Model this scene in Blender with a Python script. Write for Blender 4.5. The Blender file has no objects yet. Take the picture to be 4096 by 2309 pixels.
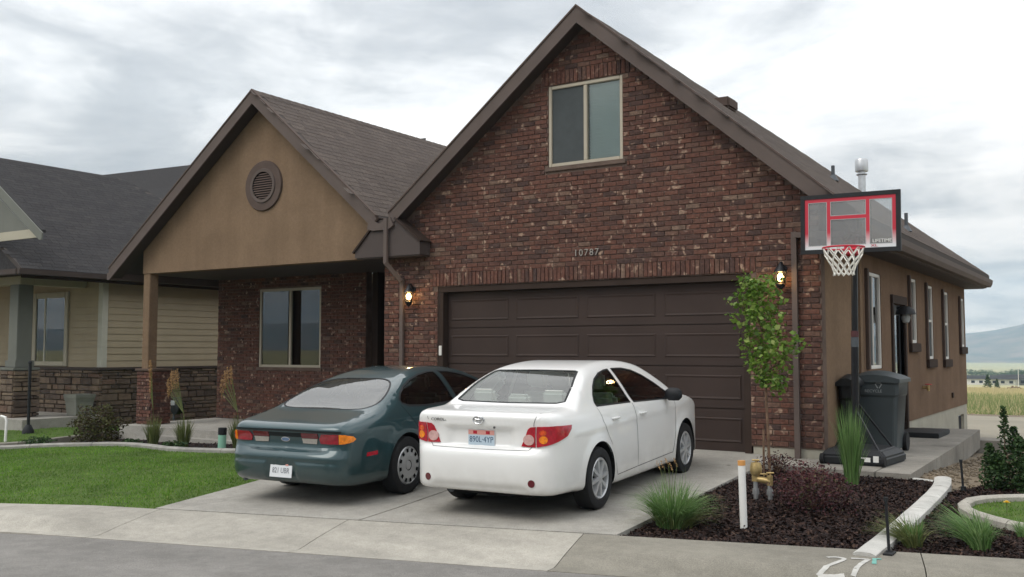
import bpy, bmesh, math, random
import numpy as np
from mathutils import Vector, Matrix
from mathutils.bvhtree import BVHTree
from mathutils.geometry import delaunay_2d_cdt

random.seed(7)
rng = np.random.default_rng(7)
SC = bpy.context.scene
COL = SC.collection
R = math.radians

# ------------------------------------------------------------------ camera
cd = bpy.data.cameras.new('camera')
cam = bpy.data.objects.new('camera', cd)
COL.objects.link(cam)
CAM = Vector((10.1761, -11.9189, 1.3055))
cam.location = CAM
cam.rotation_euler = (R(90 + 3.627), 0, R(32.99))
cd.sensor_width = 36
cd.lens = 3873.85 / 4096 * 36
cd.clip_start = .1
cd.clip_end = 9000
SC.camera = cam

# ------------------------------------------------------------------ sky
SUN_EL, SUN_AZ = 48, 205          # azimuth clockwise from +Y
world = bpy.data.worlds.new('World')
SC.world = world
world.use_nodes = True
wn = world.node_tree
wn.nodes.clear()


def N(nt, typ, **kw):
    n = nt.nodes.new(typ)
    for k, v in kw.items():
        if k.startswith('i_'):
            key = k[2:]
            n.inputs[int(key) if key.isdigit() else key.replace('_', ' ')].default_value = v
        else:
            setattr(n, k, v)
    return n


def ramp(nt, pts, fac=None, interp='LINEAR'):
    n = nt.nodes.new('ShaderNodeValToRGB')
    cr = n.color_ramp
    cr.interpolation = interp
    while len(cr.elements) < len(pts):
        cr.elements.new(.5)
    for e, (p, c) in zip(cr.elements, pts):
        e.position = p
        e.color = (*c, 1) if len(c) == 3 else c
    if fac is not None:
        nt.links.new(fac, n.inputs[0])
    return n


def build_world():
    L = wn.links.new
    out = N(wn, 'ShaderNodeOutputWorld')
    bg = N(wn, 'ShaderNodeBackground')
    bg.inputs['Strength'].default_value = .1
    sky = N(wn, 'ShaderNodeTexSky', sky_type='NISHITA')
    sky.sun_disc = False
    sky.sun_elevation = R(SUN_EL)
    sky.sun_rotation = R(SUN_AZ)
    sky.air_density = 1.2
    sky.dust_density = 3
    tc = N(wn, 'ShaderNodeTexCoord')
    sep = N(wn, 'ShaderNodeSeparateXYZ')
    L(tc.outputs['Generated'], sep.inputs[0])
    zc = N(wn, 'ShaderNodeMath', operation='MAXIMUM', i_1=0.0)
    L(sep.outputs['Z'], zc.inputs[0])
    za = N(wn, 'ShaderNodeMath', operation='ADD', i_1=.16)
    L(zc.outputs[0], za.inputs[0])
    dx = N(wn, 'ShaderNodeMath', operation='DIVIDE')
    dy = N(wn, 'ShaderNodeMath', operation='DIVIDE')
    L(sep.outputs['X'], dx.inputs[0]); L(za.outputs[0], dx.inputs[1])
    L(sep.outputs['Y'], dy.inputs[0]); L(za.outputs[0], dy.inputs[1])
    cmb = N(wn, 'ShaderNodeCombineXYZ')
    L(dx.outputs[0], cmb.inputs[0]); L(dy.outputs[0], cmb.inputs[1])
    cmb.inputs[2].default_value = 3.7
    n1 = N(wn, 'ShaderNodeTexNoise', i_Scale=.95, i_Detail=7.0, i_Roughness=.55, i_Distortion=.5)
    n2 = N(wn, 'ShaderNodeTexNoise', i_Scale=2.6, i_Detail=6.0, i_Roughness=.6, i_Distortion=.45)
    L(cmb.outputs[0], n1.inputs['Vector']); L(cmb.outputs[0], n2.inputs['Vector'])
    mx = N(wn, 'ShaderNodeMath', operation='MULTIPLY', i_1=.72)
    my = N(wn, 'ShaderNodeMath', operation='MULTIPLY', i_1=.28)
    ad = N(wn, 'ShaderNodeMath', operation='ADD')
    L(n1.outputs[0], mx.inputs[0]); L(n2.outputs[0], my.inputs[0])
    L(mx.outputs[0], ad.inputs[0]); L(my.outputs[0], ad.inputs[1])
    cr = ramp(wn, [(.33, (11.6, 11.4, 11.2)), (.44, (10.2, 10.1, 10.0)), (.505, (8.1, 8.15, 8.2)),
                   (.57, (5.85, 6.0, 6.2)), (.66, (4.35, 4.55, 4.85))], ad.outputs[0])
    # overcast sky: three times as bright overhead as at the horizon
    gr = N(wn, 'ShaderNodeMath', operation='MULTIPLY_ADD', i_1=1.55, i_2=.76)
    L(zc.outputs[0], gr.inputs[0])
    gm = N(wn, 'ShaderNodeVectorMath', operation='SCALE')
    # thin bright warm band where the cloud deck meets the horizon
    hz = ramp(wn, [(0, (1.36, 1.20, 1.04)), (.10, (1.14, 1.06, 1.0)), (.24, (1, 1, 1))], zc.outputs[0])
    hm = N(wn, 'ShaderNodeMix', data_type='RGBA', blend_type='MULTIPLY')
    hm.inputs[0].default_value = 1
    L(cr.outputs[0], hm.inputs[6]); L(hz.outputs[0], hm.inputs[7])
    L(hm.outputs[2], gm.inputs[0]); L(gr.outputs[0], gm.inputs['Scale'])
    mix = N(wn, 'ShaderNodeMix', data_type='RGBA')
    mix.inputs[0].default_value = .965
    L(sky.outputs[0], mix.inputs[6]); L(gm.outputs[0], mix.inputs[7])
    L(mix.outputs[2], bg.inputs['Color'])
    L(bg.outputs[0], out.inputs['Surface'])


build_world()

sl = bpy.data.lights.new('sun', 'SUN')
sl.energy = 1.3
sl.angle = R(35)
sl.color = (1, .96, .9)
sun = bpy.data.objects.new('sun', sl)
COL.objects.link(sun)
sdir = Vector((math.sin(R(SUN_AZ)) * math.cos(R(SUN_EL)), math.cos(R(SUN_AZ)) * math.cos(R(SUN_EL)), math.sin(R(SUN_EL))))
sun.rotation_euler = (-sdir).to_track_quat('-Z', 'Y').to_euler()
sun.location = (0, -20, 30)

SC.view_settings.view_transform = 'Standard'
SC.view_settings.look = 'None'
SC.view_settings.exposure = .08
SC.view_settings.gamma = 1
SC.view_settings.use_curve_mapping = False
SC.render.engine = 'CYCLES'
SC.cycles.use_denoising = True
SC.cycles.max_bounces = 8
SC.cycles.transparent_max_bounces = 24
SC.cycles.volume_bounces = 1
SC.render.filter_size = 2.3


# ------------------------------------------------------------------ materials
def mat(name, col, rough=.7, vary=.0, vscale=4., bump=0., bscale=40., spec=.3, metal=0., coat=0.,
        col2=None, island=None, hue=None, detail=4.0, bdist=.01, rnd=None, trans=0.):
    """Principled with noise variation between col and col2; island: colour by random per island / object."""
    m = bpy.data.materials.new(name)
    m.use_nodes = True
    nt = m.node_tree
    p = nt.nodes['Principled BSDF']
    L = nt.links.new
    p.inputs['Roughness'].default_value = rough
    p.inputs['Specular IOR Level'].default_value = spec
    p.inputs['Metallic'].default_value = metal
    p.inputs['Coat Weight'].default_value = coat
    p.inputs['Coat Roughness'].default_value = .04
    p.inputs['Base Color'].default_value = (*col, 1)
    src = None
    tc = N(nt, 'ShaderNodeTexCoord')
    geo = N(nt, 'ShaderNodeNewGeometry')
    pos = geo.outputs['Position']
    if island:
        if island == 'island':
            f = geo.outputs['Random Per Island']
        else:
            oi = N(nt, 'ShaderNodeObjectInfo')
            f = oi.outputs['Random']
        src = ramp(nt, rnd, f, 'LINEAR').outputs[0]
    if vary or col2:
        n = N(nt, 'ShaderNodeTexNoise', i_Scale=vscale, i_Detail=detail, i_Roughness=.6)
        L(pos, n.inputs['Vector'])
        if src is None:
            c2 = col2 or tuple(c * (1 - vary) for c in col)
            c1 = col if col2 else tuple(min(1, c * (1 + vary)) for c in col)
            src = ramp(nt, [(.33, c2), (.67, c1)], n.outputs[0]).outputs[0]
        else:
            rr = ramp(nt, [(.3, (1 - vary,) * 3), (.7, (1 + vary,) * 3)], n.outputs[0])
            mm = N(nt, 'ShaderNodeMix', data_type='RGBA', blend_type='MULTIPLY')
            mm.inputs[0].default_value = 1
            L(src, mm.inputs[6]); L(rr.outputs[0], mm.inputs[7])
            src = mm.outputs[2]
    if src is not None:
        L(src, p.inputs['Base Color'])
    if bump:
        nb = N(nt, 'ShaderNodeTexNoise', i_Scale=bscale, i_Detail=5.0, i_Roughness=.65)
        L(pos, nb.inputs['Vector'])
        b = N(nt, 'ShaderNodeBump', i_Strength=bump, i_Distance=bdist)
        L(nb.outputs[0], b.inputs['Height'])
        L(b.outputs[0], p.inputs['Normal'])
    if trans:
        # thin translucent leaf: add a little translucency
        tr = N(nt, 'ShaderNodeBsdfTranslucent')
        if src is not None:
            L(src, tr.inputs[0])
        else:
            tr.inputs[0].default_value = (*col, 1)
        ms = N(nt, 'ShaderNodeMixShader')
        ms.inputs[0].default_value = trans
        o = nt.nodes['Material Output']
        L(p.outputs[0], ms.inputs[1]); L(tr.outputs[0], ms.inputs[2]); L(ms.outputs[0], o.inputs[0])
    return m


def brick_mat(name, island):
    m = bpy.data.materials.new(name)
    m.use_nodes = True
    nt = m.node_tree
    p = nt.nodes['Principled BSDF']
    L = nt.links.new
    geo = N(nt, 'ShaderNodeNewGeometry')
    if island:
        f = geo.outputs['Random Per Island']
    else:
        f = N(nt, 'ShaderNodeObjectInfo').outputs['Random']
    cr = ramp(nt, [(0, (.064, .041, .036)), (.10, (.074, .043, .036)), (.22, (.092, .048, .038)),
                   (.5, (.110, .052, .039)), (.76, (.126, .058, .042)), (.89, (.108, .059, .045)),
                   (.97, (.128, .076, .056)), (1, (.16, .108, .08))], f)
    # pale lime smears, a few per square metre
    n = N(nt, 'ShaderNodeTexNoise', i_Scale=8.5, i_Detail=2.0, i_Roughness=.6)
    L(geo.outputs['Position'], n.inputs['Vector'])
    sm = ramp(nt, [(.60, (0, 0, 0)), (.675, (1, 1, 1))], n.outputs[0])
    mx = N(nt, 'ShaderNodeMix', data_type='RGBA')
    mx.inputs[7].default_value = (.30, .205, .15, 1)
    L(sm.outputs[0], mx.inputs[0]); L(cr.outputs[0], mx.inputs[6])
    n2 = N(nt, 'ShaderNodeTexNoise', i_Scale=30.0, i_Detail=5.0, i_Roughness=.6)
    L(geo.outputs['Position'], n2.inputs['Vector'])
    r2 = ramp(nt, [(.3, (.58, .58, .6)), (.7, (1.42, 1.40, 1.38))], n2.outputs[0])
    m2 = N(nt, 'ShaderNodeMix', data_type='RGBA', blend_type='MULTIPLY')
    m2.inputs[0].default_value = 1
    L(mx.outputs[2], m2.inputs[6]); L(r2.outputs[0], m2.inputs[7])
    L(m2.outputs[2], p.inputs['Base Color'])
    p.inputs['Roughness'].default_value = .85
    p.inputs['Specular IOR Level'].default_value = .2
    b = N(nt, 'ShaderNodeBump', i_Strength=.5, i_Distance=.006)
    L(n2.outputs[0], b.inputs['Height']); L(b.outputs[0], p.inputs['Normal'])
    return m


def glass_mat(name, tint, refl=1.0, rough=.01, sky_sheen=0., ior=1.5):
    """Thin pane: tinted see-through plus Fresnel reflection."""
    m = bpy.data.materials.new(name)
    m.use_nodes = True
    nt = m.node_tree
    nt.nodes.clear()
    L = nt.links.new
    o = N(nt, 'ShaderNodeOutputMaterial')
    tr = N(nt, 'ShaderNodeBsdfTransparent')
    tr.inputs[0].default_value = (*tint, 1)
    gl = N(nt, 'ShaderNodeBsdfGlossy')
    gl.inputs['Roughness'].default_value = rough
    gl.inputs['Color'].default_value = (refl, refl, refl, 1)
    lw = N(nt, 'ShaderNodeFresnel', i_IOR=ior)
    ms = N(nt, 'ShaderNodeMixShader')
    base = tr.outputs[0]
    if sky_sheen:  # pale diffuse share painted in for the sky reflected in the glass
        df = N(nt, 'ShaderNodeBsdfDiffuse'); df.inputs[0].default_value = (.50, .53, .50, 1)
        md = N(nt, 'ShaderNodeMixShader'); md.inputs[0].default_value = sky_sheen
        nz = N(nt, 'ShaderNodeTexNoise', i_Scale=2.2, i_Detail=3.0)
        mr = N(nt, 'ShaderNodeMapRange'); mr.inputs['To Min'].default_value = sky_sheen * .5; mr.inputs['To Max'].default_value = sky_sheen * 1.5
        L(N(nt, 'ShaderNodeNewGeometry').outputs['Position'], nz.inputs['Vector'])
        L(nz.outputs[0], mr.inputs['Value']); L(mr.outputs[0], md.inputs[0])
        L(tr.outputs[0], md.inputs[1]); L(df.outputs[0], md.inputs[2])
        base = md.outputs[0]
    L(lw.outputs[0], ms.inputs[0]); L(base, ms.inputs[1]); L(gl.outputs[0], ms.inputs[2])
    L(ms.outputs[0], o.inputs[0])
    return m


def emit_mat(name, col, strength):
    m = bpy.data.materials.new(name)
    m.use_nodes = True
    p = m.node_tree.nodes['Principled BSDF']
    p.inputs['Base Color'].default_value = (*col, 1)
    p.inputs['Emission Color'].default_value = (*col, 1)
    p.inputs['Emission Strength'].default_value = strength
    return m


M = {}
M['brick'] = brick_mat('brick_each', False)
M['brick_stuff'] = brick_mat('brick_joined', True)
M['mortar'] = mat('mortar', (.125, .088, .070), .95, .25, 5, .5, 60)
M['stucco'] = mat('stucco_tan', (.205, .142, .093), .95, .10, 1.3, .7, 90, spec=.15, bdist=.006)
M['stucco_shade'] = mat('stucco_tan_shade', (.175, .118, .080), .95, .12, 1.5, .7, 90, spec=.15, bdist=.006)


def stucco(name, col):
    m = mat(name, col, .95, .10, 1.3, .8, 70, spec=.12, bdist=.008)
    nt = m.node_tree
    L = nt.links.new
    p = nt.nodes['Principled BSDF']
    src = p.inputs['Base Color'].links[0].from_socket
    pos = N(nt, 'ShaderNodeNewGeometry').outputs['Position']
    for sc, am, st_ in ((1.0, .10, (2.6, 2.6, .35)), (22., .10, (1, 1, 1)), (.5, .07, (1, 1, 1))):
        mp = N(nt, 'ShaderNodeMapping'); mp.inputs['Scale'].default_value = st_
        L(pos, mp.inputs['Vector'])
        n = N(nt, 'ShaderNodeTexNoise', i_Scale=sc, i_Detail=5.0, i_Roughness=.6)
        L(mp.outputs[0], n.inputs['Vector'])
        mm = N(nt, 'ShaderNodeMix', data_type='RGBA', blend_type='MULTIPLY'); mm.inputs[0].default_value = 1
        L(src, mm.inputs[6]); L(ramp(nt, [(.3, (1 - am,) * 3), (.7, (1 + am,) * 3)], n.outputs[0]).outputs[0], mm.inputs[7])
        src = mm.outputs[2]
    L(src, p.inputs['Base Color'])
    return m


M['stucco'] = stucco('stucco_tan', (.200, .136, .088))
M['stucco_shade'] = stucco('stucco_tan_shade', (.165, .108, .072))  # same tan stucco, side wall's shade put into a darker colour
M['trim'] = mat('brown_trim', (.098, .071, .060), .7, .1, 3, spec=.12)
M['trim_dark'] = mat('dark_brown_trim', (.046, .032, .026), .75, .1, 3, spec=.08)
M['fascia'] = mat('fascia_taupe', (.112, .087, .077), .65, .08, 2, spec=.15)
M['return'] = mat('return_taupe', (.080, .064, .059), .7, .08, 2, spec=.12)
M['soffit'] = mat('soffit_brown', (.055, .041, .035), .7, .08, 2)
SH = [(0, (.096, .078, .069)), (.4, (.106, .086, .076)), (.8, (.114, .093, .081)), (1, (.124, .100, .087))]
M['shingle'] = mat('shingle_each', (.1, .09, .08), .95, .25, 30, .6, 200, spec=.15, island='obj', rnd=SH)
M['shingle_stuff'] = mat('shingle_joined', (.1, .09, .08), .95, .25, 30, .6, 200, spec=.15, island='island', rnd=SH)
SH2 = [(0, (.040, .038, .039)), (.5, (.045, .043, .044)), (1, (.051, .048, .048))]
M['shingle2'] = mat('dark_shingle_each', (.05,) * 3, .95, .25, 30, .6, 200, spec=.15, island='obj', rnd=SH2)
M['shingle2_stuff'] = mat('dark_shingle_joined', (.05,) * 3, .95, .25, 30, .6, 200, spec=.15, island='island', rnd=SH2)
M['deck'] = mat('roof_deck', (.07, .06, .055), .95)
M['door'] = mat('garage_door_brown', (.047, .032, .027), .6, .10, 1.2, .05, 200, spec=.18)
M['frame'] = mat('almond_vinyl', (.42, .37, .29), .45, .04, 3)
M['frame_white'] = mat('white_vinyl', (.66, .64, .60), .45, .04, 3)
M['glass'] = glass_mat('window_glass', (.55, .62, .62), ior=1.75)
M['glass_side'] = glass_mat('side_window_glass', (.5, .55, .58), ior=2.3)
M['glass_clear'] = glass_mat('clear_window_glass', (.88, .92, .91), ior=1.5)
M['room'] = mat('dark_room', (.022, .022, .024), .9)
M['screen'] = mat('insect_screen', (.06, .068, .070), .8, .1, 5)
M['blind'] = mat('pale_blind', (.60, .66, .64), .7, .04, 3)


def ground_mat(name, col, scales=(.35, 1.7, 9.), amps=(.16, .14, .10), fine=.10, stain=.0, stretch=None, bump=.5, bscale=120, crack=0):
    """concrete / asphalt: three scales of mottling, fine grit and a few dark stains."""
    m = bpy.data.materials.new(name)
    m.use_nodes = True
    nt = m.node_tree
    p = nt.nodes['Principled BSDF']
    L = nt.links.new
    p.inputs['Roughness'].default_value = .88
    p.inputs['Specular IOR Level'].default_value = .25
    pos = N(nt, 'ShaderNodeNewGeometry').outputs['Position']
    cur = None
    def mul(fac_node):
        nonlocal cur
        mm = N(nt, 'ShaderNodeMix', data_type='RGBA', blend_type='MULTIPLY')
        mm.inputs[0].default_value = 1
        if cur is None:
            mm.inputs[6].default_value = (*col, 1)
        else:
            L(cur, mm.inputs[6])
        L(fac_node.outputs[0], mm.inputs[7])
        cur = mm.outputs[2]
    for k, (sc, am) in enumerate(zip(scales, amps)):
        n = N(nt, 'ShaderNodeTexNoise', i_Scale=sc, i_Detail=6.0, i_Roughness=.62, i_Distortion=.4)
        v = pos
        if stretch and k == stretch[0]:
            mp = N(nt, 'ShaderNodeMapping')
            mp.inputs['Rotation'].default_value = (0, 0, -R(stretch[1]))
            mp.inputs['Scale'].default_value = (stretch[2], 1, 1)
            L(pos, mp.inputs['Vector']); v = mp.outputs[0]
        L(v, n.inputs['Vector'])
        mul(ramp(nt, [(.32, (1 - am,) * 3), (.68, (1 + am,) * 3)], n.outputs[0]))
    g = N(nt, 'ShaderNodeTexNoise', i_Scale=bscale, i_Detail=3.0)
    L(pos, g.inputs['Vector'])
    mul(ramp(nt, [(.3, (1 - fine * 2,) * 3), (.7, (1 + fine * 2,) * 3)], g.outputs[0]))
    if stain:
        n = N(nt, 'ShaderNodeTexNoise', i_Scale=.9, i_Detail=4.0, i_Roughness=.6)
        L(pos, n.inputs['Vector'])
        mul(ramp(nt, [(.60, (1, 1, 1)), (.70, (1 - stain,) * 3)], n.outputs[0]))
    if crack:
        # wandering hairline cracks, present only in places
        wv = N(nt, 'ShaderNodeTexNoise', i_Scale=2.2, i_Detail=4.0)
        L(pos, wv.inputs['Vector'])
        va = N(nt, 'ShaderNodeVectorMath', operation='MULTIPLY_ADD')
        va.inputs[1].default_value = (.5, .5, .5)
        L(wv.outputs['Color'], va.inputs[0]); L(pos, va.inputs[2])
        vo = N(nt, 'ShaderNodeTexVoronoi', feature='DISTANCE_TO_EDGE', i_Scale=crack)
        L(va.outputs[0], vo.inputs['Vector'])
        ln = ramp(nt, [(.0, (.72, .72, .72)), (.003, (.80, .80, .80)), (.006, (1, 1, 1))], vo.outputs['Distance'])
        mk = N(nt, 'ShaderNodeTexNoise', i_Scale=.22, i_Detail=1.0)
        L(pos, mk.inputs['Vector'])
        mr = ramp(nt, [(.50, (0, 0, 0)), (.56, (1, 1, 1))], mk.outputs[0])
        mm = N(nt, 'ShaderNodeMix', data_type='RGBA')
        mm.inputs[6].default_value = (1, 1, 1, 1)
        L(mr.outputs[0], mm.inputs[0]); L(ln.outputs[0], mm.inputs[7])
        class _W: pass
        w = _W(); w.outputs = [mm.outputs[2]]
        mul(w)
        # oil drips
        vd = N(nt, 'ShaderNodeTexVoronoi', i_Scale=1.5, i_Randomness=1.0)
        L(va.outputs[0], vd.inputs['Vector'])
        mul(ramp(nt, [(.02, (.55, .55, .55)), (.075, (1, 1, 1))], vd.outputs['Distance']))
    L(cur, p.inputs['Base Color'])
    b = N(nt, 'ShaderNodeBump', i_Strength=bump, i_Distance=.006)
    L(g.outputs[0], b.inputs['Height']); L(b.outputs[0], p.inputs['Normal'])
    return m


M['concrete'] = ground_mat('concrete', (.325, .308, .275), amps=(.15, .13, .09), stain=.16, crack=.21)
M['concrete2'] = ground_mat('pad_concrete', (.235, .218, .19), scales=(.5, 1.6, 8.), amps=(.18, .18, .1), stain=.30)
M['curb'] = ground_mat('curb_concrete', (.325, .305, .265), scales=(.6, 2.2, 9.), amps=(.14, .14, .1), stretch=(1, 13.2, .25), stain=.12)
M['curb_dull'] = ground_mat('weathered_curb', (.20, .186, .155), scales=(.6, 2.2, 9.), amps=(.12, .16, .1), stretch=(1, 13.2, .25), stain=.2)
M['edging_dull'] = mat('grey_edging', (.27, .26, .235), .9, .2, 5, .5, 60, bdist=.01)
M['edging'] = mat('pale_edging', (.47, .46, .43), .9, .14, 6, .5, 60, bdist=.01)
M['foundation'] = mat('foundation', (.36, .34, .28), .9, .10, 2, .3, 50)
M['asphalt'] = ground_mat('asphalt', (.20, .19, .176), scales=(.25, 1.1, 6.), amps=(.13, .14, .12), fine=.16, stretch=(1, 13.2, .30), stain=.14, bump=.8, bscale=150, crack=.28)
M['dirt'] = mat('dirt', (.17, .135, .095), .95, .3, 2.5, .8, 25, bdist=.03, detail=8)
M['mulch_base'] = mat('mulch_base', (.016, .010, .009), .95, .4, 14, 1, 40, bdist=.03)
CH = [(0, (.012, .008, .008)), (.5, (.024, .013, .011)), (.85, (.040, .020, .015)), (1, (.085, .052, .036))]
M['mulch'] = mat('mulch_chip', (.03, .02, .015), .9, island='island', rnd=CH)
GR = [(0, (.062, .155, .014)), (.5, (.105, .225, .022)), (.94, (.16, .27, .04)), (1, (.26, .27, .09))]
M['grass'] = mat('lawn_blade', (.05, .12, .02), .6, .42, .9, spec=.25, island='island', rnd=GR, trans=.3)
M['grass_base'] = mat('lawn_soil', (.06, .10, .016), .95, .3, 3)
CL = [(0, (.075, .155, .04)), (.5, (.13, .24, .07)), (1, (.24, .34, .14))]
M['clump'] = mat('ornamental_blade', (.08, .15, .04), .55, spec=.3, island='island', rnd=CL, trans=.3)
CY = [(0, (.08, .11, .035)), (.5, (.13, .16, .05)), (1, (.22, .23, .09))]
M['clump_pale'] = mat('ornamental_blade_pale', (.1, .15, .04), .55, spec=.3, island='island', rnd=CY, trans=.3)
M['plume'] = mat('seed_plume', (.30, .20, .10), .9, island='island', rnd=[(0, (.30, .18, .08)), (1, (.56, .36, .18))], trans=.2)
LF = [(0, (.06, .14, .015)), (.5, (.13, .23, .03)), (.85, (.22, .33, .06)), (1, (.32, .38, .12))]
M['leaf'] = mat('tree_leaf', (.07, .13, .02), .45, spec=.4, island='island', rnd=LF, trans=.35)
M['bark'] = mat('bark', (.16, .10, .065), .9, .3, 14, .5, 60)
M['stem'] = mat('green_stem', (.10, .12, .04), .8, .2, 10)
RB = [(0, (.058, .019, .022)), (.5, (.105, .033, .036)), (1, (.17, .065, .062))]
M['barberry'] = mat('red_leaf', (.08, .02, .025), .6, island='island', rnd=RB, trans=.2)
DB = [(0, (.025, .012, .013)), (.6, (.06, .020, .023)), (.88, (.095, .030, .033)), (1, (.06, .07, .025))]
M['darkshrub'] = mat('dark_leaf', (.03, .02, .02), .7, island='island', rnd=DB, trans=.15)
EV = [(0, (.018, .040, .012)), (.6, (.032, .070, .020)), (1, (.065, .115, .034))]
M['evergreen'] = mat('evergreen_leaf', (.02, .05, .014), .6, island='island', rnd=EV, trans=.2)
OV = [(0, (.05, .03, .025)), (.5, (.06, .055, .02)), (1, (.09, .10, .03))]
M['oliveshrub'] = mat('olive_leaf', (.06, .05, .02), .7, island='island', rnd=OV, trans=.2)
M['black'] = mat('black_plastic', (.014, .015, .017), .55, .15, 6)
M['black_gloss'] = mat('black_metal', (.012, .012, .014), .35, .1, 6)
M['bin'] = mat('grey_bin', (.060, .072, .077), .5, .06, 3, .1, 150)
M['binblack'] = mat('black_bin', (.012, .013, .014), .5, .1, 3)
M['print'] = mat('pale_print', (.34, .36, .36), .7)
M['white_paint'] = mat('white_paint', (.46, .45, .42), .75, .15, 20)
M['teal_paint'] = mat('teal_paint', (.16, .38, .33), .8, .2, 20)
M['white_plastic'] = mat('white_plastic', (.74, .73, .70), .45)
M['orange'] = mat('orange_cap', (.60, .29, .09), .6)
M['brass'] = mat('brass', (.42, .31, .14), .5, .25, 30, metal=.6)
M['grey_metal'] = mat('grey_metal', (.55, .56, .57), .38, .1, 10, metal=.85)
M['dull_metal'] = mat('dull_metal', (.09, .10, .11), .5, .1, 10, metal=.3)
M['mint'] = mat('mint_plastic', (.24, .46, .34), .5)
M['red'] = mat('red_frame', (.50, .022, .045), .5)
M['net'] = mat('net_cord', (.78, .76, .70), .9)
M['gbb'] = glass_mat('backboard_acrylic', (.80, .82, .82), ior=1.6)
M['haze_acrylic'] = mat('hazy_acrylic', (.36, .36, .36), .35)
M['pot'] = mat('pot', (.20, .205, .175), .8, .1, 4)
M['siding'] = mat('siding_tan', (.36, .30, .205), .7, .05, 2)
M['siding_trim'] = mat('siding_trim', (.46, .45, .38), .7, .05, 2)
M['greytrim'] = mat('grey_green_trim', (.15, .155, .135), .7, .06, 2)
M['cream'] = mat('cream_trim', (.40, .37, .29), .7, .05, 2)
ST = [(0, (.080, .060, .048)), (.35, (.115, .084, .064)), (.7, (.155, .115, .084)), (.9, (.195, .145, .10)), (1, (.13, .08, .058))]
M['stone'] = mat('stone_each', (.15, .1, .07), .9, .3, 9, .8, 30, island='obj', rnd=ST, bdist=.02)
M['stone_stuff'] = mat('stone_joined', (.15, .1, .07), .9, .3, 9, .8, 30, island='island', rnd=ST, bdist=.02)
M['bulb'] = emit_mat('lit_bulb', (1, .70, .34), 22)
M['lamp_glass'] = glass_mat('lamp_glass', (.85, .75, .6), ior=1.4)
M['digits'] = mat('metal_digit', (.30, .27, .24), .4, metal=.3)
M['dandelion'] = mat('yellow_petal', (.80, .52, .02), .6)
M['field_g'] = mat('dry_field', (.42, .36, .20), .95, col2=(.30, .31, .15), vscale=.05, detail=8)
M['mountain'] = mat('mountain', (.24, .185, .155), .95, col2=(.075, .095, .085), vscale=.012, detail=9)
M['tar'] = mat('tar', (.06, .055, .05), .9, .2, 10)
# car materials
M['paint_white'] = mat('white_car_paint', (.80, .80, .785), .35, spec=.5, coat=.8)
M['paint_green'] = mat('dark_green_car_paint', (.006, .040, .048), .36, .06, 2, spec=.5, coat=1.0, metal=.3)
M['car_under'] = mat('car_underside', (.008, .008, .009), .9)
M['gap'] = mat('panel_gap', (.10, .10, .10), .8)
M['gap_dark'] = mat('panel_gap_dark', (.008, .012, .013), .8)
M['rubber'] = mat('tyre_rubber', (.014, .014, .015), .8, .2, 30)
M['alloy'] = mat('silver_cover', (.52, .53, .54), .35, metal=.55, spec=.5)
M['alloy_dark'] = mat('cover_slot', (.008, .008, .009), .9, spec=.05)
M['cglass'] = glass_mat('car_glass', (.46, .54, .52), ior=1.55)
M['cglass_rear'] = glass_mat('car_rear_glass', (.70, .78, .76), ior=1.7, sky_sheen=.11)
M['cglass_sheen'] = glass_mat('sheen_rear_glass', (.36, .45, .42), ior=2.0, sky_sheen=.07)  # pale share stands in for bright sky reflection
M['cglass_dark'] = glass_mat('car_glass_dark', (.25, .30, .28), ior=1.5)
M['seat_grey'] = mat('seat_grey', (.62, .61, .57), .85)
M['seat_dark'] = mat('seat_tan', (.20, .19, .16), .85)
M['interior'] = mat('car_interior', (.035, .035, .036), .9)
M['lens_red'] = mat('red_lens', (.38, .008, .022), .15, .25, 30, coat=.8)
M['lens_deep'] = mat('deep_red_lens', (.24, .006, .016), .15, .25, 30, coat=.8)
M['lens_dark'] = mat('dark_red_lens', (.10, .006, .012), .2, coat=.8)
M['lens_amber'] = mat('amber_lens', (.75, .22, .01), .15, .25, 40, coat=.8)
M['lens_orange'] = mat('orange_lens', (.62, .08, .015), .15, .25, 40, coat=.8)
M['lens_clear'] = mat('clear_lens', (.55, .34, .32), .15, .15, 40, coat=.8)
M['lens_white'] = mat('white_lens', (.30, .28, .25), .2, .1, 40, coat=.8)
M['chrome'] = mat('chrome', (.62, .63, .64), .18, metal=1)
M['plate'] = mat('plate_white', (.66, .68, .70), .5)
M['plate_red'] = mat('plate_red_band', (.62, .30, .26), .5)
M['plate_blue'] = mat('plate_pale_blue', (.46, .56, .64), .5)
M['plate_text'] = mat('plate_text', (.045, .09, .16), .6)
M['plate_grey'] = mat('plate_grey_text', (.16, .17, .19), .6)
M['blue_badge'] = mat('blue_badge', (.10, .16, .26), .3, coat=.6)

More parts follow.
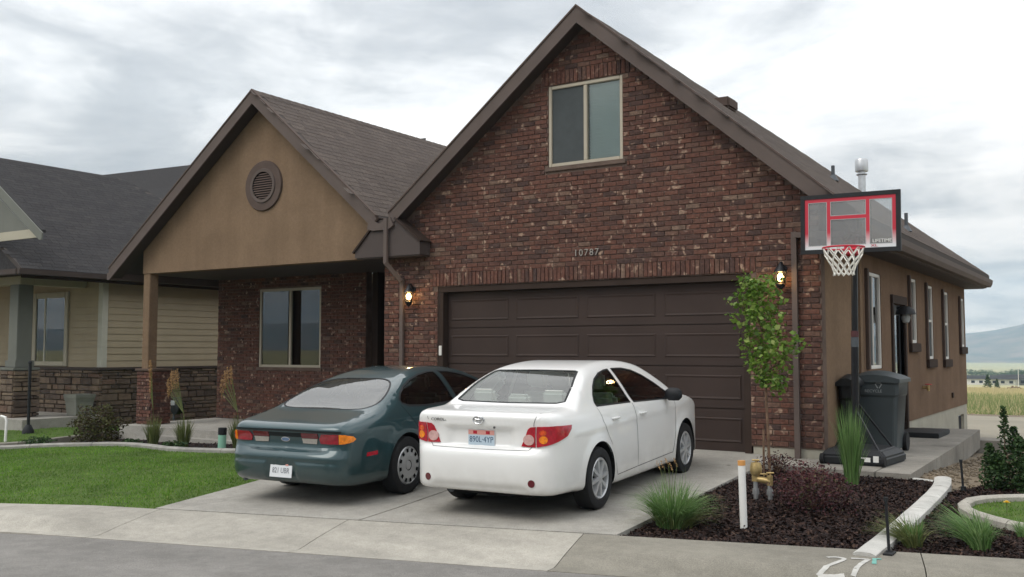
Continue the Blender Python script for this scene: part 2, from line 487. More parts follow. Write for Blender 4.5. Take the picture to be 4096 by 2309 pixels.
def road_dust(name, amount):
    m = M[name]
    nt = m.node_tree
    L = nt.links.new
    p = nt.nodes['Principled BSDF']
    tc = N(nt, 'ShaderNodeTexCoord')
    sp = N(nt, 'ShaderNodeSeparateXYZ'); L(tc.outputs['Object'], sp.inputs[0])
    nz = N(nt, 'ShaderNodeTexNoise', i_Scale=5.0, i_Detail=6.0, i_Roughness=.65); L(tc.outputs['Object'], nz.inputs['Vector'])
    h = N(nt, 'ShaderNodeMapRange'); h.inputs['From Min'].default_value = .62; h.inputs['From Max'].default_value = .20
    L(sp.outputs['Z'], h.inputs['Value'])
    a = N(nt, 'ShaderNodeMath', operation='MULTIPLY'); L(h.outputs[0], a.inputs[0]); L(nz.outputs[0], a.inputs[1])
    b = N(nt, 'ShaderNodeMath', operation='MULTIPLY_ADD', i_1=amount, i_2=amount * .06); L(a.outputs[0], b.inputs[0])
    mx = N(nt, 'ShaderNodeMix', data_type='RGBA')
    if p.inputs['Base Color'].links:
        L(p.inputs['Base Color'].links[0].from_socket, mx.inputs[6])
    else:
        mx.inputs[6].default_value = p.inputs['Base Color'].default_value
    mx.inputs[7].default_value = (.20, .17, .13, 1)
    L(b.outputs[0], mx.inputs[0]); L(mx.outputs[2], p.inputs['Base Color'])


road_dust('paint_white', .65)
road_dust('paint_green', .22)

# ------------------------------------------------------------------ object helpers
WM = {}


def set_parent(o, parent):
    o.parent = parent
    pm = WM.get(parent.name, Matrix.Identity(4))
    o.matrix_parent_inverse = pm.inverted()


def tag(o, label=None, cat=None, group=None, kind=None):
    if label: o['label'] = label
    if cat: o['category'] = cat
    if group: o['group'] = group
    if kind: o['kind'] = kind
    return o


def root(name, loc, label, cat, group=None, rot=None, scale=None):
    o = bpy.data.objects.new(name, None)
    COL.objects.link(o)
    o.empty_display_size = .1
    o.location = loc
    if rot is not None:
        o.rotation_euler = rot
    if scale:
        o.scale = (scale,) * 3
    mw = Matrix.Translation(Vector(loc))
    if rot is not None:
        mw = mw @ o.rotation_euler.to_matrix().to_4x4()
    WM[o.name] = mw
    tag(o, label, cat, group)
    return o


def link_mesh(name, me, parent=None, local=False, kind=None, smooth=False):
    o = bpy.data.objects.new(name, me)
    COL.objects.link(o)
    if smooth:
        me.polygons.foreach_set('use_smooth', [True] * len(me.polygons))
    if parent is not None:
        if local:
            o.parent = parent
        else:
            set_parent(o, parent)
    if kind:
        o['kind'] = kind
    return o


class MB:
    def __init__(s):
        s.v, s.f, s.m = [], [], []

    def add(s, vs, fs, mi=0):
        b = len(s.v)
        s.v += [tuple(p) for p in vs]
        for f in fs:
            s.f.append(tuple(b + i for i in f))
            s.m.append(mi)
        return s

    def box(s, x0, x1, y0, y1, z0, z1, mi=0, mtx=None):
        vs = [Vector(p) for p in ((x0, y0, z0), (x1, y0, z0), (x1, y1, z0), (x0, y1, z0), (x0, y0, z1), (x1, y0, z1), (x1, y1, z1), (x0, y1, z1))]
        if mtx is not None:
            vs = [mtx @ p for p in vs]
        return s.add(vs, [(0, 3, 2, 1), (4, 5, 6, 7), (0, 1, 5, 4), (1, 2, 6, 5), (2, 3, 7, 6), (3, 0, 4, 7)], mi)

    def prism(s, poly, z0, z1, mi=0, axis='z', mtx=None):
        """poly 2-D (ccw) extruded along axis; axis y: poly=(x,z); axis x: poly=(y,z)."""
        n = len(poly)
        if axis == 'z':
            f = lambda p, h: (p[0], p[1], h)
        elif axis == 'y':
            f = lambda p, h: (p[0], h, p[1])
        else:
            f = lambda p, h: (h, p[0], p[1])
        vs = [f(p, z0) for p in poly] + [f(p, z1) for p in poly]
        if mtx is not None:
            vs = [mtx @ Vector(p) for p in vs]
        fs = [tuple(range(n - 1, -1, -1)), tuple(range(n, 2 * n))]
        fs += [(i, (i + 1) % n, n + (i + 1) % n, n + i) for i in range(n)]
        return s.add(vs, fs, mi)

    def tube(s, pts, r, n=8, mi=0, caps=True, r1=None):
        pts = [Vector(p) for p in pts]
        rings = []
        for i, p in enumerate(pts):
            a = pts[max(0, i - 1)]
            b = pts[min(len(pts) - 1, i + 1)]
            d = (b - a).normalized()
            up = Vector((0, 0, 1)) if abs(d.z) < .9 else Vector((1, 0, 0))
            x = d.cross(up).normalized()
            y = d.cross(x)
            rr = r if r1 is None else r + (r1 - r) * i / (len(pts) - 1)
            rings.append([p + (x * math.cos(2 * math.pi * k / n) + y * math.sin(2 * math.pi * k / n)) * rr for k in range(n)])
        vs = [v for ring in rings for v in ring]
        fs = []
        for i in range(len(pts) - 1):
            for k in range(n):
                k2 = (k + 1) % n
                fs.append((i * n + k, (i + 1) * n + k, (i + 1) * n + k2, i * n + k2))
        if caps:
            fs.append(tuple(range(n)))
            fs.append(tuple((len(pts) - 1) * n + k for k in range(n - 1, -1, -1)))
        return s.add(vs, fs, mi)

    def lathe(s, prof, n=24, mi=0, mtx=None, axis='z', caps=True):
        """prof [(r,h)], revolved about axis through the origin."""
        vs, fs = [], []
        for r, h in prof:
            for k in range(n):
                a = 2 * math.pi * k / n
                c, d = r * math.cos(a), r * math.sin(a)
                p = Vector((c, d, h)) if axis == 'z' else (Vector((h, c, d)) if axis == 'x' else Vector((c, h, d)))
                vs.append(mtx @ p if mtx is not None else p)
        for i in range(len(prof) - 1):
            for k in range(n):
                k2 = (k + 1) % n
                fs.append((i * n + k, i * n + k2, (i + 1) * n + k2, (i + 1) * n + k))
        if caps and prof[0][0] > 1e-4:
            fs.append(tuple(range(n - 1, -1, -1)))
        if caps and prof[-1][0] > 1e-4:
            fs.append(tuple((len(prof) - 1) * n + k for k in range(n)))
        return s.add(vs, fs, mi)

    def build(s, name, mats, parent=None, local=False, kind=None, smooth=False, bevel=0, label=None):
        me = bpy.data.meshes.new(name)
        me.from_pydata(s.v, [], s.f)
        for k in (mats if isinstance(mats, (list, tuple)) else [mats]):
            me.materials.append(M[k] if isinstance(k, str) else k)
        me.polygons.foreach_set('material_index', s.m)
        bm = bmesh.new()
        bm.from_mesh(me)
        if bevel:
            bmesh.ops.bevel(bm, geom=[e for e in bm.edges if e.calc_face_angle(0) > .6], offset=bevel, segments=2, affect='EDGES', clamp_overlap=True)
        bmesh.ops.recalc_face_normals(bm, faces=bm.faces)
        bm.to_mesh(me)
        bm.free()
        o = link_mesh(name, me, parent, local, kind, False)
        if smooth:
            me.polygons.foreach_set('use_smooth', [True] * len(me.polygons))
            try:
                me.set_sharp_from_angle(angle=R(40))
            except Exception:
                pass
        if label:
            o['label'] = label
        return o


def np_mesh(name, V, F, mats, parent=None, kind=None, mi=None, smooth=False, local=False):
    """V (n,3), F (m,k) arrays."""
    V = np.asarray(V, np.float32)
    F = np.asarray(F, np.int32)
    me = bpy.data.meshes.new(name)
    k = F.shape[1]
    me.vertices.add(len(V))
    me.vertices.foreach_set('co', V.ravel())
    me.loops.add(F.size)
    me.loops.foreach_set('vertex_index', F.ravel())
    me.polygons.add(len(F))
    me.polygons.foreach_set('loop_start', np.arange(0, F.size, k, dtype=np.int32))
    for x in (mats if isinstance(mats, (list, tuple)) else [mats]):
        me.materials.append(M[x])
    if mi is not None:
        me.polygons.foreach_set('material_index', np.asarray(mi, np.int32))
    me.update(calc_edges=True)
    return link_mesh(name, me, parent, local, kind, smooth)


def inst(name, me, mtx, parent):
    o = bpy.data.objects.new(name, me)
    COL.objects.link(o)
    set_parent(o, parent)
    o.matrix_basis = mtx
    return o


def text_mesh(s, size, depth=.002, sx=1.0, spacing=1.0):
    c = bpy.data.curves.new('text_source', 'FONT')
    c.body = s
    c.size = size
    c.extrude = depth / 2
    c.align_x = 'CENTER'
    c.align_y = 'CENTER'
    c.resolution_u = 3
    c.space_character = spacing
    o = bpy.data.objects.new('text_source', c)
    COL.objects.link(o)
    dg = bpy.context.evaluated_depsgraph_get()
    dg.update()
    me = bpy.data.meshes.new_from_object(o.evaluated_get(dg))
    bpy.data.objects.remove(o)
    bpy.data.curves.remove(c)
    if sx != 1:
        me.transform(Matrix.Diagonal((sx, 1, 1, 1)))
    return me


def text(name, s, size, mtx, m, parent, depth=.002, sx=1.0, spacing=1.0, local=False):
    me = text_mesh(s, size, depth, sx, spacing)
    me.transform(mtx)
    me.materials.clear()
    me.materials.append(M[m])
    me.name = name
    return link_mesh(name, me, parent, local)


FRONT = Matrix.Rotation(R(90), 4, 'X')     # text lying in XY -> standing, facing -Y


# ------------------------------------------------------------------ ground levels
def lot(x, y):
    """Level of the finished lots between street and houses."""
    a = np.where(y < 0, .035 * y, -.05 * y) + .03 * np.minimum(x - 1.5, 0)
    a = a - np.where(y > 0, np.clip(x - 8.0, 0, 1) * .04 * np.clip(y, 0, 12), 0)
    return a


def lotz(x, y):
    return float(lot(np.float64(x), np.float64(y)))


UST = Vector((.9735, .2287, 0)).normalized()      # along the street
NST = Vector((UST.y, -UST.x, 0))                  # from the lots towards the street
C0 = Vector((0, -6.45, 0))                        # back of curb at X = 0


def st(s, d):
    return C0 + UST * s + NST * d


def st_level(s):
    """Lot level along the back of the curb."""
    p = C0 + UST * s
    return lotz(max(-4, p.x), min(0, p.y))


def far_level(d):
    return np.interp(d, [0, 9, 16, 40, 150, 420, 800, 2000, 4000], [-.35, -.55, -.85, -1.75, -4.9, -12.5, -18.4, -26, -30])


def build_ground():
    # polar sheet round the house, reaching the horizon
    rr = np.concatenate([np.linspace(0, 30, 61), np.geomspace(31, 3600, 70)])
    na = 220
    th = np.linspace(0, 2 * np.pi, na, endpoint=False)
    Rr, T = np.meshgrid(rr, th, indexing='ij')
    X = 3 + Rr * np.sin(T)
    Y = Rr * np.cos(T)
    Z = lot(X, Y) - .10
    Z = Z - .12 * np.clip((1.3 - X) / .5, 0, 1) * np.clip((Y + 2.3) / .6, 0, 1) * np.clip((1.5 - Y) / .5, 0, 1)
    back = np.hypot(X - 3, np.maximum(Y, 0))
    zf = far_level(back)
    w = np.clip((Y - 7) / 10, 0, 1)
    Z = Z * (1 - w) + zf * w
    # under the street and on its far side
    dst = (X - C0.x) * NST.x + (Y - C0.y) * NST.y
    lvl = np.clip(lot(np.clip(X, -8, 14), np.full_like(Y, -6.)), -.6, .1)
    wst = np.clip((dst + .15) / .4, 0, 1)
    Z = Z * (1 - wst) + (lvl - .35) * wst
    Z = np.where(dst > 14, lvl - .1 + .012 * np.clip(dst - 14, 0, 120), Z)
    far = np.hypot(X, Y)
    Z = Z * (1 - np.clip((far - 900) / 1100, 0, 1)) + (-26) * np.clip((far - 900) / 1100, 0, 1)
    V = np.stack([X, Y, Z], -1).reshape(-1, 3)
    i, j = np.meshgrid(np.arange(len(rr) - 1), np.arange(na), indexing='ij')
    a = i * na + j
    b = i * na + (j + 1) % na
    c = (i + 1) * na + (j + 1) % na
    d = (i + 1) * na + j
    F = np.stack([a, d, c, b], -1).reshape(-1, 4)
    cx = V[F].mean(1)
    mi = np.where(np.hypot(cx[:, 0] - 3, cx[:, 1]) > 46, 1, 0)
    o = np_mesh('ground', V, F, ['dirt', 'field_g'], mi=mi, smooth=True, kind='structure')
    return o


build_ground()


def mountains():
    # a closed ring of hills; higher behind the camera
    na, nr = 1440, 26
    th = np.linspace(0, 2 * np.pi, na, endpoint=False)
    V = []
    ph = [rng.uniform(0, 6.28, 9) for _ in range(3)]
    am = .5 ** np.arange(9) * 1.0

    def ridge(t, p):
        s = 0
        for k in range(1, 9):
            s = s + np.sin(t * (2.3 ** k) * .8 // 1 * 1 + t * round(1.9 ** k + 2) + p[k]) * (.62 ** k)
        return s
    base = np.where(np.cos(th - np.pi * .9) > 0, 66 + 95 * np.cos(th - np.pi * .9), 66.)
    t2 = (th + np.pi) % (2 * np.pi) - np.pi
    base = base + 85 * np.exp(-((t2 + .02) / .075) ** 2)
    fine = sum(np.sin(t2 * k + 1.7 * k) * 6 / k for k in (34, 57, 91, 133, 211, 317)) * 6
    prof = base * (1 + .07 * ridge(th, ph[0])) + fine + 8
    u = np.linspace(0, 1, nr)
    for k, uu in enumerate(u):
        rad = 2250 + 900 * uu
        sh = np.sin(uu * np.pi / 2) ** 1.25
        fold = 1 + .16 * np.sin(th * 61 + 7 * uu + ph[1][0]) * (1 - uu) + .1 * np.sin(th * 143 + 11 * uu + ph[2][1]) * (1 - uu)
        h = prof * sh * fold
        V.append(np.stack([rad * np.sin(th), rad * np.cos(th), -30 + h], -1))
    V = np.array(V).reshape(-1, 3)
    i, j = np.meshgrid(np.arange(nr - 1), np.arange(na), indexing='ij')
    a, b = i * na + j, i * na + (j + 1) % na
    c, d = (i + 1) * na + (j + 1) % na, (i + 1) * na + j
    F = np.stack([a, b, c, d], -1).reshape(-1, 4)
    np_mesh('hills', V, F, 'mountain', kind='structure', smooth=True)


mountains()


# ------------------------------------------------------------------ street, curb, driveway
def sheet(name, poly, zf, m, thick=.12, kind='structure', parent=None, res=None, lift=0.0):
    """Slab over a polygon following level zf(x, y), with sides."""
    me_pts = [Vector((p[0], p[1])) for p in poly]
    pts = list(me_pts)
    n = len(pts)
    edges = [(i, (i + 1) % n) for i in range(n)]
    if res:
        xs = [p.x for p in pts]; ys = [p.y for p in pts]
        P2 = np.array([(p.x, p.y) for p in me_pts])
        gx, gy = np.meshgrid(np.arange(min(xs) + res / 2, max(xs), res), np.arange(min(ys) + res / 2, max(ys), res))
        Q = np.stack([gx.ravel(), gy.ravel()], 1)
        ins = pip(Q, P2) & (seg_dist(Q, P2) > res * .3)
        pts += [Vector(q) for q in Q[ins]]
    vo, eo, fo, *_ = delaunay_2d_cdt(pts, edges, [list(range(n))], 1, 1e-5)
    top = [(p.x, p.y, zf(p.x, p.y) + lift) for p in vo]
    nt = len(top)
    mb = MB()
    vs = top + [(x, y, z - thick) for x, y, z in top[:n]]
    fs = [tuple(f) for f in fo] + [(i, (i + 1) % n, nt + (i + 1) % n, nt + i) for i in range(n)]
    mb.add(vs, fs)
    return mb.build(name, m, parent, kind=kind)


def pip(Q, P):
    """points in polygon, vectorised."""
    x, y = Q[:, 0], Q[:, 1]
    r = np.zeros(len(Q), bool)
    n = len(P)
    for i in range(n):
        x0, y0 = P[i]
        x1, y1 = P[(i + 1) % n]
        if y0 == y1:
            continue
        c = ((y0 > y) != (y1 > y)) & (x < (x1 - x0) * (y - y0) / (y1 - y0) + x0)
        r ^= c
    return r


def seg_dist(Q, P, closed=True, nearest=False):
    n = len(P)
    best = np.full(len(Q), 1e9)
    bp = np.zeros_like(Q) if nearest else None
    for i in range(n if closed else n - 1):
        a = P[i]
        b = P[(i + 1) % n]
        ab = b - a
        t = np.clip(((Q - a) @ ab) / max(ab @ ab, 1e-12), 0, 1)
        pr = a + t[:, None] * ab
        d = np.hypot(Q[:, 0] - pr[:, 0], Q[:, 1] - pr[:, 1])
        m = d < best
        best[m] = d[m]
        if nearest:
            bp[m] = pr[m]
    return (best, bp) if nearest else best


S_DL, S_DR = 2.27, 6.80       # street distance s where the driveway meets the curb


def drop(s):
    """height of the curb top above the gutter: low at the driveway."""
    a = np.clip((s - S_DL + .9) / .9, 0, 1) * np.clip((S_DR + .35 - s) / .5, 0, 1)
    return .105 - .075 * a


def curb_profile(s):
    """rolled curb; at the driveway it flattens to an even ramp."""
    z = st_level(s)
    g = z - .105
    w = (.105 - drop(s)) / .075
    D = (0, .20, .50, .60, .70, .76, .80, .96)
    hi = (.105, .105, .103, .093, .034, .004, 0, .012)
    lo = (.105, .083, .045, .030, .013, .005, 0, .012)
    return [(d, g + a * (1 - w) + b * w) for d, a, b in zip(D, hi, lo)]


def build_street():
    road_prof = [(.96, .0), (2.5, .03), (5.5, .06), (9.0, .03), (11, 0)]
    ss = np.linspace(-60, 60, 61)
    mb = MB()
    V = []
    for s in ss:
        g = st_level(max(-9, min(14, s))) - .105 + .008
        for d, h in road_prof:
            p = st(s, d)
            V.append((p.x, p.y, g + h))
    k = len(road_prof)
    F = [(i * k + j, i * k + j + 1, (i + 1) * k + j + 1, (i + 1) * k + j) for i in range(len(ss) - 1) for j in range(k - 1)]
    mb.add(V, F)
    st_o = mb.build('street', 'asphalt', kind='structure', smooth=True)
    # a few thin tar seams and a worn pale streak on the asphalt
    curb = bpy.data.objects.new('curb', None)
    COL.objects.link(curb)
    curb['kind'] = 'structure'
    WM[curb.name] = Matrix.Identity(4)
    joints = [-30, -21, -12, -9.1, -6.1, -3.1, -.15, 2.35, 4.37, 6.52, 9.03, 11.6, 14.6, 20, 30]
    for a, b in zip(joints[:-1], joints[1:]):
        mb = MB()
        nn = max(2, int((b - a) / .25))
        sv = np.linspace(a + .004, b - .004, nn)
        vs = []
        for s in sv:
            for d, z in curb_profile(s):
                p = st(s, d)
                vs.append((p.x, p.y, z))
            p = st(s, .96); vs.append((p.x, p.y, curb_profile(s)[-1][1] - .2))
            p = st(s, 0); vs.append((p.x, p.y, curb_profile(s)[0][1] - .2))
        k = 10
        fs = []
        for i in range(nn - 1):
            for j in range(k):
                j2 = (j + 1) % k
                fs.append((i * k + j, i * k + j2, (i + 1) * k + j2, (i + 1) * k + j))
        fs.append(tuple(range(k))); fs.append(tuple((nn - 1) * k + j for j in range(k - 1, -1, -1)))
        mb.add(vs, fs)
        mb.build('curb_section', 'curb' if a < 6.4 else 'curb_dull', curb, smooth=True)
    return curb


curb = build_street()
DL = [(1.02, .12), (1.25, -1.5), (1.62, -3.4), (1.93, -4.6), (2.15, -5.6)]


def drive_z(x, y):
    return .035 * y + .004


def build_drive():
    pl = st(2.28, -.012)
    prr = st(6.79, -.012)
    xr0, xr1 = 6.40, prr.x
    drv = bpy.data.objects.new('driveway', None)
    COL.objects.link(drv)
    drv['kind'] = 'structure'
    WM[drv.name] = Matrix.Identity(4)
    left = DL[:-1] + [(pl.x, pl.y)]
    lx = lambda y: float(np.interp(-y, [-p[1] for p in left], [p[0] for p in left]))
    rx = lambda y: float(np.interp(-y, [.0, 1.4, -prr.y], [6.42, 6.45, xr1]))
    mid = lambda y: (lx(y) + rx(y)) / 2
    g = .008
    for (y0, y1) in ((.12, -2.75), (-2.75, -9)):
        for side in (0, 1):
            fa = (lambda y: lx(y)) if side == 0 else (lambda y: mid(y) + g)
            fb = (lambda y: mid(y) - g) if side == 0 else (lambda y: rx(y))
            if y1 > -8:
                ys = np.linspace(y0 - g, y1 + g, 6)
                poly = [(fa(y), y) for y in ys] + [(fb(y), y) for y in ys[::-1]]
            else:
                def end_y(fx, y0=y0):
                    # where the long edge meets the curb line
                    y = -5.5
                    for _ in range(30):
                        x = fx(y)
                        y = C0.y + (x - C0.x) * UST.y / UST.x + .014
                    return y
                ya, yb = end_y(fa), end_y(fb)
                yl = np.linspace(y0 - g, ya, 6)
                yr = np.linspace(y0 - g, yb, 6)
                poly = [(fa(y), y) for y in yl] + [(fb(y), y) for y in yr[::-1]]
            sheet('slab', poly[::-1], drive_z, 'concrete', .14, kind=None, parent=drv)
    return drv


build_drive()
FLAT = lambda z: (lambda x, y: z)
PADZ = -.012
pad = bpy.data.objects.new('path', None)
COL.objects.link(pad)
pad['kind'] = 'structure'
WM[pad.name] = Matrix.Identity(4)
for a in ([(6.46, -.92), (7.70, -.91), (7.68, -.02), (6.46, -.02)], [(7.715, -.91), (8.07, -.90), (8.03, .9), (7.0, .9), (7.0, -.006), (7.695, -.006)],
          [(7.0, .912), (8.03, .912), (7.97, 3.4), (7.0, 3.4)], [(7.0, 3.412), (7.97, 3.412), (7.88, 5.85), (7.0, 5.85)]):
    sheet('slab', a, FLAT(PADZ), 'concrete2', .30, kind=None, parent=pad)
sheet('step', [(7.55, 5.87), (8.18, 5.9), (8.14, 6.5), (7.55, 6.5)], FLAT(-.19), 'concrete2', .3, kind=None, parent=pad)
# porch slab
sheet('porch_floor', [(-6.35, -.32), (1.0, -.32), (1.0, .1), (0, .1), (0, 5.0), (-6.35, 2.0)], FLAT(-.13), 'concrete', .3, kind='structure')
sheet('porch_step', [(-5.0, -.52), (1.05, -.50), (1.05, -.325), (-5.0, -.325)], FLAT(-.262), 'concrete', .22, kind='structure')


# ------------------------------------------------------------------ lawns, beds, edging
def smooth_line(pts, n=8):
    P = [Vector((*p, 0)) if len(p) == 2 else Vector(p) for p in pts]
    out = []
    for i in range(len(P) - 1):
        a = P[max(0, i - 1)]; b = P[i]; c = P[i + 1]; d = P[min(len(P) - 1, i + 2)]
        for k in range(n):
            t = k / n
            out.append(.5 * ((2 * b) + (c - a) * t + (2 * a - 5 * b + 4 * c - d) * t * t + (3 * b - a - 3 * c + d) * t ** 3))
    out.append(P[-1])
    return [(p.x, p.y) for p in out]


def scatter(poly, n):
    P = np.array(poly)
    lo, hi = P.min(0), P.max(0)
    Q = rng.uniform(lo, hi, (int(n * 2.5 + 50), 2))
    return Q[pip(Q, P)][:n]


def lawn(name, poly, n, zf=lot, h=(.014, .030), base_lift=-.012):
    sheet(name, poly, lotz, 'grass_base', .1, res=.5, lift=base_lift)
    Q = scatter(poly, n)
    n = len(Q)
    z = zf(Q[:, 0], Q[:, 1]) + base_lift - .003
    a = rng.uniform(0, 6.28, n)
    hh = rng.uniform(*h, n) * (1 + .25 * np.sin(Q[:, 0] * 1.7) * np.sin(Q[:, 1] * 2.3))
    w = rng.uniform(.003, .006, n)
    ln = rng.uniform(.2, .9, n) * hh
    b = rng.uniform(0, 6.28, n)
    V = np.zeros((n, 3, 3))
    V[:, 0] = np.stack([Q[:, 0] + w * np.cos(a), Q[:, 1] + w * np.sin(a), z], -1)
    V[:, 1] = np.stack([Q[:, 0] - w * np.cos(a), Q[:, 1] - w * np.sin(a), z], -1)
    V[:, 2] = np.stack([Q[:, 0] + ln * np.cos(b), Q[:, 1] + ln * np.sin(b), z + hh], -1)
    o = np_mesh('grass', V.reshape(-1, 3), np.arange(n * 3).reshape(-1, 3), 'grass', kind='stuff')
    return o


EDGE_L = smooth_line([(-9.5, -4.2), (-6.9, -3.35), (-5.65, -2.95), (-4.91, -2.46), (-3.79, -2.12), (-2.9, -2.22), (-2.13, -2.40), (-1.3, -2.42), (-.54, -2.34), (.4, -2.25), (1.28, -2.15)])
LB = st(2.26, -.03)
lawn_poly = [(p.x, p.y) for p in (st(-9.5, -.03), st(-3, -.03), LB)] + [(1.90, -4.6), (1.59, -3.4), (1.33, -2.2)] + EDGE_L[::-1]
o = lawn('lawn', lawn_poly, 90000)
tag(o, 'short green lawn between curb and curved white edging', 'grass')
# white curved edging
def edging(name, line, w, h, m, zf=lotz, lift=0.0, jn=None, parent=None, kind='structure'):
    """extruded mow curb, cut into short sections by thin joints."""
    rootobj = bpy.data.objects.new(name, None)
    COL.objects.link(rootobj)
    rootobj['kind'] = kind
    WM[rootobj.name] = Matrix.Identity(4)
    P = [Vector((*p, 0)) for p in line]
    # resample
    d = [0]
    for a, b in zip(P[:-1], P[1:]):
        d.append(d[-1] + (b - a).length)
    Lt = d[-1]
    def at(s):
        x = np.interp(s, d, [p.x for p in P]); y = np.interp(s, d, [p.y for p in P])
        return Vector((x, y, 0))
    nsec = max(1, int(Lt / (jn or .9)))
    for k in range(nsec):
        s0, s1 = Lt * k / nsec + .004, Lt * (k + 1) / nsec - .004
        mb = MB()
        vs = []
        nn = 5
        for i in range(nn):
            s = s0 + (s1 - s0) * i / (nn - 1)
            p = at(s)
            t = (at(min(Lt, s + .05)) - at(max(0, s - .05))).normalized()
            q = Vector((-t.y, t.x, 0))
            for (a, b) in ((-w / 2, -.1), (-w / 2, h * .55), (-w * .3, h * .92), (0, h), (w * .3, h * .92), (w / 2, h * .55), (w / 2, -.1)):
                c = p + q * a
                vs.append((c.x, c.y, zf(c.x, c.y) + lift + b + random.uniform(-.002, .002)))
        kk = 7
        fs = []
        for i in range(nn - 1):
            for j in range(kk):
                fs.append((i * kk + j, i * kk + (j + 1) % kk, (i + 1) * kk + (j + 1) % kk, (i + 1) * kk + j))
        fs.append(tuple(range(kk))); fs.append(tuple((nn - 1) * kk + j for j in range(kk - 1, -1, -1)))
        mb.add(vs, fs)
        mb.build('edging_section', m, rootobj, smooth=True)
    return rootobj


edging('lawn_edging', EDGE_L, .13, .05, 'edging_dull', jn=1.1)
NE = smooth_line([(-11, -3.1), (-8.2, -2.85), (-6.5, -2.42), (-6.35, -1.3), (-6.32, -.4)])
edging('neighbour_edging', NE, .12, .03, 'curb_dull', lift=-.01)
# neighbour lawn strip
nl = [(p[0] - .06, p[1] + .06) for p in NE] + [(-6.42, 3.5), (-9.3, 3.5), (-9.3, .9), (-12.5, .9), (-12.5, -3.0)]
o = lawn('neighbour_lawn', nl, 16000, base_lift=-.012)
tag(o, 'dark green grass strip in front of the neighbouring stone base', 'grass')

bedL = [(p[0], p[1] + .07) for p in EDGE_L] + [(1.1, -.30), (-6.26, -.30), (-6.26, -1.3)] + [(p[0] + .06, p[1] - .06) for p in NE[::-1] if p[1] < -1.6]


def chips(name, poly, n, zf, lift=-.0, size=(.012, .034)):
    Q = scatter(poly, n)
    n = len(Q)
    z = zf(Q[:, 0], Q[:, 1]) + lift
    ax = rng.normal(size=(n, 3)); ax[:, 2] *= .35
    ax /= np.linalg.norm(ax, axis=1)[:, None]
    bx = np.cross(ax, rng.normal(size=(n, 3)) * .4 + np.array([0, 0, 1]))
    bx /= np.linalg.norm(bx, axis=1)[:, None]
    l = rng.uniform(*size, n)[:, None]
    w = rng.uniform(.004, .011, n)[:, None]
    c = np.stack([Q[:, 0], Q[:, 1], z + rng.uniform(.0, .016, n)], -1)
    nrm = np.cross(ax, bx) * .004
    V = np.stack([c - ax * l - bx * w, c + ax * l - bx * w * .7, c + ax * l * .9 + bx * w + nrm, c - ax * l + bx * w + nrm], 1)
    return np_mesh(name, V.reshape(-1, 3), np.arange(4 * n).reshape(-1, 4), 'mulch', kind='stuff')


mbase = lambda x, y: lotz(x, y)


def bedz(x, y):
    return lot(x, y) - .10 * np.clip((np.asarray(y) + 2.2) / 1.2, 0, 1)


sheet('soil', bedL, lambda x, y: float(bedz(x, y)), 'mulch_base', .08, res=.5, lift=-.055)
o = chips('mulch', bedL, 9000, bedz, -.058)
tag(o, 'dark bark mulch in the bed before the porch', 'mulch')

# right hand beds
ED_R = [(8.40, -.98), (8.47, -1.55), (8.49, -2.6), (8.49, -3.8), (8.47, -4.70)]
ECB = st(8.72, -.015)
bed1 = [(6.50, -.96), (6.47, -1.5), (6.56, -3.5)] + [(st(6.81, -.02).x, st(6.81, -.02).y), (st(8.55, -.02).x, st(8.55, -.02).y), (8.40, -4.6), (8.42, -3.8), (8.42, -2.6), (8.40, -1.55), (8.33, -.98)]


def mound(c, amp, rad):
    return lambda x, y: lot(x, y) + amp * np.exp(-((x - c[0]) ** 2 + (y - c[1]) ** 2) / rad ** 2)


m1 = mound((7.5, -2.9), .06, .8)
sheet('soil', bed1, lambda x, y: float(m1(np.float64(x), np.float64(y))), 'mulch_base', .12, res=.2, lift=-.035)
o = chips('mulch', bed1, 30000, m1, -.036)
tag(o, 'dark bark mulch in the bed beside the driveway', 'mulch')
LWN = smooth_line([(12.5, -1.0), (10.5, -1.35), (9.6, -1.62), (9.12, -1.86), (8.87, -2.10), (8.80, -2.42), (8.93, -2.80), (9.34, -3.18), (9.9, -3.42), (11, -3.45), (12.5, -3.2)], 6)
bed2 = [(8.56, -1.55), (8.57, -2.6), (8.57, -3.8), (8.55, -4.66), (st(8.95, -.02).x, st(8.95, -.02).y), (st(13, -.02).x, st(13, -.02).y), (12.5, -3.3)] + LWN[::-1][1:] + [(12.5, -.2), (10, -.45), (9.0, -.75), (8.75, -1.1)]
sheet('soil', bed2, mbase, 'mulch_base', .12, res=.3, lift=-.035)
o = chips('mulch', bed2, 26000, lot, -.036)
tag(o, 'dark bark mulch right of the white edging strip', 'mulch')
edging('bed_edging', smooth_line(ED_R, 6), .16, .035, 'edging', jn=.62, lift=-.0)
edging('bed_border', [(8.10, -.93), (8.36, -1.02)], .05, .02, 'edging', lift=-.03, jn=.4)
o = lawn('side_lawn', LWN, 9000)
tag(o, 'small curved lawn patch at the right', 'grass')
edging('side_lawn_edging', LWN, .10, .045, 'curb', jn=.8)

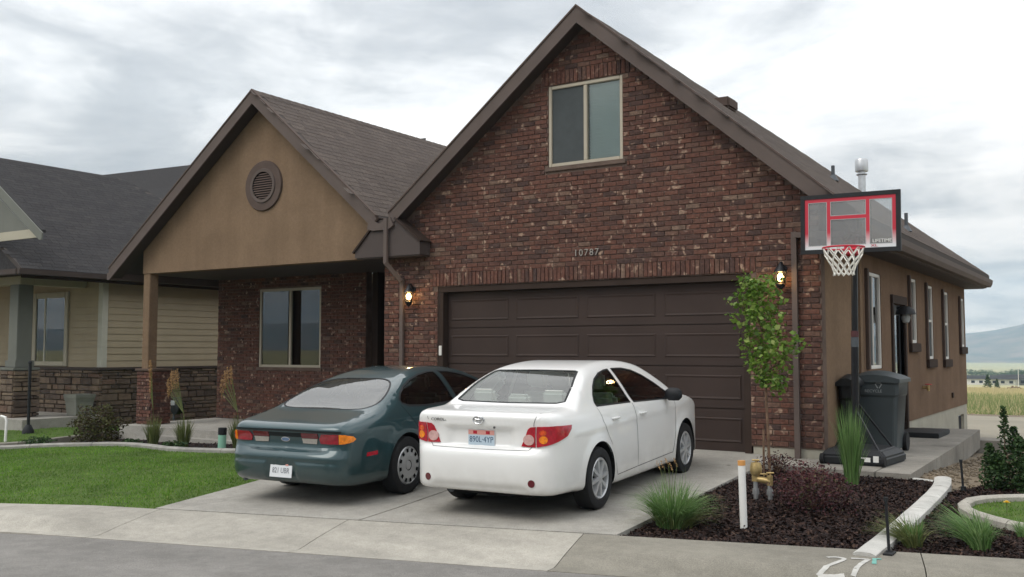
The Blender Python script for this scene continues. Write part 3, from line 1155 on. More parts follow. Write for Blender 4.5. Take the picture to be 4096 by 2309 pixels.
# pebbles on the dirt bank
def pebbles():
    Q = np.stack([rng.uniform(8.05, 9.6, 1500), rng.uniform(-1.0, 6, 1500)], 1)
    Q = Q[~pip(Q, np.array(bed2))]
    n = len(Q)
    r = rng.uniform(.008, .03, n) * np.where(rng.random(n) < .06, 2.2, 1)
    base = np.array([(1, 0, 0), (0, 1, 0), (-1, 0, 0), (0, -1, 0), (0, 0, .7), (0, 0, -.5)])
    V = base[None] * r[:, None, None] * rng.uniform(.7, 1.3, (n, 6, 1)) + np.stack([Q[:, 0], Q[:, 1], lot(Q[:, 0], Q[:, 1]) - .095], -1)[:, None]
    F0 = np.array([(0, 1, 4), (1, 2, 4), (2, 3, 4), (3, 0, 4), (1, 0, 5), (2, 1, 5), (3, 2, 5), (0, 3, 5)])
    F = (F0[None] + 6 * np.arange(n)[:, None, None]).reshape(-1, 3)
    o = np_mesh('pebbles', V.reshape(-1, 3), F, 'dirt', kind='stuff')
    tag(o, 'loose stones on the bare dirt bank', 'gravel')


pebbles()

# number and survey mark painted on the curb
def paint_strokes(name, strokes, w, m, label, cat, up=.004):
    mb = MB()
    for pl in strokes:
        pl = smooth_line(pl, 6) if len(pl) > 2 else pl
        P = [Vector((*p, 0)) for p in pl]
        vs = []
        for i, p in enumerate(P):
            t = (P[min(len(P) - 1, i + 1)] - P[max(0, i - 1)]).normalized()
            q = Vector((-t.y, t.x, 0)) * w / 2 * random.uniform(.85, 1.1)
            for c in (p + q, p - q):
                # coordinates are (s along street, d towards street)
                z = float(np.interp(c.y, [a for a, b in curb_profile(c.x)], [b for a, b in curb_profile(c.x)]))
                w3 = st(c.x, c.y)
                vs.append((w3.x, w3.y, z + up))
        fs = [(2 * i, 2 * i + 1, 2 * i + 3, 2 * i + 2) for i in range(len(P) - 1)]
        mb.add(vs, fs)
    o = mb.build(name, m)
    return tag(o, label, cat)


S27 = 8.35
pn = root('painted_number', st(S27, 0.310), 'white painted number 27 on the weathered curb', 'painted number')
for strokes in ([[(S27 + .05, 0.360), (S27 + .11, 0.335), (S27 + .165, 0.380), (S27 + .13, 0.480), (S27 + .05, 0.610), (S27 + .0, 0.685)],
                 [(S27, 0.690), (S27 + .09, 0.685), (S27 + .17, 0.670)]],
                [[(S27 + .21, 0.345), (S27 + .27, 0.340), (S27 + .325, 0.345)], [(S27 + .325, 0.345), (S27 + .28, 0.490), (S27 + .225, 0.670)]]):
    set_parent(paint_strokes('digit', strokes, .036, 'white_paint', None, None), pn)
paint_strokes('painted_mark', [[(S27 + .365, 0.330), (S27 + .36, 0.480)], [(S27 + .35, 0.315), (S27 + .41, 0.310)]], .03, 'teal_paint', 'small teal paint mark on the curb beside the figure 7', 'paint mark')

# ------------------------------------------------------------------ brick house
house = root('brick_house', (0, 0, 0), 'brown brick house with two front gables, stucco side wall and a double garage', 'house')
W, X2, JOG, LEN = 6.93, 6.98, 1.88, 11.05
PX0 = -6.33                       # left end of the porch
PY = 2.0                          # porch wall
OX0, OX1, OH = 1.075, 6.025, 2.278
GA = (3.69, 6.12)                 # garage roof apex (x, z)
GL, GR = .785, .855               # pitches left / right
PA = (-2.86, 5.89)                # porch roof apex
PLp, PRp = .745, .85
gz = lambda x: GA[1] - (GL * (GA[0] - x) if x < GA[0] else GR * (x - GA[0]))
pz = lambda x: PA[1] - (PLp * (PA[0] - x) if x < PA[0] else PRp * (x - PA[0]))


def wall_poly(outer, holes, y0, y1, m, name, axis='y'):
    """Vertical wall with openings: outer/holes polygons in (x,z), extruded in y."""
    pts, edges = [], []
    loops = [outer] + holes
    for lp in loops:
        b = len(pts)
        pts += [Vector(p) for p in lp]
        edges += [(b + i, b + (i + 1) % len(lp)) for i in range(len(lp))]
    vo, eo, fo, *_ = delaunay_2d_cdt(pts, edges, [], 0, 1e-6)
    Pout = np.array(outer)
    C = np.array([[sum(vo[i].x for i in f) / len(f), sum(vo[i].y for i in f) / len(f)] for f in fo])
    keep = pip(C, Pout)
    for h in holes:
        keep &= ~pip(C, np.array(h))
    mk = (lambda p, d: (p[0], d, p[1])) if axis == 'y' else (lambda p, d: (d, p[0], p[1]))
    mb = MB()
    nv = len(vo)
    vs = [mk(p, y0) for p in vo] + [mk(p, y1) for p in vo]
    fs = []
    for f, k in zip(fo, keep):
        if k:
            fs.append(tuple(f)); fs.append(tuple(nv + i for i in f[::-1]))
    # rims
    b = 0
    for lp in loops:
        n = len(lp)
        for i in range(n):
            fs.append((b + i, b + (i + 1) % n, nv + b + (i + 1) % n, nv + b + i))
        b += n
    mb.add(vs, fs)
    return mb.build(name, m, house)


rect = lambda a, b, c, d: [(a, c), (b, c), (b, d), (a, d)]
UW = (3.07, 4.265, 3.935, 5.12)         # upper window
gable_out = [(.0, .1), (.0, gz(0) - .15), (GA[0], GA[1] - .2), (W, gz(W) - .15), (W, .1), (OX1, .1), (OX1, OH), (OX0, OH), (OX0, .1)]
w_front = wall_poly(gable_out, [rect(*UW[:2], *UW[2:])], 0, .16, 'mortar', 'wall')
PW = (-5.07, -3.335, .955, 2.55)        # porch window
w_porch = wall_poly([(PX0, -.1), (PX0, 2.85), (-2.16, 2.85), (-2.16, -.1)], [rect(*PW[:2], *PW[2:])], PY, PY + .16, 'mortar', 'wall')


# bricks -----------------------------------------------------------------
def brick_mesh(l, h, d=.032):
    mb = MB()
    c = .004
    l2, h2 = l / 2, h / 2
    vs = [(-l2, d, -h2), (l2, d, -h2), (l2, d, h2), (-l2, d, h2),
          (-l2, c, -h2), (l2, c, -h2), (l2, c, h2), (-l2, c, h2),
          (-l2 + c, 0, -h2 + c), (l2 - c, 0, -h2 + c), (l2 - c, 0, h2 - c), (-l2 + c, 0, h2 - c)]
    fs = [(0, 1, 5, 4), (1, 2, 6, 5), (2, 3, 7, 6), (3, 0, 4, 7), (4, 5, 9, 8), (5, 6, 10, 9), (6, 7, 11, 10), (7, 4, 8, 11), (8, 9, 10, 11)]
    return vs, fs


BR = []                                   # (x, y, z, length, height, facing angle)
CO, BL, MO = .0677, .2032, .0105


def lay(x0, x1, z0, z1, y, inside, ang=0, soldiers=None, ox=0., oy=0.):
    """courses of running bond on a wall at y; holes given as (xa, xb, za, zb)."""
    holes = soldiers or []
    nrow = int(round((z1 - z0) / CO))
    for r in range(nrow):
        z = z0 + (r + .5) * CO
        off = (r % 2) * BL / 2
        x = x0 - off
        while x < x1:
            segs = [(max(x, x0), min(x + BL, x1))]
            for (a, b, c, d) in holes:
                if c - .02 < z < d + .02:
                    ns = []
                    for (p, q) in segs:
                        if b <= p or a >= q:
                            ns.append((p, q))
                        else:
                            if a - p > .03: ns.append((p, a))
                            if q - b > .03: ns.append((b, q))
                    segs = ns
            for (p, q) in segs:
                if q - p > .035 and inside((p + q) / 2, z):
                    BR.append(((p + q) / 2, y, z, q - p - MO, CO - MO, ang))
            x += BL


def soldier(x0, x1, z, y, h=.2, w=.0677):
    n = int(round((x1 - x0) / w))
    w = (x1 - x0) / n
    for k in range(n):
        BR.append((x0 + (k + .5) * w, y, z + h / 2, w - MO, h - MO, 0))


SOLZ = OH + .006
yb = -.011
lay(0, W, .112, 6.0, yb, lambda x, z: z < gz(x) - .24 and z > .1,
    soldiers=[(OX0, OX1, 0, OH), (OX0 - .09, OX1 + .09, OH - .02, OH + .215), (UW[0], UW[1], UW[2], UW[3]), (UW[0] - .12, UW[1] + .12, UW[3], UW[3] + .215), (UW[0] - .06, UW[1] + .06, UW[2] - .08, UW[2])])
soldier(OX0 - .09, OX1 + .09, OH + .006, yb - .006)
soldier(UW[0] - .12, UW[1] + .12, UW[3] + .006, yb - .004)
lay(PX0, -2.16, -.128, 2.82, PY + yb, lambda x, z: True, soldiers=[(PW[0], PW[1], PW[2], PW[3]), (PW[0] - .06, PW[1] + .06, PW[2] - .08, PW[2])])
# porch pier (front and right faces)
PIER = (-6.27, -5.83, 0.0, .44)
lay(PIER[0], PIER[1], -.128, .90, PIER[2] - .011 + .0, lambda x, z: True)


def brick_objects():
    cnt = 0
    full = {}
    for k in range(4):
        pass
    vs, fs = brick_mesh(BL - MO, CO - MO)
    me = bpy.data.meshes.new('brick')
    me.from_pydata(vs, [], fs)
    me.materials.append(M['brick'])
    vs2, fs2 = brick_mesh(.0677 - MO, .2 - MO)
    me_s = bpy.data.meshes.new('soldier_brick')
    me_s.from_pydata(vs2, [], fs2)
    me_s.materials.append(M['brick'])
    order = sorted(range(len(BR)), key=lambda i: (Vector(BR[i][:3]) - CAM).length)
    each = []
    for i in order:
        x, y, z, l, h, a = BR[i]
        stretcher = abs(l - (BL - MO)) < .002 and h < .1
        sol = h > .15
        if len(each) < 295 and (stretcher or (sol and x > 2.5 and z < 3)):
            each.append(i)
    es = set(each)
    # hidden by the parked cars: leave those to the joined mesh
    mb = MB()
    for i, (x, y, z, l, h, a) in enumerate(BR):
        jit = (random.uniform(-.0015, .0015), random.uniform(-.005, .0035), random.uniform(-.001, .001))
        rot = Matrix.Rotation(random.uniform(-.012, .012), 4, 'Z') @ Matrix.Rotation(random.uniform(-.007, .007), 4, 'Y')
        mx = Matrix.Translation((x + jit[0], y + jit[1], z + jit[2])) @ rot
        if i in es:
            if h > .15:
                mx = mx @ Matrix.Diagonal((l / (.0677 - MO), 1, 1, 1))
                inst('brick', me_s, mx, house)
            else:
                inst('brick', me, mx, house)
        else:
            v, f = brick_mesh(l, h)
            mb.add([mx @ Vector(p) for p in v], f)
    mb.build('bricks', 'brick_stuff', house, kind='stuff')


brick_objects()


# body of the house ---------------------------------------------------------
def build_walls():
    mb = MB()
    # garage left side (entry passage), inner block walls
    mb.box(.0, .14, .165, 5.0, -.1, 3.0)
    mb.build('passage_wall', 'trim_dark', house)  # all passage walls coloured dark to stand in for the shade inside
    mb = MB(); mb.box(PX0, PX0 + .14, PY + .165, 8, -.4, 3.0); mb.build('left_wall', 'stucco_shade', house)
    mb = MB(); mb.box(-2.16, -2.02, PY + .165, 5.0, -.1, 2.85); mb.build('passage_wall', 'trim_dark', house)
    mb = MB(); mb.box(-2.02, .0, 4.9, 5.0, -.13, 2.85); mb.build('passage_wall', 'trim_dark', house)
    # right stucco wall with openings
    wins = [('w1', 2.09, 2.98, 1.035, 2.41), ('w2', 5.03, 5.68, 1.42, 2.5), ('w3', 6.53, 7.22, 1.14, 2.47), ('w4', 8.22, 8.91, 1.125, 2.44), ('w5', 10.26, 10.94, 1.37, 2.40)]
    holes = [rect(a, b, c, d) for _, a, b, c, d in wins]
    door = rect(3.72, 4.56, .0, 2.02)
    outer = [(JOG, .15), (3.72, .15), (3.72, 2.02), (4.56, 2.02), (4.56, .15), (LEN, .15), (LEN, 3.1), (JOG, 3.1)]
    wall_poly(outer, holes, X2, X2 - .16, 'stucco_shade', 'side_wall', axis='x')
    wall_poly([(.163, .112), (JOG - .002, .112), (JOG - .002, 3.2), (.163, 3.2)], [], W - .002, W - .16, 'stucco', 'side_wall', axis='x')
    mb = MB()
    mb.box(X2 - .16, X2 - .003, JOG - .16, JOG - .003, .15, 3.1)
    mb.box(W - .14, X2 - .17, JOG - .16, JOG - .02, .15, 3.1)
    mb.build('corner_wall', 'stucco', house)
    mb = MB()
    mb.box(-3, X2 - .17, LEN - .15, LEN - .003, -.4, 3.1)
    mb.box(PX0 + .145, -2, 7.9, 8, -.4, 3)
    mb.build('rear_wall', 'stucco_shade', house)
    # foundation
    mb = MB()
    mb.box(OX1 + .02, W - .004, .012, .16, -.3, .106)
    mb.box(W - .15, W - .012, .165, JOG - .02, -.3, .108)
    mb.box(X2 - .15, X2 - .012, JOG + .002, 3.70, -.35, .146)
    mb.box(X2 - .15, X2 - .012, 4.58, 9.86, -1.0, .146)
    mb.box(X2 - .15, X2 - .012, 10.59, LEN - .012, -1.0, .146)
    mb.box(X2 - .15, X2 - .012, 9.86, 10.59, -1.0, -.42)
    mb.box(X2 - .15, X2 - .012, 9.86, 10.59, -.04, .146)
    mb.build('foundation', 'foundation', house)
    mb = MB(); mb.box(0.002, OX0 - .02, .012, .16, -.3, .106); mb.build('foundation', 'foundation', house)
    bw = MB(); bw.box(X2 - .10, X2 - .07, 9.87, 10.58, -.42, -.04)
    b = bw.build('basement_window', 'frame_white', house)
    g = MB(); g.box(X2 - .068, X2 - .062, 9.91, 10.54, -.38, -.08); g.build('pane', 'room', b)
    # side windows
    for k, (nm, a, b, c, d) in enumerate(wins):
        f = MB()
        t = .05
        f.box(X2 - .09, X2 - .012, a, a + t, c, d)
        f.box(X2 - .09, X2 - .012, b - t, b, c, d)
        f.box(X2 - .09, X2 - .012, a + t, b - t, c, c + t)
        f.box(X2 - .09, X2 - .012, a + t, b - t, d - t, d)
        if k == 0:
            f.box(X2 - .08, X2 - .02, (a + b) / 2 - .02, (a + b) / 2 + .02, c + t, d - t)
        elif k in (2, 3):
            zm = c + (d - c) * .52
            f.box(X2 - .08, X2 - .02, a + t, b - t, zm - .022, zm + .022)
        fr = f.build('window', 'frame_white', house, bevel=.006)
        if k == 0:
            m0 = (a + b) / 2
            p = MB(); p.box(X2 - .04, X2 - .034, a + t, m0 - .02, c + t, d - t); p.build('screen_pane', 'screen', fr)
            p = MB(); p.box(X2 - .05, X2 - .044, m0 + .02, b - t, c + t, d - t); p.build('pane', 'glass_side', fr)
        elif k in (2, 3):
            p = MB(); p.box(X2 - .04, X2 - .034, a + t, b - t, c + t, zm - .022); p.build('screen_pane', 'screen', fr)
            p = MB(); p.box(X2 - .05, X2 - .044, a + t, b - t, zm + .022, d - t); p.build('pane', 'glass_side', fr)
        else:
            p = MB(); p.box(X2 - .05, X2 - .044, a + t, b - t, c + t, d - t); p.build('pane', 'glass_side', fr)
        p = MB(); p.box(X2 - .14, X2 - .10, a, b, c, d); p.build('window_back', 'blind', fr)
        if k:
            s = MB(); s.box(X2 + .002, X2 + .055, a - .10, b + .03, c - .15, c - .004)
            s.build('window_sill', 'trim_dark', house, bevel=.008)
        s = MB(); s.box(X2 + .002, X2 + .045, a - .11, a - .004, c - .002, d + .03)
        s.build('window_trim', 'trim', house, bevel=.006)
    # side door with trim and canopy lamp
    f = MB()
    f.box(X2 - .10, X2 + .03, 3.61, 3.72, .0, 2.02)
    f.box(X2 - .10, X2 + .03, 4.56, 4.66, .0, 2.02)
    f.box(X2 - .02, X2 + .04, 3.60, 4.67, 2.022, 2.15)
    f.build('door_frame', 'trim_dark', house)
    f = MB(); f.box(X2 - .09, X2 - .05, 3.722, 4.558, .0, 2.018)
    d = f.build('side_door', 'black', house)
    g = MB(); g.box(X2 - .048, X2 - .042, 4.0, 4.4, .3, 1.85); g.build('door_pane', 'glass_side', d)
    g = MB(); g.tube([(X2 - .05, 3.82, .95), (X2 + .02, 3.82, .95)], .025); g.build('door_handle', 'grey_metal', d)
    l = MB()
    l.lathe([(.01, .0), (.06, -.01), (.13, -.06), (.15, -.13)], 18, mtx=Matrix.Translation((X2 + .17, 3.85, 1.98)))
    l.box(X2 + .041, X2 + .17, 3.83, 3.87, 1.93, 1.97)
    lm = l.build('porch_lamp', 'black', house, smooth=True)
    g = MB(); g.lathe([(.05, 0), (.07, -.05), (.05, -.12), (.001, -.14)], 14, mtx=Matrix.Translation((X2 + .17, 3.85, 1.85))); g.build('lamp_shade', 'print', lm, smooth=True)
    # hose bib
    h = MB(); h.tube([(X2, 6.03, .66), (X2 + .09, 6.03, .66)], .025, 8); h.tube([(X2 + .09, 6.03, .70), (X2 + .09, 6.03, .60)], .022, 8)
    h.build('hose_tap', 'brass', house)
    h = MB(); h.lathe([(.06, 0), (.06, .008), (.02, .012)], 10, mtx=Matrix.Translation((X2 + .09, 6.03, .71))); h.build('tap_handle', 'red', house)
    v = MB(); v.box(X2 + .001, X2 + .03, 9.0, 9.12, .36, .46); v.build('wall_vent', 'trim_dark', house)


build_walls()


# garage door -------------------------------------------------------------
def garage_door():
    y = .13
    gd = MB(); gd.box(OX0 + .09, OX1 - .09, y + .02, y + .05, .0, OH - .06)
    g = gd.build('garage_door', 'door', house)
    j = MB()
    j.box(OX0 + .003, OX0 + .092, .012, y + .015, 0, OH - .09)
    j.box(OX1 - .092, OX1 - .003, .012, y + .015, 0, OH - .09)
    j.box(OX0 + .003, OX1 - .003, .010, y + .015, OH - .088, OH - .004)
    j.build('door_jamb', 'trim_dark', house, bevel=.004)
    x0, x1 = OX0 + .10, OX1 - .10
    zh = (OH - .09) / 4
    cw = (x1 - x0) / 4
    sec = []
    for r in range(4):
        m = MB(); m.box(x0, x1, y, y + .019, r * zh + .004, (r + 1) * zh - .004)
        s = m.build('door_section', 'door', g, bevel=.005)
        for c in range(4):
            a, b = x0 + c * cw + .065, x0 + (c + 1) * cw - .065
            za, zb = r * zh + .115, (r + 1) * zh - .115
            p = MB()
            # raised bevelled field
            e = .038
            vs = [(a, y - .001, za), (b, y - .001, za), (b, y - .001, zb), (a, y - .001, zb),
                  (a + .014, y - .011, za + .014), (b - .014, y - .011, za + .014), (b - .014, y - .011, zb - .014), (a + .014, y - .011, zb - .014),
                  (a + e, y - .003, za + e), (b - e, y - .003, za + e), (b - e, y - .003, zb - e), (a + e, y - .003, zb - e)]
            fs = [(0, 1, 5, 4), (1, 2, 6, 5), (2, 3, 7, 6), (3, 0, 4, 7), (4, 5, 9, 8), (5, 6, 10, 9), (6, 7, 11, 10), (7, 4, 8, 11), (8, 9, 10, 11)]
            p.add(vs, fs)
            p.build('door_panel', 'door', s)
    k = MB(); k.box(OX0 + .02, OX0 + .075, -.006, .009, 1.22, 1.37)
    k.build('keypad', 'frame_white', house, bevel=.006)


garage_door()


def front_window(x0, x1, z0, z1, y, blinds):
    t = .05
    f = MB()
    ya, yb2 = y + .005, y + .085
    f.box(x0, x0 + t, ya, yb2, z0, z1)
    f.box(x1 - t, x1, ya, yb2, z0, z1)
    f.box(x0 + t, x1 - t, ya, yb2, z0, z0 + t)
    f.box(x0 + t, x1 - t, ya, yb2, z1 - t, z1)
    xm = (x0 + x1) / 2
    f.box(xm - .028, xm + .028, ya + .008, yb2, z0 + t, z1 - t)
    w = f.build('window', 'frame', house, bevel=.006)
    s = MB(); s.box(x0 - .05, x1 + .05, y - .03, y + .02, z0 - .065, z0 - .004)
    s.build('window_sill', 'mortar', house, bevel=.006)
    if blinds:
        p = MB(); p.box(x0 + t, xm - .028, y + .03, y + .034, z0 + t, z1 - t); p.build('screen_pane', 'screen', w)
        p = MB(); p.box(xm + .028, x1 - t, y + .045, y + .05, z0 + t, z1 - t); p.build('pane', 'glass_clear', w)
        b = bpy.data.meshes.new('slat')
        n = 26
        hgt = (z1 - z0 - 2 * t) / n
        m = MB(); m.box(-(x1 - xm) / 2 + .05, (x1 - xm) / 2 - .05, -.002, .002, -hgt * .58, hgt * .58, mtx=Matrix.Rotation(R(28), 4, 'X'))
        o = m.build('blind_slat', 'blind', w)
        o.location = ((xm + .028 + x1 - t) / 2, y + .09, z0 + t + hgt / 2)
        for k in range(1, n):
            inst('blind_slat', o.data, Matrix.Translation((o.location.x, o.location.y, z0 + t + hgt * (k + .5))), w)
        p = MB(); p.box(x0 + .01, x1 - .01, y + .13, y + .15, z0 + .01, z1 - .01); p.build('window_back', 'room', w)
    else:
        p = MB(); p.box(x0 + t, xm - .028, y + .03, y + .034, z0 + t, z1 - t); p.build('pane', 'glass', w)
        p = MB(); p.box(xm + .028, x1 - t, y + .045, y + .05, z0 + t, z1 - t); p.build('pane', 'glass', w)
        p = MB(); p.box(x0 + .01, x1 - .01, y + .13, y + .15, z0 + .01, z1 - .01); p.build('window_back', 'room', w)


front_window(*UW, 0, True)
front_window(*PW, PY, False)


# porch front: stucco gable, beam, column -----------------------------------
def porch():
    bz = 2.79
    out = [(-6.17, bz), (-.02, bz), (-.02, pz(-.02) - .13), (PA[0], PA[1] - .16), (-6.17, pz(-6.17) - .13)]
    wall_poly(out, [], 0, .22, 'stucco', 'gable_panel')
    c = MB()
    c.box(-6.165, -5.965, .012, .21, .935, bz - .003)
    c.build('porch_column', 'stucco', house, bevel=.01)
    p = MB()
    p.box(PIER[0] + .01, PIER[1] - .01, PIER[2] + .02, PIER[3], -.128, .9)
    pr_ = p.build('porch_pier', 'mortar', house)
    p = MB(); p.box(PIER[0] - .03, PIER[1] + .03, PIER[2] - .035, PIER[3] + .03, .9, .945)
    p.build('pier_cap', 'mortar', pr_, bevel=.008)
    # right face bricks of the pier, joined with the pier
    m = MB()
    for r in range(15):
        z = -.128 + (r + .5) * CO
        for q in range(3):
            a = PIER[2] + (q - .5 * (r % 2)) * .19 + .02
            b = min(PIER[3], a + .18); a = max(PIER[2] + .005, a)
            if b - a > .03:
                m.box(PIER[1] - .012, PIER[1] + .012, a, b, z - .0285, z + .0285)
    m.build('pier_bricks', 'brick_stuff', pr_)
    m = MB(); m.box(-6.32, -.01, .225, PY - .02, bz - .002, bz + .05); m.box(-2.14, -.01, PY - .02, 4.9, bz - .002, bz + .05)
    m.build('porch_ceiling', 'soffit', house)
    # louvre vent
    vx, vz, y = -2.81, 4.215, 0
    m = MB(); m.lathe([(.265, -.035), (.40, -.035), (.41, -.02), (.41, .003)], 48, axis='y', caps=False, mtx=Matrix.Translation((vx, y - .001, vz)) @ Matrix.Diagonal((1.12, 1, 1.10, 1)))
    v = m.build('gable_vent', 'trim', house, smooth=True)
    m = MB(); m.lathe([(.225, -.05), (.275, -.055), (.285, -.03)], 48, axis='y', caps=False, mtx=Matrix.Translation((vx, y - .001, vz)) @ Matrix.Diagonal((1.12, 1, 1.10, 1)))
    m.build('vent_ring', 'fascia', v, smooth=True)
    m = MB(); m.lathe([(.001, -.008), (.27, -.008)], 40, axis='y', mtx=Matrix.Translation((vx, y, vz)) @ Matrix.Diagonal((1.1, 1, 1.08, 1)))
    m.build('vent_back', 'room', v)
    for k in range(11):
        z = -.21 + k * .042
        hw = math.sqrt(max(.0, .235 ** 2 - z * z)) * 1.1
        if hw > .04:
            m = MB(); m.box(vx - hw, vx + hw, -.002, .002, -.019, .019, mtx=Matrix.Translation((0, -.03, vz + z)) @ Matrix.Rotation(R(-38), 4, 'X'))
            m.build('vent_slat', 'trim', v)


porch()


# roofs -------------------------------------------------------------------
def slab(poly3, t, name, m, parent):
    """closed roof slab: polygon top with thickness t downwards."""
    n = len(poly3)
    mb = MB()
    vs = list(poly3) + [(x, y, z - t) for x, y, z in poly3]
    mb.add(vs, [tuple(range(n)), tuple(range(2 * n - 1, n - 1, -1))] + [(i, n + i, n + (i + 1) % n, (i + 1) % n) for i in range(n)])
    return mb.build(name, m, parent)


SHN = {}


def shingles(parent, O, U, Vd, poly, m_each, m_stuff, budget, wid=.30, exp=.143):
    """laminated shingle tabs on a plane: O origin, U along the eave, Vd up the slope; poly in (u,v)."""
    O, U, Vd = Vector(O), Vector(U).normalized(), Vector(Vd).normalized()
    Nn = U.cross(Vd)
    if Nn.z < 0:
        Nn = -Nn
    P = np.array(poly)
    lo, hi = P.min(0), P.max(0)
    tabs = []
    r = 0
    v = lo[1]
    while v < hi[1]:
        u = lo[0] - random.uniform(0, wid)
        while u < hi[0]:
            w = wid * random.uniform(.55, 1.3)
            tabs.append((u, v, w))
            u += w
        v += exp
    C = np.array([(u + w / 2, v + exp * .5) for u, v, w in tabs])
    k = pip(C, P)
    tabs = [t for t, q in zip(tabs, k) if q]

    def clipu(u, w, v):
        return u, w
    cen = [(O + U * (u + w / 2) + Vd * (v + exp / 2)) for u, v, w in tabs]
    order = sorted(range(len(tabs)), key=lambda i: (cen[i] - CAM).length)
    each = set(order[:budget])
    me = bpy.data.meshes.new('shingle')
    t0, t1 = .006, .002
    vs = [(0, 0, 0), (1, 0, 0), (1, 1.15, 0), (0, 1.15, 0), (0, 0, t0), (1, 0, t0), (1, 1.15, t1), (0, 1.15, t1)]
    fs = [(4, 5, 6, 7), (0, 1, 5, 4), (1, 2, 6, 5), (3, 0, 4, 7)]
    me.from_pydata([(x, y * exp, z) for x, y, z in vs], [], fs)
    me.materials.append(M[m_each])
    B = Matrix((U, Vd, Nn)).transposed().to_4x4()
    mb = MB()
    for i, (u, v, w) in enumerate(tabs):
        lift = random.choice((0, 0, 0, .001))
        mx = Matrix.Translation(O + U * u + Vd * v + Nn * (.002 + lift)) @ B @ Matrix.Diagonal((w - .006, 1, 1, 1))
        if i in each:
            inst('shingle', me, mx, parent)
        else:
            mb.add([mx @ Vector((x, y * exp, z)) for x, y, z in vs], fs)
    if mb.v:
        mb.build('shingles', m_stuff, parent, kind='stuff')


OV = .25          # front overhang
EVX = 7.42


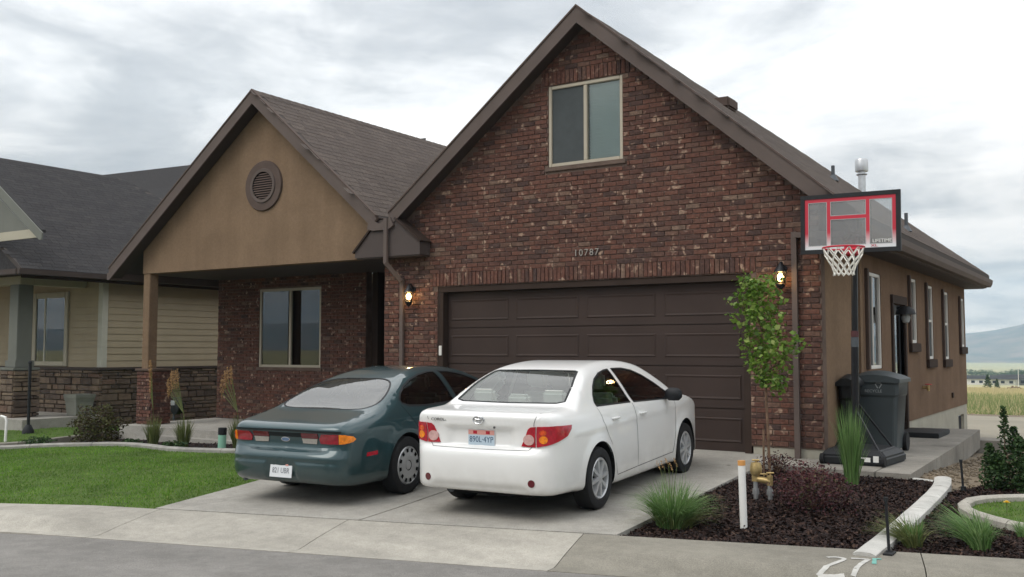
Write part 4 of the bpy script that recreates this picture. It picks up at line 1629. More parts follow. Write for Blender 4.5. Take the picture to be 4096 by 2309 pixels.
def roofs():
    T = .09
    ez = gz(EVX)
    B = (GA[0], .6, GA[1])
    Cc = (EVX, LEN + .5, ez)
    A = (GA[0], -OV, GA[1])
    D = (EVX, -OV, ez)
    # right plane of the garage roof
    r1 = slab([A, D, Cc, B], T, 'roof', 'deck', house)
    O = Vector(D)
    Vd = Vector((-1, 0, GR)).normalized()
    ln = (Vector(A) - O).length
    L = lambda p: ((Vector(p) - O).dot(Vector((0, 1, 0))), (Vector(p) - O).dot(Vd))
    shingles(house, D, (0, 1, 0), Vd, [L(D), L(Cc), L(B), L(A)], 'shingle', 'shingle_stuff', 110)
    # left plane down to the valley
    xl = .33
    r2 = slab([A, (GA[0], .62, GA[1]), (xl - .35, 6.0, gz(xl - .35)), (xl, .4, gz(xl)), (xl, -OV, gz(xl))], T, 'roof', 'deck', house)
    # porch planes
    xr = .02
    pA, pB = (PA[0], -OV, PA[1]), (PA[0], 6.4, PA[1])
    r3 = slab([pA, (xr, -OV, pz(xr)), (xr + .25, .4, pz(xr + .25)), (xr + .25, 6.4, pz(xr + .25)), pB], T, 'roof', 'deck', house)
    xe = -6.86
    r4 = slab([pA, pB, (xe, 6.4, pz(xe)), (xe, -OV, pz(xe))], T, 'roof', 'deck', house)
    O2 = Vector((xr, -OV, pz(xr)))
    Vd2 = Vector((-1, 0, PRp)).normalized()
    ln2 = (Vector(pA) - O2).length
    shingles(house, O2, (0, 1, 0), Vd2, [(0, 0), (6.6, 0), (6.6, ln2), (0, ln2)], 'shingle', 'shingle_stuff', 185)
    # back plane so nothing is open behind
    mb = MB()
    mb.add([B, Cc, (-6.6, LEN + .5, ez), (-2.9, 6.3, 5.6)], [(0, 1, 2, 3)])
    mb.build('roof', 'deck', house)
    # ridge caps
    n = 22
    cap = MB()
    for a, b in ((pA, pB),):
        k = int((Vector(b) - Vector(a)).length / .2)
        for i in range(k):
            y = a[1] + i * .2
            c = MB()
            z = a[2] + .018
            c.add([(a[0] - .13, y, z - .10), (a[0], y, z), (a[0] + .13, y, z - .11), (a[0] - .13, y + .27, z - .108), (a[0], y + .27, z - .008), (a[0] + .13, y + .27, z - .118)], [(0, 1, 4, 3), (1, 2, 5, 4)])
            c.build('ridge_cap', 'shingle', house)
    # rake fascias (boards .25 deep, below the shingles) and soffits
    def rake(x0, z0, x1, z1, y0, y1, d=.235, up=-.005, m='fascia', name='rake_board'):
        b = MB()
        b.prism([(x0, z0 + up - d), (x1, z1 + up - d), (x1, z1 + up), (x0, z0 + up)], y0, y1, axis='y')
        b.build(name, m, house)
    ya, yb_ = -OV - .03, -OV - .003
    rake(GA[0], GA[1], .30, gz(.30), ya, yb_)
    rake(GA[0] + .001, GA[1], EVX, ez, ya, yb_)
    rake(PA[0], PA[1], xe - .0, pz(xe), ya - .001, yb_)
    rake(PA[0] + .001, PA[1], .04, pz(.04), ya - .001, yb_)
    # drip edge strip on top of each rake board
    for (x0, z0, x1, z1) in ((GA[0], GA[1], .30, gz(.30)), (GA[0], GA[1], EVX, ez), (PA[0], PA[1], xe, pz(xe)), (PA[0], PA[1], .04, pz(.04))):
        rake(x0, z0, x1, z1, -OV - .045, -OV + .02, .03, .022, 'trim', 'drip_edge')
    # sloped soffits
    def soff(x0, z0, x1, z1):
        b = MB()
        b.prism([(x0, z0 - .20), (x1, z1 - .20), (x1, z1 - .17), (x0, z0 - .17)], -OV, -.003, axis='y')
        b.build('soffit', 'soffit', house)
    soff(GA[0], GA[1] + .0, .30, gz(.30)); soff(GA[0] + .002, GA[1], EVX - .02, gz(EVX - .02))
    soff(PA[0], PA[1], xe, pz(xe)); soff(PA[0] + .002, PA[1], .0, pz(.0))
    # side eave: fascia, gutter, soffit
    b = MB(); b.box(EVX - .10, EVX - .07, -OV, LEN + .45, ez - .28, ez - .095)
    b.build('fascia_board', 'fascia', house)
    b = MB()
    b.prism([(EVX - .068, ez - .26), (EVX + .03, ez - .26), (EVX + .065, ez - .19), (EVX + .075, ez - .11), (EVX + .06, ez - .11), (EVX + .045, ez - .18), (EVX + .018, ez - .245), (EVX - .068, ez - .245)], -OV - .02, LEN + .48, axis='y')
    b.build('gutter', 'fascia', house)
    b = MB(); b.box(W - .01, EVX - .101, -.20, LEN + .45, ez - .29, ez - .27)
    b.build('soffit', 'soffit', house)
    b = MB(); b.box(X2 - 1, EVX - .05, LEN + .40, LEN + .43, ez - .28, ez - .1); b.build('fascia_board', 'fascia', house)
    # soffit return box on the far corner
    b = MB(); b.box(X2 - 1, EVX - .1, LEN + .0, LEN + .398, ez - .289, ez - .275); b.build('soffit', 'soffit', house)
    # left porch eave gutter
    b = MB(); b.box(xe - .10, xe + .02, -OV, 6.3, pz(xe) - .22, pz(xe) - .09); b.build('gutter', 'fascia', house)
    # valley spout between the two gables
    b = MB()
    z = pz(.02) - .25
    b.prism([(-.12, z + .03), (.0, z), (.32, z), (.42, z + .06), (.36, z + .19), (.12, z + .10), (-.06, z + .21)], -OV - .06, -.10, axis='y')
    b.build('valley_gutter', 'fascia', house)
    # boxed eave return on the corner
    yf = -.27
    b = MB()
    b.prism([(-.40, 2.775), (.26, 2.775), (.26, 3.36), (.10, 3.36), (-.40, 2.86)], yf, -.004, axis='y')
    b.build('eave_return', 'return', house)
    b = MB()
    b.prism([(.29, 2.775), (.92, 2.775), (.92, 2.965), (.45, 3.32), (.29, 3.35)], yf + .006, -.016, axis='y')
    b.build('eave_return', 'return', house)
    for (p, q) in (((-.42, 2.85), (.12, 3.385)), ((.42, 3.355), (.94, 2.965))):
        b = MB()
        dx, dz = q[0] - p[0], q[1] - p[1]
        l = math.hypot(dx, dz); nx, nz = -dz / l * .03, dx / l * .03
        b.prism([p, q, (q[0] + nx, q[1] + nz), (p[0] + nx, p[1] + nz)], yf - .03, -.02, axis='y')
        b.build('return_flashing', 'trim_dark', house)
    b = MB(); b.box(-.38, .91, yf + .02, -.02, 2.755, 2.773); b.build('soffit', 'soffit', house)
    # downspouts
    b = MB()
    s = .035
    def pipe(pts, w=.066, d=.05):
        for a, c in zip(pts[:-1], pts[1:]):
            a, c = Vector(a), Vector(c)
            dr = c - a
            l = dr.length
            q = dr.to_track_quat('Z', 'X').to_matrix().to_4x4()
            if abs(dr.normalized().z) > .999:
                q = Matrix.Identity(4)
                lo, hi = min(a.z, c.z), max(a.z, c.z)
                b.box(a.x - w / 2, a.x + w / 2, a.y - d / 2, a.y + d / 2, lo, hi)
            else:
                b.box(-w / 2, w / 2, -d / 2, d / 2, -.02, l + .02, mtx=Matrix.Translation(a) @ q)
    pipe([(.275, -.305, 3.37), (.275, -.305, 2.66)])
    pipe([(.275, -.30, 2.66), (.40, -.10, 2.40)])
    pipe([(.40, -.05, 2.44), (.40, -.05, .02)])
    b.build('downspout', 'fascia', house)
    b = MB()
    pipe([(EVX - .15, -.24, ez - .25), (6.62, -.05, 2.72)])
    pipe([(6.62, -.05, 2.76), (6.62, -.05, -.03)])
    b.build('downspout', 'fascia', house)
    # low roof vent, vent pipes and the steel flue
    vx, vy = 4.95, 1.9
    n = Vector((GR, 0, 1)).normalized()
    b = MB(); b.box(vx - .22, vx + .22, vy - .2, vy + .2, gz(vx) - .14, gz(vx) + .03); b.build('roof_vent', 'trim', house, bevel=.03)


roofs()


def roof_extras():
    b = MB()
    b.lathe([(.075, 0), (.075, 1.2)], 18, mtx=Matrix.Translation((5.5, 8.4, 3.75)))
    b.lathe([(.09, 0), (.11, .015), (.11, .03), (.075, .04)], 18, mtx=Matrix.Translation((5.5, 8.4, 4.86)))
    f = b.build('flue_pipe', 'grey_metal', house, smooth=True)
    b = MB()
    b.lathe([(.125, 0), (.13, .02), (.13, .22), (.12, .25), (.001, .255)], 20, mtx=Matrix.Translation((5.5, 8.4, 4.94)))
    b.build('flue_cap', 'grey_metal', f, smooth=True)
    for (x, y, h) in ((6.18, 3.55, .22), (7.07, 4.5, .27)):
        b = MB()
        b.tube([(x, y, gz(x) - .05), (x, y, gz(x) + h)], .028, 10)
        b.lathe([(.09, -.03), (.035, .07)], 12, mtx=Matrix.Translation((x, y, gz(x))))
        b.build('vent_pipe', 'dull_metal', house, smooth=True)


roof_extras()


def lantern(x, z):
    t = Matrix.Translation((x, -.13, z))
    b = MB()
    b.lathe([(.05, -.012), (.05, 0)], 14, axis='y', mtx=Matrix.Translation((x, -.014, z + .12)))
    b.tube([(x, -.02, z + .13), (x, -.07, z + .2), (x, -.13, z + .19)], .012, 8)
    b.lathe([(.001, .20), (.02, .18), (.07, .10), (.085, .075), (.06, .07)], 12, mtx=t)
    b.lathe([(.001, -.16), (.02, -.14), (.055, -.095), (.06, -.075), (.05, -.07)], 12, mtx=t)
    for k in range(6):
        a = k * math.pi / 3 + .2
        c, s = math.cos(a), math.sin(a)
        b.tube([(x + .058 * c, -.13 + .058 * s, z - .08), (x + .072 * c, -.13 + .072 * s, z + .08)], .005, 5)
    o = b.build('wall_lantern', 'black_gloss', house, smooth=True)
    b = MB()
    b.lathe([(.001, -.045), (.03, -.03), (.04, .01), (.03, .04), (.014, .06)], 12, mtx=t)
    b.build('bulb', 'bulb', o, smooth=True)
    b = MB()
    b.lathe([(.052, -.075), (.066, .075)], 12, mtx=t, caps=False)
    b.build('lamp_glass', 'lamp_glass', o, smooth=True)
    li = bpy.data.lights.new('lantern_light', 'POINT')
    li.energy = 3.5
    li.color = (1, .68, .35)
    li.shadow_soft_size = .04
    lo = bpy.data.objects.new('lantern_light', li)
    COL.objects.link(lo)
    set_parent(lo, house)
    lo.location = (x, -.13 - .09, z)


lantern(.60, 2.13)
lantern(6.47, 2.19)
for k, ch in enumerate('10787'):
    text('house_number', ch, .135, Matrix.Translation((3.53 + k * .083, -.028, 2.665)) @ FRONT, 'digits', house, .012)

# ------------------------------------------------------------------ neighbouring house
nb = root('neighbour_house', (-12, 3, -.4), 'tan sided neighbouring house with stone base and dark hip roof', 'house')
NX = -9.5


def neighbour():
    fy, ry = 1.40, 8.5           # front wall, rear
    ez = 2.93
    ledge = .88
    mb = MB()
    mb.box(NX - .12, NX - .02, fy + .02, ry, -.5, ez)
    mb.box(-18, NX - .121, fy + .02, fy + .12, -.5, ez)
    mb.build('wall', 'siding', nb)
    # lap boards: side wall
    bme = None
    exp = .152
    n = int((ez - ledge) / exp)
    for k in range(n + 1):
        z = ledge + .03 + k * exp
        if z > ez - .1:
            break
        m = MB(); m.add([(NX - .019, fy + .12, z), (NX + .003, fy + .12, z), (NX - .014, fy + .12, z + exp + .02), (NX - .019, fy + .12, z + exp + .02),
                         (NX - .019, ry, z), (NX + .003, ry, z), (NX - .014, ry, z + exp + .02), (NX - .019, ry, z + exp + .02)],
                        [(0, 1, 2, 3), (7, 6, 5, 4), (1, 5, 6, 2), (0, 4, 5, 1), (2, 6, 7, 3)])
        m.build('siding_board', 'siding', nb)
        m = MB(); m.box(-16.5, NX - .14, fy - .0, fy + .019, z, z + exp - .006)
        m.build('siding_board', 'siding', nb)
    # corner boards
    m = MB(); m.box(NX - .13, NX + .034, fy - .03, fy + .115, ledge + .03, ez - .02); m.build('corner_board', 'siding_trim', nb, bevel=.006)
    # ledge
    m = MB(); m.box(NX - .01, NX + .085, fy - .10, ry, ledge - .03, ledge + .028); m.box(-18, NX - .012, fy - .10, fy - .004, ledge - .03, ledge + .028)
    m.build('stone_ledge', 'soffit', nb, bevel=.01)
    # window in the front wall, under the porch
    w = MB()
    a, b, c, d, t = -12.20, -10.78, .93, 2.66, .13
    y0, y1 = fy - .045, fy - .003
    w.box(a, a + t, y0, y1, c, d); w.box(b - t, b, y0, y1, c, d); w.box(a + t, b - t, y0, y1, c, c + t * .8); w.box(a + t, b - t, y0, y1, d - t, d)
    wf = w.build('window', 'cream', nb, bevel=.008)
    p = MB(); p.box(a + t, b - t, fy - .02, fy - .012, c + t * .8, d - t); p.build('pane', 'glass', wf)
    p = MB(); p.box(a + t, b - t, fy - .004, fy - .001, c + t * .8, d - t); p.build('window_back', 'room', wf)
    p = MB(); p.box(a + t + .33, a + t + .38, fy - .03, fy - .011, c + t * .8, d - t); p.build('mullion', 'siding_trim', wf)
    # stones on both walls
    stones = []
    def course_stones(u0, u1, z0, z1, f):
        z = z0
        while z < z1 - .05:
            h = min(random.choice((.07, .10, .13, .17)), z1 - z)
            if z1 - z - h < .05:
                h = z1 - z
            u = u0
            while u < u1:
                l = random.uniform(.16, .5)
                if u1 - u - l < .12:
                    l = u1 - u
                stones.append(f((u + u + l) / 2, z + h / 2) + (l - .014, h - .014))
                u += l
            z += h
    course_stones(fy - .02, 5.2, -.45, ledge - .035, lambda u, z: (NX + .03, u, z, 90))
    course_stones(-12.6, NX + .05, -.45, ledge - .035, lambda u, z: (u, fy - .06, z, 0))
    # porch pier of stone
    px, py = -10.28, -.05
    m = MB(); m.box(px - .26, px + .26, py - .26, py + .26, -.5, ledge - .02); m.build('stone_core', 'mortar', nb)
    course_stones(px - .30, px + .30, -.45, ledge - .02, lambda u, z: (u, py - .29, z, 0))
    course_stones(py - .30, py + .30, -.45, ledge - .02, lambda u, z: (px + .29, u, z, 90))
    order = sorted(range(len(stones)), key=lambda i: (Vector(stones[i][:3]) - CAM).length)
    each = set(order[:280])
    sm = MB()
    me = bpy.data.meshes.new('stone')
    q = MB()
    q.box(-.5, .5, -.02, .06, -.5, .5)
    bmm = bmesh.new()
    m0 = bpy.data.meshes.new('tmp'); m0.from_pydata(q.v, [], q.f)
    bmm.from_mesh(m0)
    # chamfer the front face
    for v in bmm.verts:
        if v.co.y < 0:
            v.co.x *= .93; v.co.z *= .86
    bmm.to_mesh(me); bmm.free()
    me.materials.append(M['stone'])
    for i, (x, y, z, ang, l, h) in enumerate(stones):
        mx = Matrix.Translation((x, y, z)) @ Matrix.Rotation(R(ang), 4, 'Z') @ Matrix.Translation((0, random.uniform(-.018, .012), 0)) @ Matrix.Rotation(random.uniform(-.02, .02), 4, 'Y') @ Matrix.Diagonal((l, 1, h, 1))
        if i in each:
            inst('stone', me, mx, nb)
        else:
            sm.add([mx @ v.co for v in me.vertices], [tuple(p.vertices) for p in me.polygons])
    if sm.v:
        sm.build('stones', 'stone_stuff', nb, kind='stuff')
    # column on the pier
    m = MB(); m.box(px - .30, px + .30, py - .30, py + .30, ledge - .015, ledge + .05); m.build('pier_cap', 'greytrim', nb, bevel=.012)
    m = MB(); m.box(px - .17, px + .17, py - .17, py + .17, ledge + .052, 2.72); c_ = m.build('porch_column', 'greytrim', nb, bevel=.01)
    m = MB(); m.box(px - .21, px + .21, py - .21, py + .21, ledge + .053, ledge + .2); m.build('column_base', 'greytrim', c_, bevel=.01)
    m = MB(); m.box(-18, px + .20, py - .15, py + .15, 2.722, ez - .03); m.box(px - .10, px + .20, py + .151, fy - .03, 2.722, ez - .03); m.build('porch_beam', 'cream', nb, bevel=.01)
    # porch floor slab
    m = MB(); m.box(-16, NX + .25, -.55, 1.3, -.6, -.14); m.build('porch_slab', 'concrete', nb, bevel=.01)
    m = MB(); m.box(-18, NX + .40, -.75, ry, ez - .02, ez + .0); m.build('soffit', 'soffit', nb)
    # roof A: eaves on the right side and at the front, ridge along Y
    ex, eyf = -9.05, -.78
    rx, rz, ry0, ry1 = -14.0, 6.18, -.78, 4.55
    rb = 4.5
    T = .1
    slabp = [(ex, eyf, ez + .05), (ex, ry + 1, ez + .05), (rx, ry1 + .2, rz), (rx, ry0, rz)]
    slab(slabp, T, 'roof', 'deck', nb)
    Vd = (Vector((rx, 0, rz)) - Vector((ex, 0, ez + .05))).normalized()
    ln = (Vector((rx, 0, rz)) - Vector((ex, 0, ez + .05))).length
    shingles(nb, (ex, eyf, ez + .05), (0, 1, 0), Vd, [(0, 0), (ry + 1 - eyf, 0), (ry1 + .2 - eyf, ln), (0, ln)], 'shingle2', 'shingle2_stuff', 290)
    # left half, unseen from the street side but closed
    slab([(rx, ry0, rz), (rx, ry1 + .2, rz), (-19, ry + 1, ez), (-19, eyf, ez)], T, 'roof', 'deck', nb)
    slab([(ex, ry + 1, ez + .05), (-19, ry + 1, ez), (rx, ry1 + .2, rz)], T, 'roof', 'deck', nb)
    # gutters
    g = MB(); g.box(ex - .02, ex + .10, eyf - .10, ry + 1, ez - .08, ez + .04); g.box(-19, ex - .021, eyf - .11, eyf + .01, ez - .08, ez + .04)
    g.build('gutter', 'soffit', nb, bevel=.012)
    f = MB(); f.box(ex - .06, ex - .022, eyf + .02, ry + 1, ez - .14, ez - .001); f.build('fascia_board', 'trim_dark', nb)
    # small front gable over the porch
    gy = -.90
    ax_, az = -11.6, 5.86
    ex2, ez2 = -8.14, 3.50
    g = MB(); g.prism([(-19, ez + .01), (ex - .14, ez + .01), (rx, rz - .13)], eyf + .03, eyf + .07, axis='y'); g.build('gable_wall', 'shingle2_stuff', nb)
    g = MB(); g.prism([(-14.4, 3.60), (ex2 - .35, 3.60), (ax_, az - .25)], gy + .04, gy + .08, axis='y'); g.build('gable_panel', 'greytrim', nb)
    g = MB(); g.prism([(ex2, ez2), (ex2 + .02, ez2 + .14), (ax_, az + .12), (ax_, az - .10), (ex2 - .08, ez2)], gy - .03, gy, axis='y'); g.build('rake_board', 'greytrim', nb)
    g = MB(); g.box(-14.4, ex2 - .22, gy + .005, gy + .038, ez2 + .06, ez2 + .24); g.build('gable_band', 'cream', nb)
    slab([(ax_, gy, az + .13), (ex2 - .06, gy, ez2 + .21), (ex2 - .06, -.80, ez2 + .21), (ax_, -.76, az + .13)], .06, 'roof', 'shingle2_stuff', nb)
    # rear wing, ridge across
    slab([(-26, 8.0, 3.6), (-8.0, 8.0, 3.6), (-8.6, 12, 8.0), (-26, 12.0, 8.5)], .1, 'roof', 'shingle2_stuff', nb)
    m = MB(); m.box(-24, -9.2, 9.0, 13, -.6, 3.6); m.build('rear_wing', 'siding', nb)


neighbour()


# ------------------------------------------------------------------ cars
def catmull(P, n=5, closed=True):
    P = np.asarray(P, float)
    m = len(P)
    out = []
    for i in range(m):
        a, b, c, d = P[(i - 1) % m], P[i], P[(i + 1) % m], P[(i + 2) % m]
        for k in range(n):
            t = k / n
            out.append(.5 * ((2 * b) + (c - a) * t + (2 * a - 5 * b + 4 * c - d) * t * t + (3 * b - a - 3 * c + d) * t ** 3))
    return np.array(out)


def sdf(Q, P):
    d = seg_dist(Q, P)
    return np.where(pip(Q, P), -d, d)


def smax(a, b, k):
    h = np.maximum(k - np.abs(a - b), 0) / k
    return np.maximum(a, b) + h * h * k * .25


class CarBody:
    """Closed body surface found by ray marching the rounded intersection of profile, plan and section."""

    def __init__(s, prof, plan, sec, L, z0, ya, yb, k1=.07, k2=.10, nth=176, nside=118, ncap=44):
        s.L = L
        P1 = catmull(prof, 4)
        half = np.asarray(plan, float)            # (y, w)
        pl = np.concatenate([half, half[::-1] * [1, -1]])
        P2 = catmull(pl, 3)
        sz = np.asarray(sec, float)
        # smooth section curve
        zz = np.linspace(sz[0, 0], sz[-1, 0], 200)
        ww = np.interp(zz, sz[:, 0], sz[:, 1])
        ker = np.ones(13) / 13
        ww = np.convolve(np.pad(ww, 6, 'edge'), ker, 'valid')

        def f(X):
            y, z, x = X[:, 1], X[:, 2], np.abs(X[:, 0])
            d1 = sdf(np.stack([y, z], 1), P1)
            d2 = sdf(np.stack([y, X[:, 0]], 1), P2)
            d3 = (x - np.interp(z, zz, ww)) * .92
            return smax(smax(d2, d3, k2), d1, k1)
        s.f = f
        nh = nth // 2
        th = np.linspace(0, np.pi, nh + 1)
        rows = []
        for q in np.linspace(90, 0, ncap + 1)[:-1]:
            rows.append((ya, R(q), -1))
        for y in np.linspace(ya, yb, nside):
            rows.append((y, 0, 0))
        for q in np.linspace(0, 90, ncap + 1)[1:]:
            rows.append((yb, R(q), 1))
        O = np.zeros((len(rows), nh + 1, 3)); D = np.zeros_like(O)
        for i, (y, q, sg) in enumerate(rows):
            O[i, :, 1] = y; O[i, :, 2] = z0
            D[i, :, 0] = np.sin(th) * np.cos(q)
            D[i, :, 2] = np.cos(th) * np.cos(q)
            D[i, :, 1] = sg * np.sin(q)
        O = O.reshape(-1, 3); D = D.reshape(-1, 3)
        lo = np.zeros(len(O)); hi = np.full(len(O), 2.2)
        for _ in range(17):
            md = (lo + hi) / 2
            ins = f(O + D * md[:, None]) < 0
            lo = np.where(ins, md, lo); hi = np.where(ins, hi, md)
        V = (O + D * ((lo + hi) / 2)[:, None]).reshape(len(rows), nh + 1, 3)
        V[:, 0, 0] = 0; V[:, -1, 0] = 0
        full = np.concatenate([V, V[:, 1:-1][:, ::-1] * [-1, 1, 1]], 1)      # ring of 2*nh
        nr, nc = full.shape[:2]
        V = full.reshape(-1, 3)
        i, j = np.meshgrid(np.arange(nr - 1), np.arange(nc), indexing='ij')
        a, b = i * nc + j, i * nc + (j + 1) % nc
        c, d = (i + 1) * nc + (j + 1) % nc, (i + 1) * nc + j
        F = np.stack([a, d, c, b], -1).reshape(-1, 4)
        s.V, s.F = V, F
        s.label = np.zeros(len(F), int)
        s.snapped = np.zeros(len(V), bool)
        s.normals()

    def normals(s):
        V, F = s.V, s.F
        n = np.cross(V[F[:, 2]] - V[F[:, 0]], V[F[:, 3]] - V[F[:, 1]])
        N_ = np.zeros_like(V)
        for k in range(4):
            np.add.at(N_, F[:, k], n)
        N_ /= np.maximum(np.linalg.norm(N_, axis=1), 1e-12)[:, None]
        c = V.mean(0)
        if ((V - c) * N_).sum() < 0:
            N_ = -N_
            s.F = F[:, ::-1].copy()
        s.Nv = N_
        fn = np.cross(V[s.F[:, 2]] - V[s.F[:, 0]], V[s.F[:, 3]] - V[s.F[:, 1]])
        s.Nf = fn / np.maximum(np.linalg.norm(fn, axis=1), 1e-12)[:, None]

    def bvh(s):
        s.tree = BVHTree.FromPolygons([tuple(v) for v in s.V], [tuple(f) for f in s.F])

    def cut(s, basis, poly, lab, facing=.12, only=(0,)):
        """assign faces whose centre lies in the polygon (in basis e1,e2) and snap the border to it."""
        e1, e2, e3 = (np.asarray(e, float) for e in basis)
        P = np.asarray(poly, float)
        Q = np.stack([s.V @ e1, s.V @ e2], 1)
        C = Q[s.F].mean(1)
        face = (s.Nf @ e3) > facing
        ins = pip(C, P) & face & np.isin(s.label, only)
        s.label[ins] = lab
        va = np.zeros(len(s.V), bool); vb = np.zeros(len(s.V), bool)
        va[s.F[ins].ravel()] = True
        vb[s.F[~ins & np.isin(s.label, only)].ravel()] = True
        m = va & vb & ~s.snapped
        idx = np.where(m)[0]
        if len(idx):
            d, bp = seg_dist(Q[idx], P, nearest=True)
            near = d < .045
            idx, bp = idx[near], bp[near]
            dl = bp - Q[idx]
            n1, n2, n3 = s.Nv[idx] @ e1, s.Nv[idx] @ e2, s.Nv[idx] @ e3
            d3 = np.clip(-(n1 * dl[:, 0] + n2 * dl[:, 1]) / np.maximum(n3, .25), -.05, .05)
            s.V[idx] += dl[:, :1] * e1 + dl[:, 1:] * e2 + d3[:, None] * e3
            s.snapped[idx] = True

    def part(s, lab, name, m, parent, off=0.0, mi=None):
        sel = s.label == lab
        F = s.F[sel]
        if not len(F):
            return None
        u, inv = np.unique(F.ravel(), return_inverse=True)
        V = s.V[u] + s.Nv[u] * off
        return np_mesh(name, V, inv.reshape(-1, 4), m, parent, mi=None if mi is None else mi[sel], smooth=True, local=True)


def ray_pt(cb, basis, u, v):
    e1, e2, e3 = (Vector(e) for e in basis)
    o = e1 * u + e2 * v + e3 * 12
    h = cb.tree.ray_cast(o, -e3, 30)
    return h[0], h[1]


def patch(cb, basis, poly, name, m, parent, off=.006, skirt=.012, grid=.02):
    """surface-following plate cut to a polygon, with a rim."""
    P = np.asarray(poly, float)
    n = len(P)
    # densify the outline
    out = []
    for i in range(n):
        a, b = P[i], P[(i + 1) % n]
        k = max(1, int(np.hypot(*(b - a)) / grid))
        for q in range(k):
            out.append(a + (b - a) * q / k)
    out = np.array(out)
    lo, hi = out.min(0), out.max(0)
    gx, gy = np.meshgrid(np.arange(lo[0] + grid / 2, hi[0], grid), np.arange(lo[1] + grid / 2, hi[1], grid))
    Q = np.stack([gx.ravel(), gy.ravel()], 1)
    Q = Q[pip(Q, out) & (seg_dist(Q, out) > grid * .4)] if len(Q) else Q
    pts = [Vector(p) for p in out] + [Vector(p) for p in Q]
    no = len(out)
    vo, eo, fo, *_ = delaunay_2d_cdt(pts, [(i, (i + 1) % no) for i in range(no)], [list(range(no))], 1, 1e-6)
    e3 = Vector(basis[2])
    top, low = [], []
    last = None
    for p in vo:
        h, nn = ray_pt(cb, basis, p.x, p.y)
        if h is None:
            h, nn = (last if last else (Vector(basis[0]) * p.x + Vector(basis[1]) * p.y, e3))
        if nn.dot(e3) < 0:
            nn = -nn
        last = (h, nn)
        top.append(h + nn * off)
        low.append(h - nn * skirt)
    mb = MB()
    nv = len(top)
    fs = [tuple(f) for f in fo]
    vs = top + low[:no]
    fs += [(i, (i + 1) % no, nv + (i + 1) % no, nv + i) for i in range(no)]
    mb.add(vs, fs)
    o = mb.build(name, m, parent, local=True)
    o.data.polygons.foreach_set('use_smooth', [True] * len(o.data.polygons))
    try:
        o.data.set_sharp_from_angle(angle=R(45))
    except Exception:
        pass
    return o


def seam(cb, basis, line, name, m, parent, w=.008, off=.002, closed=False):
    P = np.asarray(line, float)
    out = []
    n = len(P)
    for i in range(n if closed else n - 1):
        a, b = P[i], P[(i + 1) % n]
        k = max(1, int(np.hypot(*(b - a)) / .025))
        for q in range(k):
            out.append(a + (b - a) * q / k)
    out.append(P[0] if closed else P[-1])
    pts = []
    for p in out:
        h, nn = ray_pt(cb, basis, p[0], p[1])
        if h is not None:
            if nn.dot(Vector(basis[2])) < 0:
                nn = -nn
            pts.append((h, nn))
    vs, fs = [], []
    for i, (h, nn) in enumerate(pts):
        t = (pts[min(len(pts) - 1, i + 1)][0] - pts[max(0, i - 1)][0])
        if t.length < 1e-6:
            t = Vector((0, 0, 1))
        q = t.normalized().cross(nn).normalized() * w / 2
        vs += [h + nn * off + q, h + nn * off - q]
    fs = [(2 * i, 2 * i + 1, 2 * i + 3, 2 * i + 2) for i in range(len(pts) - 1)]
    mb = MB(); mb.add(vs, fs)
    return mb.build(name, m, parent, local=True, smooth=True)


def ell(cx, cy, a, b, n=20, rot=0):
    c, s_ = math.cos(rot), math.sin(rot)
    out = []
    for k in range(n):
        t = 2 * math.pi * k / n
        x, y = a * math.cos(t), b * math.sin(t)
        out.append((cx + x * c - y * s_, cy + x * s_ + y * c))
    return out


SIDE_R = ((0, 1, 0), (0, 0, 1), (1, 0, 0))
SIDE_L = ((0, 1, 0), (0, 0, 1), (-1, 0, 0))
REAR = ((1, 0, 0), (0, 0, 1), (0, -1, 0))


def slope_basis(deg):
    """view from behind and above: e3 tilted up by deg."""
    c, s_ = math.cos(R(deg)), math.sin(R(deg))
    return ((1, 0, 0), (0, s_, c), (0, -c, s_))


def corner_basis(side, deg):
    a = R(deg)
    # outward direction: from rear swung to the side
    e3 = (side * math.sin(a), -math.cos(a), 0)
    e1 = (math.cos(a), side * math.sin(a), 0)
    return (e1, (0, 0, 1), e3)


